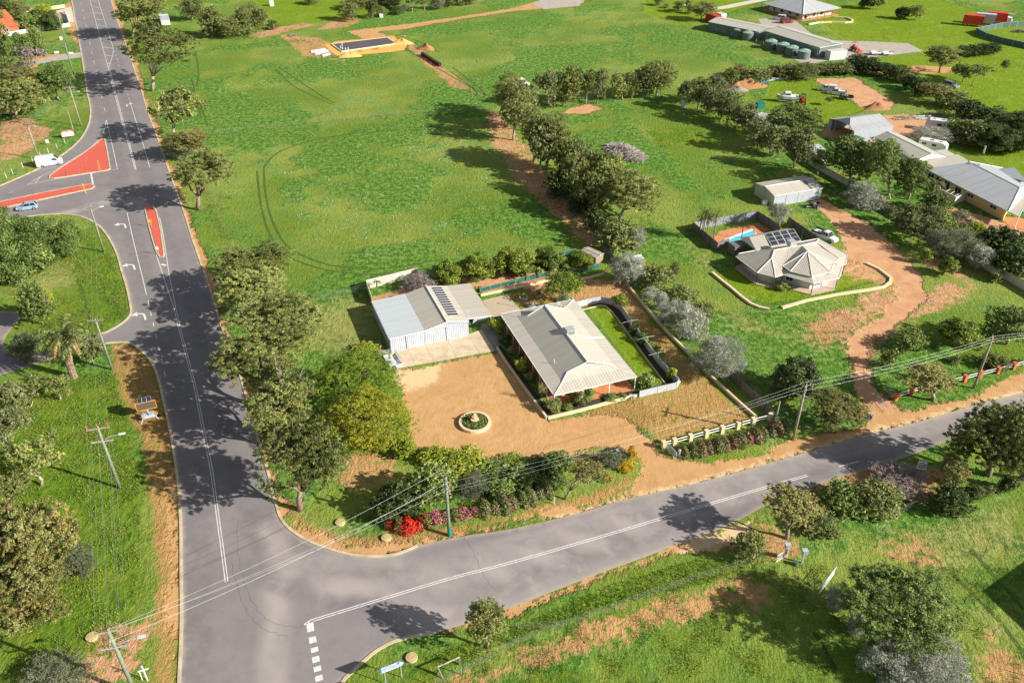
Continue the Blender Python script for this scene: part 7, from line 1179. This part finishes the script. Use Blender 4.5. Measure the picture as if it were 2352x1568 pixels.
# ---------- signs ----------
def text_mb(s, size, ex=.01):
    cu = bpy.data.curves.new('t', 'FONT'); cu.body = s; cu.size = size; cu.extrude = ex; cu.align_x = 'CENTER'; cu.align_y = 'CENTER'; o = bpy.data.objects.new('t', cu); C.objects.link(o); bpy.context.view_layer.update(); me = bpy.data.meshes.new_from_object(o.evaluated_get(bpy.context.evaluated_depsgraph_get())); bpy.data.objects.remove(o); me.materials.clear(); return me
blackp = plain('black_paint', (.02,.02,.02), .5); yel = plain('yellow_post', lin(240,190,40)[:3], .5); bluep = plain('blue_sign', lin(50,120,190)[:3], .4)
def up_text(s, size, mat, T, loc, rz=0, nm='lettering', wx=1.0):
    o = obj(nm, text_mb(s, size), mat, T); o.rotation_euler = (math.pi/2, 0, rz); o.location = loc; o.scale = (wx, 1, 1); return o
for x, y, lab, hh in ((2033,1030,'speed sign reading 60 at the upper side of the road, beside the rusty olive tree',1.9),(2176,1166,'speed sign reading 60 on the lower verge of the road, above the bare purple shrub',2.0)):
    x, y = ((2032,1029) if y == 1030 else (2176,1166)); B = G(*((2032.5,1029.5) if hh == 1.9 else (2176,1166))); 
    if hh == 1.9: B = G(2032.5,1030) ; B = G(1763.4+888*.25024, 784.8+815*.25024)
    else: B = G(1763.4+1370*.25024, 784.8+1262*.25024)
    T = thing('speed_sign', lab, 'road sign', tuple(B), math.radians(-14)); obj('post', MB().box((0,.05,1.2),(.09,.06,2.4)), yel, T); pnl = obj('panel', MB().box((0,0,2.4),(1.05,.05,1.3)), plain('sign_white', (.78,.8,.82), .4), T)
    m = MB(); n = 28; R_o, R_i = .44, .34; vs = [(R*math.cos(2*math.pi*k/n), y_, 2.4+R*math.sin(2*math.pi*k/n)) for y_ in (-.04,-.02) for R in (R_o,R_i) for k in range(n)]; m.add(vs, [f for k in range(n) for l in ((k+1) % n,) for f in ((k,l,n+l,n+k),(k,2*n+k,2*n+l,l),(n+k,n+l,3*n+l,3*n+k))]); obj('ring', m, blackp, pnl)
    up_text('60', .48, blackp, pnl, (0,-.045,2.4), 0, 'numerals')
def board(px_, py_, w, h, z0, label, mat, rz, name='sign_board', cat='sign', pmat=None, pt=None):
    B = G(px_, py_); T = thing(name, label, cat, tuple(B), rz); [obj('post', MB().box((s*w*.36,.05,(z0+h)/2),(.07,.07,z0+h)), pmat or galv, T) for s in (-1,1)]; pn = obj('panel', MB().box((0,0,z0+h/2),(w,.05,h)), mat, T); return T, pn
T, pn = board(158,316,2.9,1.6,.25,'white FOR SALE sign board with a red border on the vacant block',plain('sign_white', (.8,.8,.8)),math.radians(24),pmat=timber); m = MB(); m.box((0,-.03,1.66),(2.9,.04,.42)); m.box((0,-.03,.30),(2.9,.04,.1)); m.box((-1.42,-.03,1.0),(.08,.04,1.4)); m.box((1.42,-.03,1.0),(.08,.04,1.4)); obj('red_border', m, redp, pn); up_text('FOR SALE', .42, white, pn, (0,-.06,1.66), 0, 'lettering', 1.15); obj('picture_patch', MB().box((.8,-.03,.85),(.8,.03,.45)), plain('soft_green_print', (.45,.6,.42)), pn)
T, _ = board(111,333,.75,.9,.5,'small plain white sign left of the sale board',plain('sign_white', (.8,.8,.8)),math.radians(10))
m = MB(); m.tube([(0,0,0),(.1,0,3.0),(0,0,5.2)], [.09,.08,.05], 6); o = obj('bare_pole', m, BM['pale']); o.location = tuple(G(168,298)); tag(o, 'pale leaning timber pole standing above the sale board', 'pole')
for (px_, py_, lab, w) in ((141,91.5,'white box sign on the grass outside the garden wall',.8),(131,124,'white rock block on the grass by the side path, upper',1.3),(164,126,'white rock block on the grass near the kerb by the side path',1.3)):
    m = MB(); m.box((0,0,.45),(w,.5,.9 if w < 1 else .55)); m.box((0,0,.95 if w < 1 else .75),(w*.8,.4,.12)); o = obj('marker_box' if w < 1 else 'limestone_block', m, steelw); o.location = tuple(G(px_, py_)); o.rotation_euler = (0,0,.2); tag(o, lab, 'block' if w > 1 else 'box')
# blue finger sign at the bottom
def fingersign(px_, py_, rz, label, w=2.5):
    B = G(px_, py_); T = thing('direction_sign', label, 'direction sign', tuple(B), rz); [obj('post', MB().cyl((s*w*.33,0), .045, 0, 2.6, 8), galv, T) for s in (-1,1)]
    m = MB(); P = [(-w/2,1.95),(w/2-.35,1.95),(w/2,2.35),(w/2-.35,2.8),(-w/2,2.8)]; m.add([(x,-.05,z) for x,z in P]+[(x,-.10,z) for x,z in P], [(0,1,2,3,4),(9,8,7,6,5)]+[(i,i+5,(i+1)%5+5,(i+1)%5) for i in range(5)]); pn = obj('panel', m, bluep, T); rr = random.Random(5); m = MB(); m.box((0-.15,-.12,2.77),(w-.5,.02,.04)); m.add([(w/2-.42,-.115,2.05),(w/2-.08,-.115,2.35),(w/2-.42,-.115,2.7),(w/2-.55,-.115,2.35)],[(0,1,2,3)])
    for row, (z, hh) in enumerate(((2.62,.15),(2.38,.09),(2.2,.09),(2.05,.08))):
        x = -w/2+.15
        while x < w/2-.75: l = rr.uniform(.09,.3) if row else rr.uniform(.07,.12); m.box((x+l/2,-.12,z),(l,.02,hh)); x += l+(.05 if row else .035)
    obj('white_lines', m, white, pn); return T
fingersign(905,1562,math.radians(24),'blue finger sign with white lines on two posts at the bottom verge'); b_ = G(868,1612); fingersign(868,1612,math.radians(24),'second finger sign just cut by the bottom edge')
# island signs, guide posts
def keepleft(px_, py_, label, mat, h=1.1, sz=.55, name='island_sign'):
    B = G(px_, py_, .15); T = thing(name, label, 'road sign', tuple(B)); obj('post', MB().cyl((0,0), .04, 0, h, 8), galv, T); obj('panel', MB().box((0,-.06,h+.15),(sz,.04,sz*1.2)), mat, T); return T
keepleft(348,520,'yellow hazard sign at the wide end of the narrow middle island',yel); keepleft(365,600-18,'white sign at the narrow end of the middle island',white) if 0 else keepleft(364.5,601-0-1,'x',white) if 0 else keepleft(364,600-2-0,'x',white) if 0 else keepleft(364.5,582 if 0 else 599-0 if 0 else 583,'white keep sign at the narrow end of the middle island',white)
for x, y, tx, ty, lab, mt in ((198,446,189,421,'leaning yellow post on the thin splitter island',yel),(153,406,150,392,'small dark marker post at the tip of the triangular island',dkfr),(230,400-5,224,368,'yellow guide post on the triangular island',yel)):
    B = G(x, y); T_ = onY(tx, ty, B[1]); m = MB(); m.tube([(0,0,.1),tuple(T_-B)], .06, 6); o = obj('guide_post', m, mt); o.location = tuple(B); tag(o, lab, 'guide post')
# white cross memorial
T = thing('roadside_cross', 'white timber cross with braces on the verge beside the bottom left pole', 'cross', tuple(G(339,1562))); m = MB(); m.box((0,0,1.2),(.1,.1,2.4)); obj('upright', m, white, T); obj('arm', MB().box((0,-.02,1.75),(1.0,.09,.1), .35), white, T); m = MB(); m.tube([(-.5,0,.1),(-.45,0,1.4)], .05, 4); obj('brace', m, white, T)
# round bed with fountain
B = G(1091,972); T = thing('round_garden_bed', 'round block edged garden bed with a tiered fountain in the sandy yard', 'garden bed', tuple(B)); R = 2.05; m = MB(); ribbon(m, [(R*math.cos(2*math.pi*k/28), R*math.sin(2*math.pi*k/28)) for k in range(28)], .36, 0, .42, True); obj('block_ring', m, limest, T); obj('soil', MB().prism([(1.9*math.cos(2*math.pi*k/24), 1.9*math.sin(2*math.pi*k/24)) for k in range(24)], 0, .3), _mc['dark_mulch'], T)
m = MB(); m.lathe((0,0), [(.35,.3),(.28,.5),(.55,.7),(.6,.8),(.15,.82),(.12,1.1),(.36,1.2),(.4,1.28),(.1,1.3),(.09,1.55),(.2,1.62),(.05,1.75),(.02,1.95)], 14); obj('fountain', m, plain('sandstone', lin(226,190,156)[:3]), T)
r_ = np.random.default_rng(3); n = 1500; a_ = r_.random(n)*6.28; q_ = np.sqrt(r_.random(n))*1.75; q_ = np.maximum(q_, .35); Pn = np.stack([q_*np.cos(a_), q_*np.sin(a_), .32+.3*r_.random(n)], 1); Nn = unit(r_.normal(0,.5,(n,3))+np.array([0,0,1])); Tn = unit(np.cross(Nn, r_.normal(0,1,(n,3)))); me = leaves_mesh('planting', Pn, Nn, Tn, .16+.1*r_.random(n), .09+.05*r_.random(n), r_.random(n), LM['green']); o = bpy.data.objects.new('planting', me); C.objects.link(o); o.parent = T
# lids, planters, loose things
for x, y, lab, r_ in ((781.7,1200.6,'round concrete lid on the grass inside the road corner',.6),(887.3,1236,'round concrete lid near the scarlet hedge',.6),(945.6,1511,'round concrete lid beside the blue finger sign',.62),(211.4,1463.4,'dusty round lid left of the bottom left pole',.62)):
    m = MB(); m.lathe((0,0), [(r_,0),(r_,.2),(r_*.96,.24),(r_*.62,.25),(r_*.6,.27),(.05,.27)], 26); o = obj('concrete_lid', m, plain('aged_concrete', lin(190,168,124)[:3], .9)); o.location = tuple(G(x, y)); tag(o, lab, 'lid')
def planter(x, y, r_, lab, leaf='green', h=.5, leafs=400):
    B = G(x, y); T = thing('planter', lab, 'planter', tuple(B)); m = MB(); m.lathe((0,0), [(r_,0),(r_*1.03,h*.5),(r_,h),(r_*.88,h),(r_*.88,h-.12)], 18); obj('ring', m, galv, T); rg = np.random.default_rng(int(x)); n = leafs; d = unit(rg.normal(0,1,(n,3))); d[:,2] = abs(d[:,2]); P = d*np.array([r_*.8,r_*.8,r_*.9])*rg.random((n,1))**.3+np.array([0,0,h]); N = unit(d+rg.normal(0,.4,(n,3))); Tt = unit(np.cross(N, rg.normal(0,1,(n,3)))); me = leaves_mesh('plants', P, N, Tt, .15+.1*rg.random(n), .07+.06*rg.random(n), rg.random(n), LM[leaf]); o = bpy.data.objects.new('plants', me); C.objects.link(o); o.parent = T
planter(1203,686,.75,'round steel planter with a yellow leafed shrub by the paved court','bright'); planter(1236,680,.6,'small steel planter behind the other planters'); planter(1249,708,1.0,'round steel planter with strappy plants above the farmhouse roof','green'); planter(1298,692,1.5,'wide low round planter under the feathery tree','green',.35,700); planter(1222,705,.7,'dark planter with a pale shrub','silver'); planter(962,1160,.8,'round green planter on the shady lawn behind the road corner','green',.3) if 0 else planter(953,1162,.7,'round green planter on the shady lawn behind the road corner','green',.3)
# building slab site
T = thing('building_slab', 'freshly laid dark building slab with white pipes and timber formwork', 'building slab', tuple(G(840,103))); lw = W2(T); sq = [lw(G(*q)) for q in ((762,103),(888,88),(910,102),(785,120))]; obj('slab', MB().prism([q[:2] for q in sq], 0, .28), NT('wet_slab').fin((.10,.085,.09,1), .35, 0, .5), T); m = MB(); ribbon(m, [q[:2] for q in sq], .45, 0, .34, True); obj('formwork', m, plain('pale_formwork', lin(228,208,176)[:3]), T)
for x, y in ((786,107),(783,113),(787,117),(794,118),(800,117)): p = lw(G(x, y)); obj('pipe_stub', MB().cyl(p[:2], .12, .2, 1.1, 8), white, T)
for i, (x0, y0, x1, y1) in enumerate(((714,121,748,115.5),(723,126,752,119),(740,130,757,126))):
    a, b = G(x0,y0), G(x1,y1); m = MB(); m.wall((0,0), (b-a)[:2], .05, .35, 1.1); m.wall((0,.3), (b-a)[:2]+np.array([0,.3]), .35, .5, .7); o = obj('sheet_stack', m, plain('bluish_steel_sheets', lin(214,222,232)[:3], .4)); o.location = (a[0],a[1],0); tag(o, ['longest','middle','shortest'][i]+' of three stacks of pale steel sheeting beside the building slab', 'sheet stack')
def heap(x, y, r_, h, lab, mat, seed=1, name='soil_heap', cat='soil heap', el=1.5, rz=0):
    rg = random.Random(seed); m = MB(); n = 22; R_ = 7; vs = [(0,0,h)]; fs = []
    for j in range(1,R_+1):
        for k in range(n): a = 2*math.pi*k/n; q = r_*j/R_*(1+.16*math.sin(3*a+seed)+rg.uniform(-.05,.05)); vs.append((q*math.cos(a)*el, q*math.sin(a), max(-.05, h*(1-(j/R_))**1.1*(1+.3*math.sin(2*a+seed))+rg.uniform(-.05,.05)*h if j < R_ else -.05)))
    for k in range(n): fs.append((0,1+k,1+(k+1)%n))
    for j in range(R_-1):
        for k in range(n): l = (k+1)%n; fs.append((1+j*n+k,1+(j+1)*n+k,1+(j+1)*n+l,1+j*n+l))
    m.add(vs, fs); o = obj(name, m, mat, None, True); o.location = tuple(G(x,y)); o.rotation_euler = (0,0,rz); tag(o, lab, cat)
heap(1118-20 if 0 else 1105,0,1,1,'x',soilm) if 0 else None
heap(968,122-2,0,0,'x',soilm) if 0 else None
heap(970,130,1.8,1.2,'x',soilm) if 0 else None
z6b = lambda x, y: (678.9+x*.2587, 66.2+y*.2587)
heap(*z6b(480,240),2.6,1.3,'yellow sand heap at the near side of the building slab',sandm,2); heap(*z6b(945,128),2.6,1.6,'yellow sand heap at the right end of the building slab',sandm,3); heap(*z6b(1160,180),2.6,1.9,'brown soil heap above the trench',plain('brown_soil', lin(170,124,88)[:3], .95, var=.2),4,el=1.2); heap(*z6b(740,180),1.8,.6,'low orange sand heap in front of the building slab',plain('orange_sand', lin(216,150,84)[:3], .95),5); heap(*z6b(600,198),1.4,.5,'smallest orange sand heap in front of the building slab',_mc['orange_sand'],6)
heap(1697,200,3.0,1.6,'soil heap among the trees of the shelter belt, left',plain('brown_soil', (.4,.3,.2)),7); heap(1715,198,3.6,2.0,'soil heap among the trees of the shelter belt, right',_mc['brown_soil'],8); heap(2012,249,2.3,1.6,'soil heap at the lower corner of the dirt pad',_mc['brown_soil'],9); heap(1694,206,2.2,1.0,'dark rubble heap below the soil heaps',conc2,10,'rubble_heap','rubble'); heap(1600,142,.1,.1,'x',soilm) if 0 else None
m = MB(); tr = [G(*z6b(*p)) for p in ((1105,262),(1130,240),(1285,340),(1255,350))]; o_ = tr[0]; m.sheet([tuple((p-o_)[:2]) for p in tr], .013); o = obj('trench_floor', m, plain('raw_red_earth', lin(222,120,76)[:3], .95)); o.location = (o_[0],o_[1],0); o['kind'] = 'structure'
m = MB(); P = [G(*z6b(*p)) for p in ((1125,235),(1200,285),(1285,338))]; ribbon(m, [tuple((p-P[0])[:2]) for p in P], .9, 0, 1.0); o = obj('trench_spoil', m, plain('dark_spoil', lin(70,54,36)[:3], .95, var=.4, sc=3)); o.location = (P[0][0],P[0][1],0); tag(o, 'dark ridge of spoil along the open red trench', 'spoil ridge')
# brushwood and timber piles
def brush(x, y, rx, ry, h, n, lab, mat, rz=0, seed=1, name='brushwood_heap', cat='wood heap', lmax=3.2, straight=False, r=.05):
    rg = random.Random(seed); m = MB()
    for _ in range(n):
        a = rg.uniform(0,6.28); q = math.sqrt(rg.random()); px_, py_ = rx*q*math.cos(a), ry*q*math.sin(a); z = rg.uniform(.05,h*(1.05-q*.8)); az = rg.gauss(0,.25) if straight else rg.uniform(0,6.28); L = rg.uniform(lmax*.4,lmax); d = np.array([math.cos(az),math.sin(az),0 if straight else rg.uniform(-.1,.35)])*L/2; c = np.array([px_,py_,z]); m.tube([c-d, c+np.array([rg.gauss(0,.1),rg.gauss(0,.1),.1]) if not straight else c, c+d], [r, r*.8, r*.4] if not straight else r*1.3, 4)
    o = obj(name, m, mat); o.location = tuple(G(x,y)); o.rotation_euler = (0,0,rz); tag(o, lab, cat)
brush(1434,352,6.4,3.0,2.0,800,'big heap of grey cut branches in the paddock east of the track',plain('bleached_branches', (.42,.37,.35), .9),-1.0,3,r=.06); brush(2075,257+62,1,1,1,1,'x',timber) if 0 else None
brush(1868+290 if 0 else 2090,272+0,4.2,1.2,.8,60,'long pile of boards and pipes above the white carport shed, left',timber,.05,5,'timber_pile','timber pile',4,True,.07); brush(2117,271,2.6,1.2,.8,40,'pile of frames and boards left of the caravan',galv,.05,6,'scrap_pile','scrap pile',2.6,True,.06); brush(2150,262+2,1.8,.8,.6,20,'short pile of boards behind the caravan',timber,.1,7,'timber_pile','timber pile',2.2,True,.06); brush(2340,74,2.8,1.2,.9,40,'scrap metal pile behind the green cloth fence',dkfr,0,8,'scrap_pile','scrap pile',2.2,True,.08)
brush(2315,33,3.6,1.0,.5,30,'low stack of old timber in the top right field',timber,-.1,9,'timber_pile','timber pile',3.6,True,.08); brush(2196+5,120,1,1,1,1,'x',timber) if 0 else None; brush(2190,120-2,.1,.1,.1,1,'x',timber) if 0 else None; brush(809,100,1.4,1,.8,40,'small heap of cut branches in the upper paddock',BM['grey'],0,10,lmax=1.6) if 0 else brush(809-0,99,1.3,.9,.8,60,'x',BM['grey']) if 0 else brush(588+100,92 if 0 else 82,1.5,1,.7,60,'small heap of cut branches at the north end of the paddock',BM['grey'],0,10,lmax=1.8) if 0 else brush(671,83,1.5,1,.7,60,'small heap of cut branches at the north end of the paddock',BM['grey'],0,10,lmax=1.8)
for i, (x, y) in enumerate(((1947+390-0,0),)): pass
for i, (x, y, lab) in enumerate(((2310-0,168,''),)): pass
# hives, tanks, small boxes
for i, (x, y) in enumerate(((1937,167),(1949,164),(1962,161.5),(1975,159))):
    m = MB(); m.box((0,0,.55),(1.5,1.0,.95)); m.box((0,0,1.06),(1.6,1.1,.08)); o = obj('white_crate', m, steelw); o.location = tuple(G(x,y)); o.rotation_euler = (0,0,.25); tag(o, ['leftmost','second','third','rightmost'][i]+' of four white crates in a row beside the dark shelter belt', 'crate', 'white crates at the soil pad')
for i, (x, y) in enumerate(((2236-0+0,300),(2245,302),(2253,303))): pass
for i, (x, y) in enumerate(((2366-30 if 0 else 2236,341-2 if 0 else 339),)): pass
for i, (x, y) in enumerate(((2367.0,0),)): pass
for i, (x, y) in enumerate(((2265,287),(2275,288),(2284,288))):
    m = MB(); m.box((0,0,.6),(1.1,1.1,1.0)); m.cyl((0,0),.2,1.1,1.2,8); m.box((0,0,.07),(1.2,1.2,.12)); o = obj('bulk_container', m, plain('ibc_grey', (.45,.46,.47))); o.location = tuple(G(2130-0+x*0+ (x-0)*1, y)) if 0 else tuple(G(x-0,y)); tag(o, ['left','middle','right'][i]+' of three grey cube tanks beside the dark bushes', 'tank', 'grey cube tanks')
for x, y, d_, lab, mt, nm in ((751,16,(1.5,1.4,1.9),'white box like hut alone in the paddock at the top edge',steelw,'white_hut'),(756-0,10,(0,0,0),'',steelw,''),(1007-131,40,(1.3,1.2,1.2),'small white box by the sand track',steelw,'white_box'),(1788,72+0,(0,0,0),'',white,''),(1870-125,249,(2.0,1.4,1.5),'green box tank on the grass below the bare white tree',plain('teal_box', lin(30,120,104)[:3]),'green_box'),(1753,188,(2.8,1.6,1.2),'blue tarpaulin covered load at the end of the long white panels',plain('blue_tarp', lin(96,150,200)[:3]),'covered_load'),(1740,196,(1.4,1.0,.9),'dark bin beside the blue tarpaulin',dkfr,'bin'),(1548+160-0,206,(0,0,0),'',white,'')):
    if not d_[0]: continue
    if nm == 'white_hut': x, y = 758-10, 14; x, y = 625, 14
    m = MB(); m.box((0,0,d_[2]/2),d_); m.box((0,0,d_[2]+.05),(d_[0]+.15,d_[1]+.15,.1)); o = obj(nm, m, mt); o.location = tuple(G(x,y)); o.rotation_euler = (0,0,.2); tag(o, lab, nm.replace('_',' ').replace('white hut','hut'))
m = MB(); m.box((0,0,.35),(9,.25,.7),0); m.box((0,.2,.3),(8,.2,.5)); o = obj('panel_stack', m, steelw); o.location = tuple(G(1783,184)); o.rotation_euler = (0,0,math.radians(13)); tag(o, 'long row of white panels leaning beside the blue tarpaulin', 'panels'); m = MB(); m.box((0,0,.9),(1.6,.06,1.8)); m.box((0,.3,.9),(.08,.5,1.7)); o = obj('sheet_screen', m, steelw); o.location = tuple(G(1566-0,242)) if 0 else tuple(G(1894-0,0)) if 0 else tuple(G(1563+330-1,0)) if 0 else tuple(G(1568,246)); o.rotation_euler = (0,0,-.9); tag(o, 'white sheet screen standing at the west end of the grey gum belt', 'screen')
m = MB(); m.box((0,0,.35),(.9,.7,.7)); m.slab([[(-.55,-.45,.7),(.55,-.45,.7),(.55,0,1.05),(-.55,0,1.05)],[(-.55,0,1.05),(.55,0,1.05),(.55,.45,.7),(-.55,.45,.7)]], .05); m.box((0,-.36,.28),(.35,.03,.45)); o = obj('dog_kennel', m, white); o.location = tuple(G(1755,470)); o.rotation_euler = (0,0,.3); tag(o, 'white dog kennel at the west end of the cream shed', 'kennel')
m = MB(); m.box((0,0,.55),(3.0,.08,1.1)); m.box((3.3,.4,.5),(2.2,.08,1.0)); o = obj('white_screen', m, steelw); o.location = tuple(G(1750,506)); o.rotation_euler = (0,0,-.6); tag(o, 'low stepped white screen beside the silver tree and the pool fence', 'screen')
# timber rail and drive mailbox, marker posts
T = thing('timber_rail', 'timber rail with a splayed leg at the bottom verge beside the lid', 'rail', tuple(G(1007,1548))); e_ = G(1056,1525)-G(1007,1548); obj('post', MB().box((0,0,.65),(.16,.16,1.3)), timber, T); obj('post', MB().box((e_[0],e_[1],.6),(.16,.16,1.2)), timber, T); m = MB(); m.tube([(0,0,1.25),(e_[0],e_[1],1.2)], .08, 6); obj('rail', m, BM['pale'], T); m = MB(); m.tube([(0,0,1.2),(.5,-.5,0)], .06, 5); obj('splayed_leg', m, timber, T)
m = MB(); m.cyl((0,0),.2,0,1.1,10); m.lathe((0,0), [(.22,1.1),(.25,1.2),(.1,1.35)], 10); o = obj('letterbox', m, plain('grey_letterbox', (.35,.35,.36))); o.location = tuple(G(1558.5,1049)); tag(o, 'grey drum letterbox at the end of the flowering hedge', 'letterbox')
for x, y, lab in ((1273,1144,'thin white marker post beside the long clipped hedge'),(233,1126,'x')):
    if lab != 'x': m = MB(); m.box((0,0,.6),(.1,.06,1.2)); m.box((0,-.04,1.0),(.08,.02,.15)); o = obj('marker_post', m, white); o.location = tuple(G(x,y+14)); tag(o, lab, 'marker post')
m = MB(); m.tube([(0,0,0),(0,0,1.3)], .035, 5); m.tube([(.35,-.1,1.3),(-.35,.1,1.3)], .02, 4); 
for i, (x, y) in enumerate(((1448,762),(1484,800),(1510,836))):
    mm = MB(); mm.tube([(0,0,0),(0,0,2.2)], .05, 5); mm.tube([(-1.6,-.6,2.1),(0,0,2.2),(1.2,.4,2.1)], .02, 4); o = obj('trellis_post', mm, galv); o.location = tuple(G(x,y)); tag(o, ['upper','middle','lower'][i]+' trellis post with wires in the bed beside the side lawn', 'trellis post', 'trellis posts')
T = thing('clothes_post', 'tall dark post with a long shadow at the paved court', 'post', tuple(G(1194,706))); obj('post', MB().cyl((0,0),.05,0,2.0,6), dkfr, T); obj('cap', MB().box((0,0,2.05),(.2,.2,.08)), galv, T)
B = G(8,262); T = thing('bus', 'yellow and white bus half hidden under the broad olive gum', 'bus', tuple(B), math.radians(8)); m = MB(); m.box((0,0,1.5),(8,2.4,2.2)); obj('body', m, steelw, T); m = MB(); m.box((0,0,1.15),(8.06,2.46,.35)); obj('stripe', m, yel, T); m = MB(); m.box((0,0,2.0),(7.4,2.48,.6)); obj('window_band', m, glass(), T); [wheel(T,x,s*1.1,.45,.25) for x in (-2.4,2.4) for s in (-1,1)]
# small fallen trunks
for x, y, dx, dy, lab in ((270,1500,0,0,'x'),(962,1218-30,0,0,'x')): pass
m = MB(); m.tube([(0,0,.15),(1.6,.9,.3),(2.4,2.2,.2)], [.14,.1,.05], 6); m.tube([(1.2,.6,.25),(1.9,.1,.5)], [.07,.03], 4); o = obj('fallen_branch', m, BM['pale']); o.location = tuple(G(843,1170)); tag(o, 'pale fallen branch on the shady lawn inside the road corner', 'branch')
m = MB(); m.tube([(0,0,0),(.1,.05,.8),(.25,.0,1.5)], [.22,.18,.1], 7); o = obj('tree_stump', m, BM['pale']); o.location = tuple(G(75,878)); tag(o, 'tall pale stump between the car park and the scrub', 'stump')
# the tall shed whose shadow falls into the lower right corner of the photograph
T = thing('shed', 'tall farm shed just outside the right edge, whose shadow covers the lower right paddock', 'shed', (60.8,57.45,0), math.radians(21)); obj('wall', MB().prism([(0,-18),(24,-18),(24,0),(0,0)], 0, 4.9), rib_g, T)
obj('roof', MB().slab([[(-.0,.0,5.0),(-.0,-18.2,5.0),(12,-18.2,6.4),(12,0,6.4)],[(12,0,6.4),(12,-18.2,6.4),(24.2,-18.2,5.0),(24.2,0,5.0)]], .1), greenw, T, uvroof=True); m = MB(); m.add([(0,-.01,4.9),(24,-.01,4.9),(12,-.01,6.3)],[(2,1,0)]); m.add([(0,-18,4.9),(24,-18,4.9),(12,-18,6.3)],[(0,1,2)]); obj('gable_end', m, rib_g, T); obj('sliding_door', MB().box((6,.05,2),(5,.08,4)), rib_w, T)
# ---------- ground cover ----------
LM['weed'] = leafmat('pale_weed_leaves', (.16,.24,.08), (.52,.62,.36)); LM['lush'] = leafmat('rank_grass_blades', (.09,.16,.02), (.38,.46,.08))
def tufts(name, polys, n, h, w, sp, label, seed, zs=1.0, kind='grass', clump=0):
    rg = np.random.default_rng(seed); PP = []; A_ = [GP(p) for p in polys]; ar = [abs(sum(p[i-1][0]*p[i][1]-p[i][0]*p[i-1][1] for i in range(len(p))))/2 for p in A_]
    for p, a in zip(A_, ar):
        k = int(n*a/sum(ar)*1.6); xs = [q[0] for q in p]; ys = [q[1] for q in p]; X_ = rg.uniform(min(xs),max(xs),k*3); Y_ = rg.uniform(min(ys),max(ys),k*3); m_ = sdpoly(X_,Y_,p) > .3
        if clump: nz = np.sin(X_*.9+seed)*np.sin(Y_*.8+seed*2)+.6*np.sin(X_*2.3)*np.sin(Y_*1.9+1)+.5*np.sin(X_*.31+2)*np.sin(Y_*.37); m_ &= nz > rg.normal(clump,.3,len(X_))
        X_, Y_ = X_[m_][:k], Y_[m_][:k]; PP.append(np.stack([X_,Y_],1))
    P = np.concatenate(PP); N_ = len(P); hh = h*(.5+rg.random(N_)); az = rg.random(N_)*6.28; T3 = unit(np.stack([np.cos(az)*.5, np.sin(az)*.5, np.ones(N_)*.9],1)); Nn = unit(np.cross(T3, rg.normal(0,1,(N_,3)))); me = leaves_mesh(name, np.concatenate([P, (hh*.42)[:,None]],1), Nn, T3, hh, w*(.6+.8*rg.random(N_)), rg.random(N_), LM[sp]); o = bpy.data.objects.new(name, me); C.objects.link(o); tag(o, label, kind, None, 'stuff')
tufts('weeds', LUSH[:1]+LUSH[2:4], 40000, .22, .07, 'lush', 'rank green weeds covering the scrubby verge west of the road', 1, kind='weeds', clump=.1)
tufts('verge_weeds', LUSH[1:2], 4500, .3, .07, 'lush', 'tall weeds on the verge along the lower side of the road', 2, kind='weeds', clump=.0)
tufts('straw_tussocks', [THIN[2],[(300,1180),(345,1200),(360,1560),(320,1580)]], 5000, .45, .05, 'gold', 'straw coloured tussocks on the orange verge', 3, kind='grass', clump=.55)
tufts('paddock_weeds', [[(900,270),(1080,300),(1130,420),(1250,540),(1000,590),(760,560),(640,470),(640,400),(760,330)],[(950,220),(1080,150),(1140,230),(1050,252)],[(1120,80),(1500,40),(1700,100),(1700,150),(1300,150),(1140,170)],[(480,200),(560,180),(620,270),(480,290)]], 15000, .22, .16, 'weed', 'pale leafy weeds scattered through the hay paddock', 4, kind='weeds', clump=.75)
tufts('grass_tufts', [[(960,1520),(1176,1480),(1600,1330),(1800,1290),(2352,1300),(2352,1600),(960,1600)]], 22000, .14, .06, 'lush', 'coarse grass in the lower paddock', 5, clump=.35)
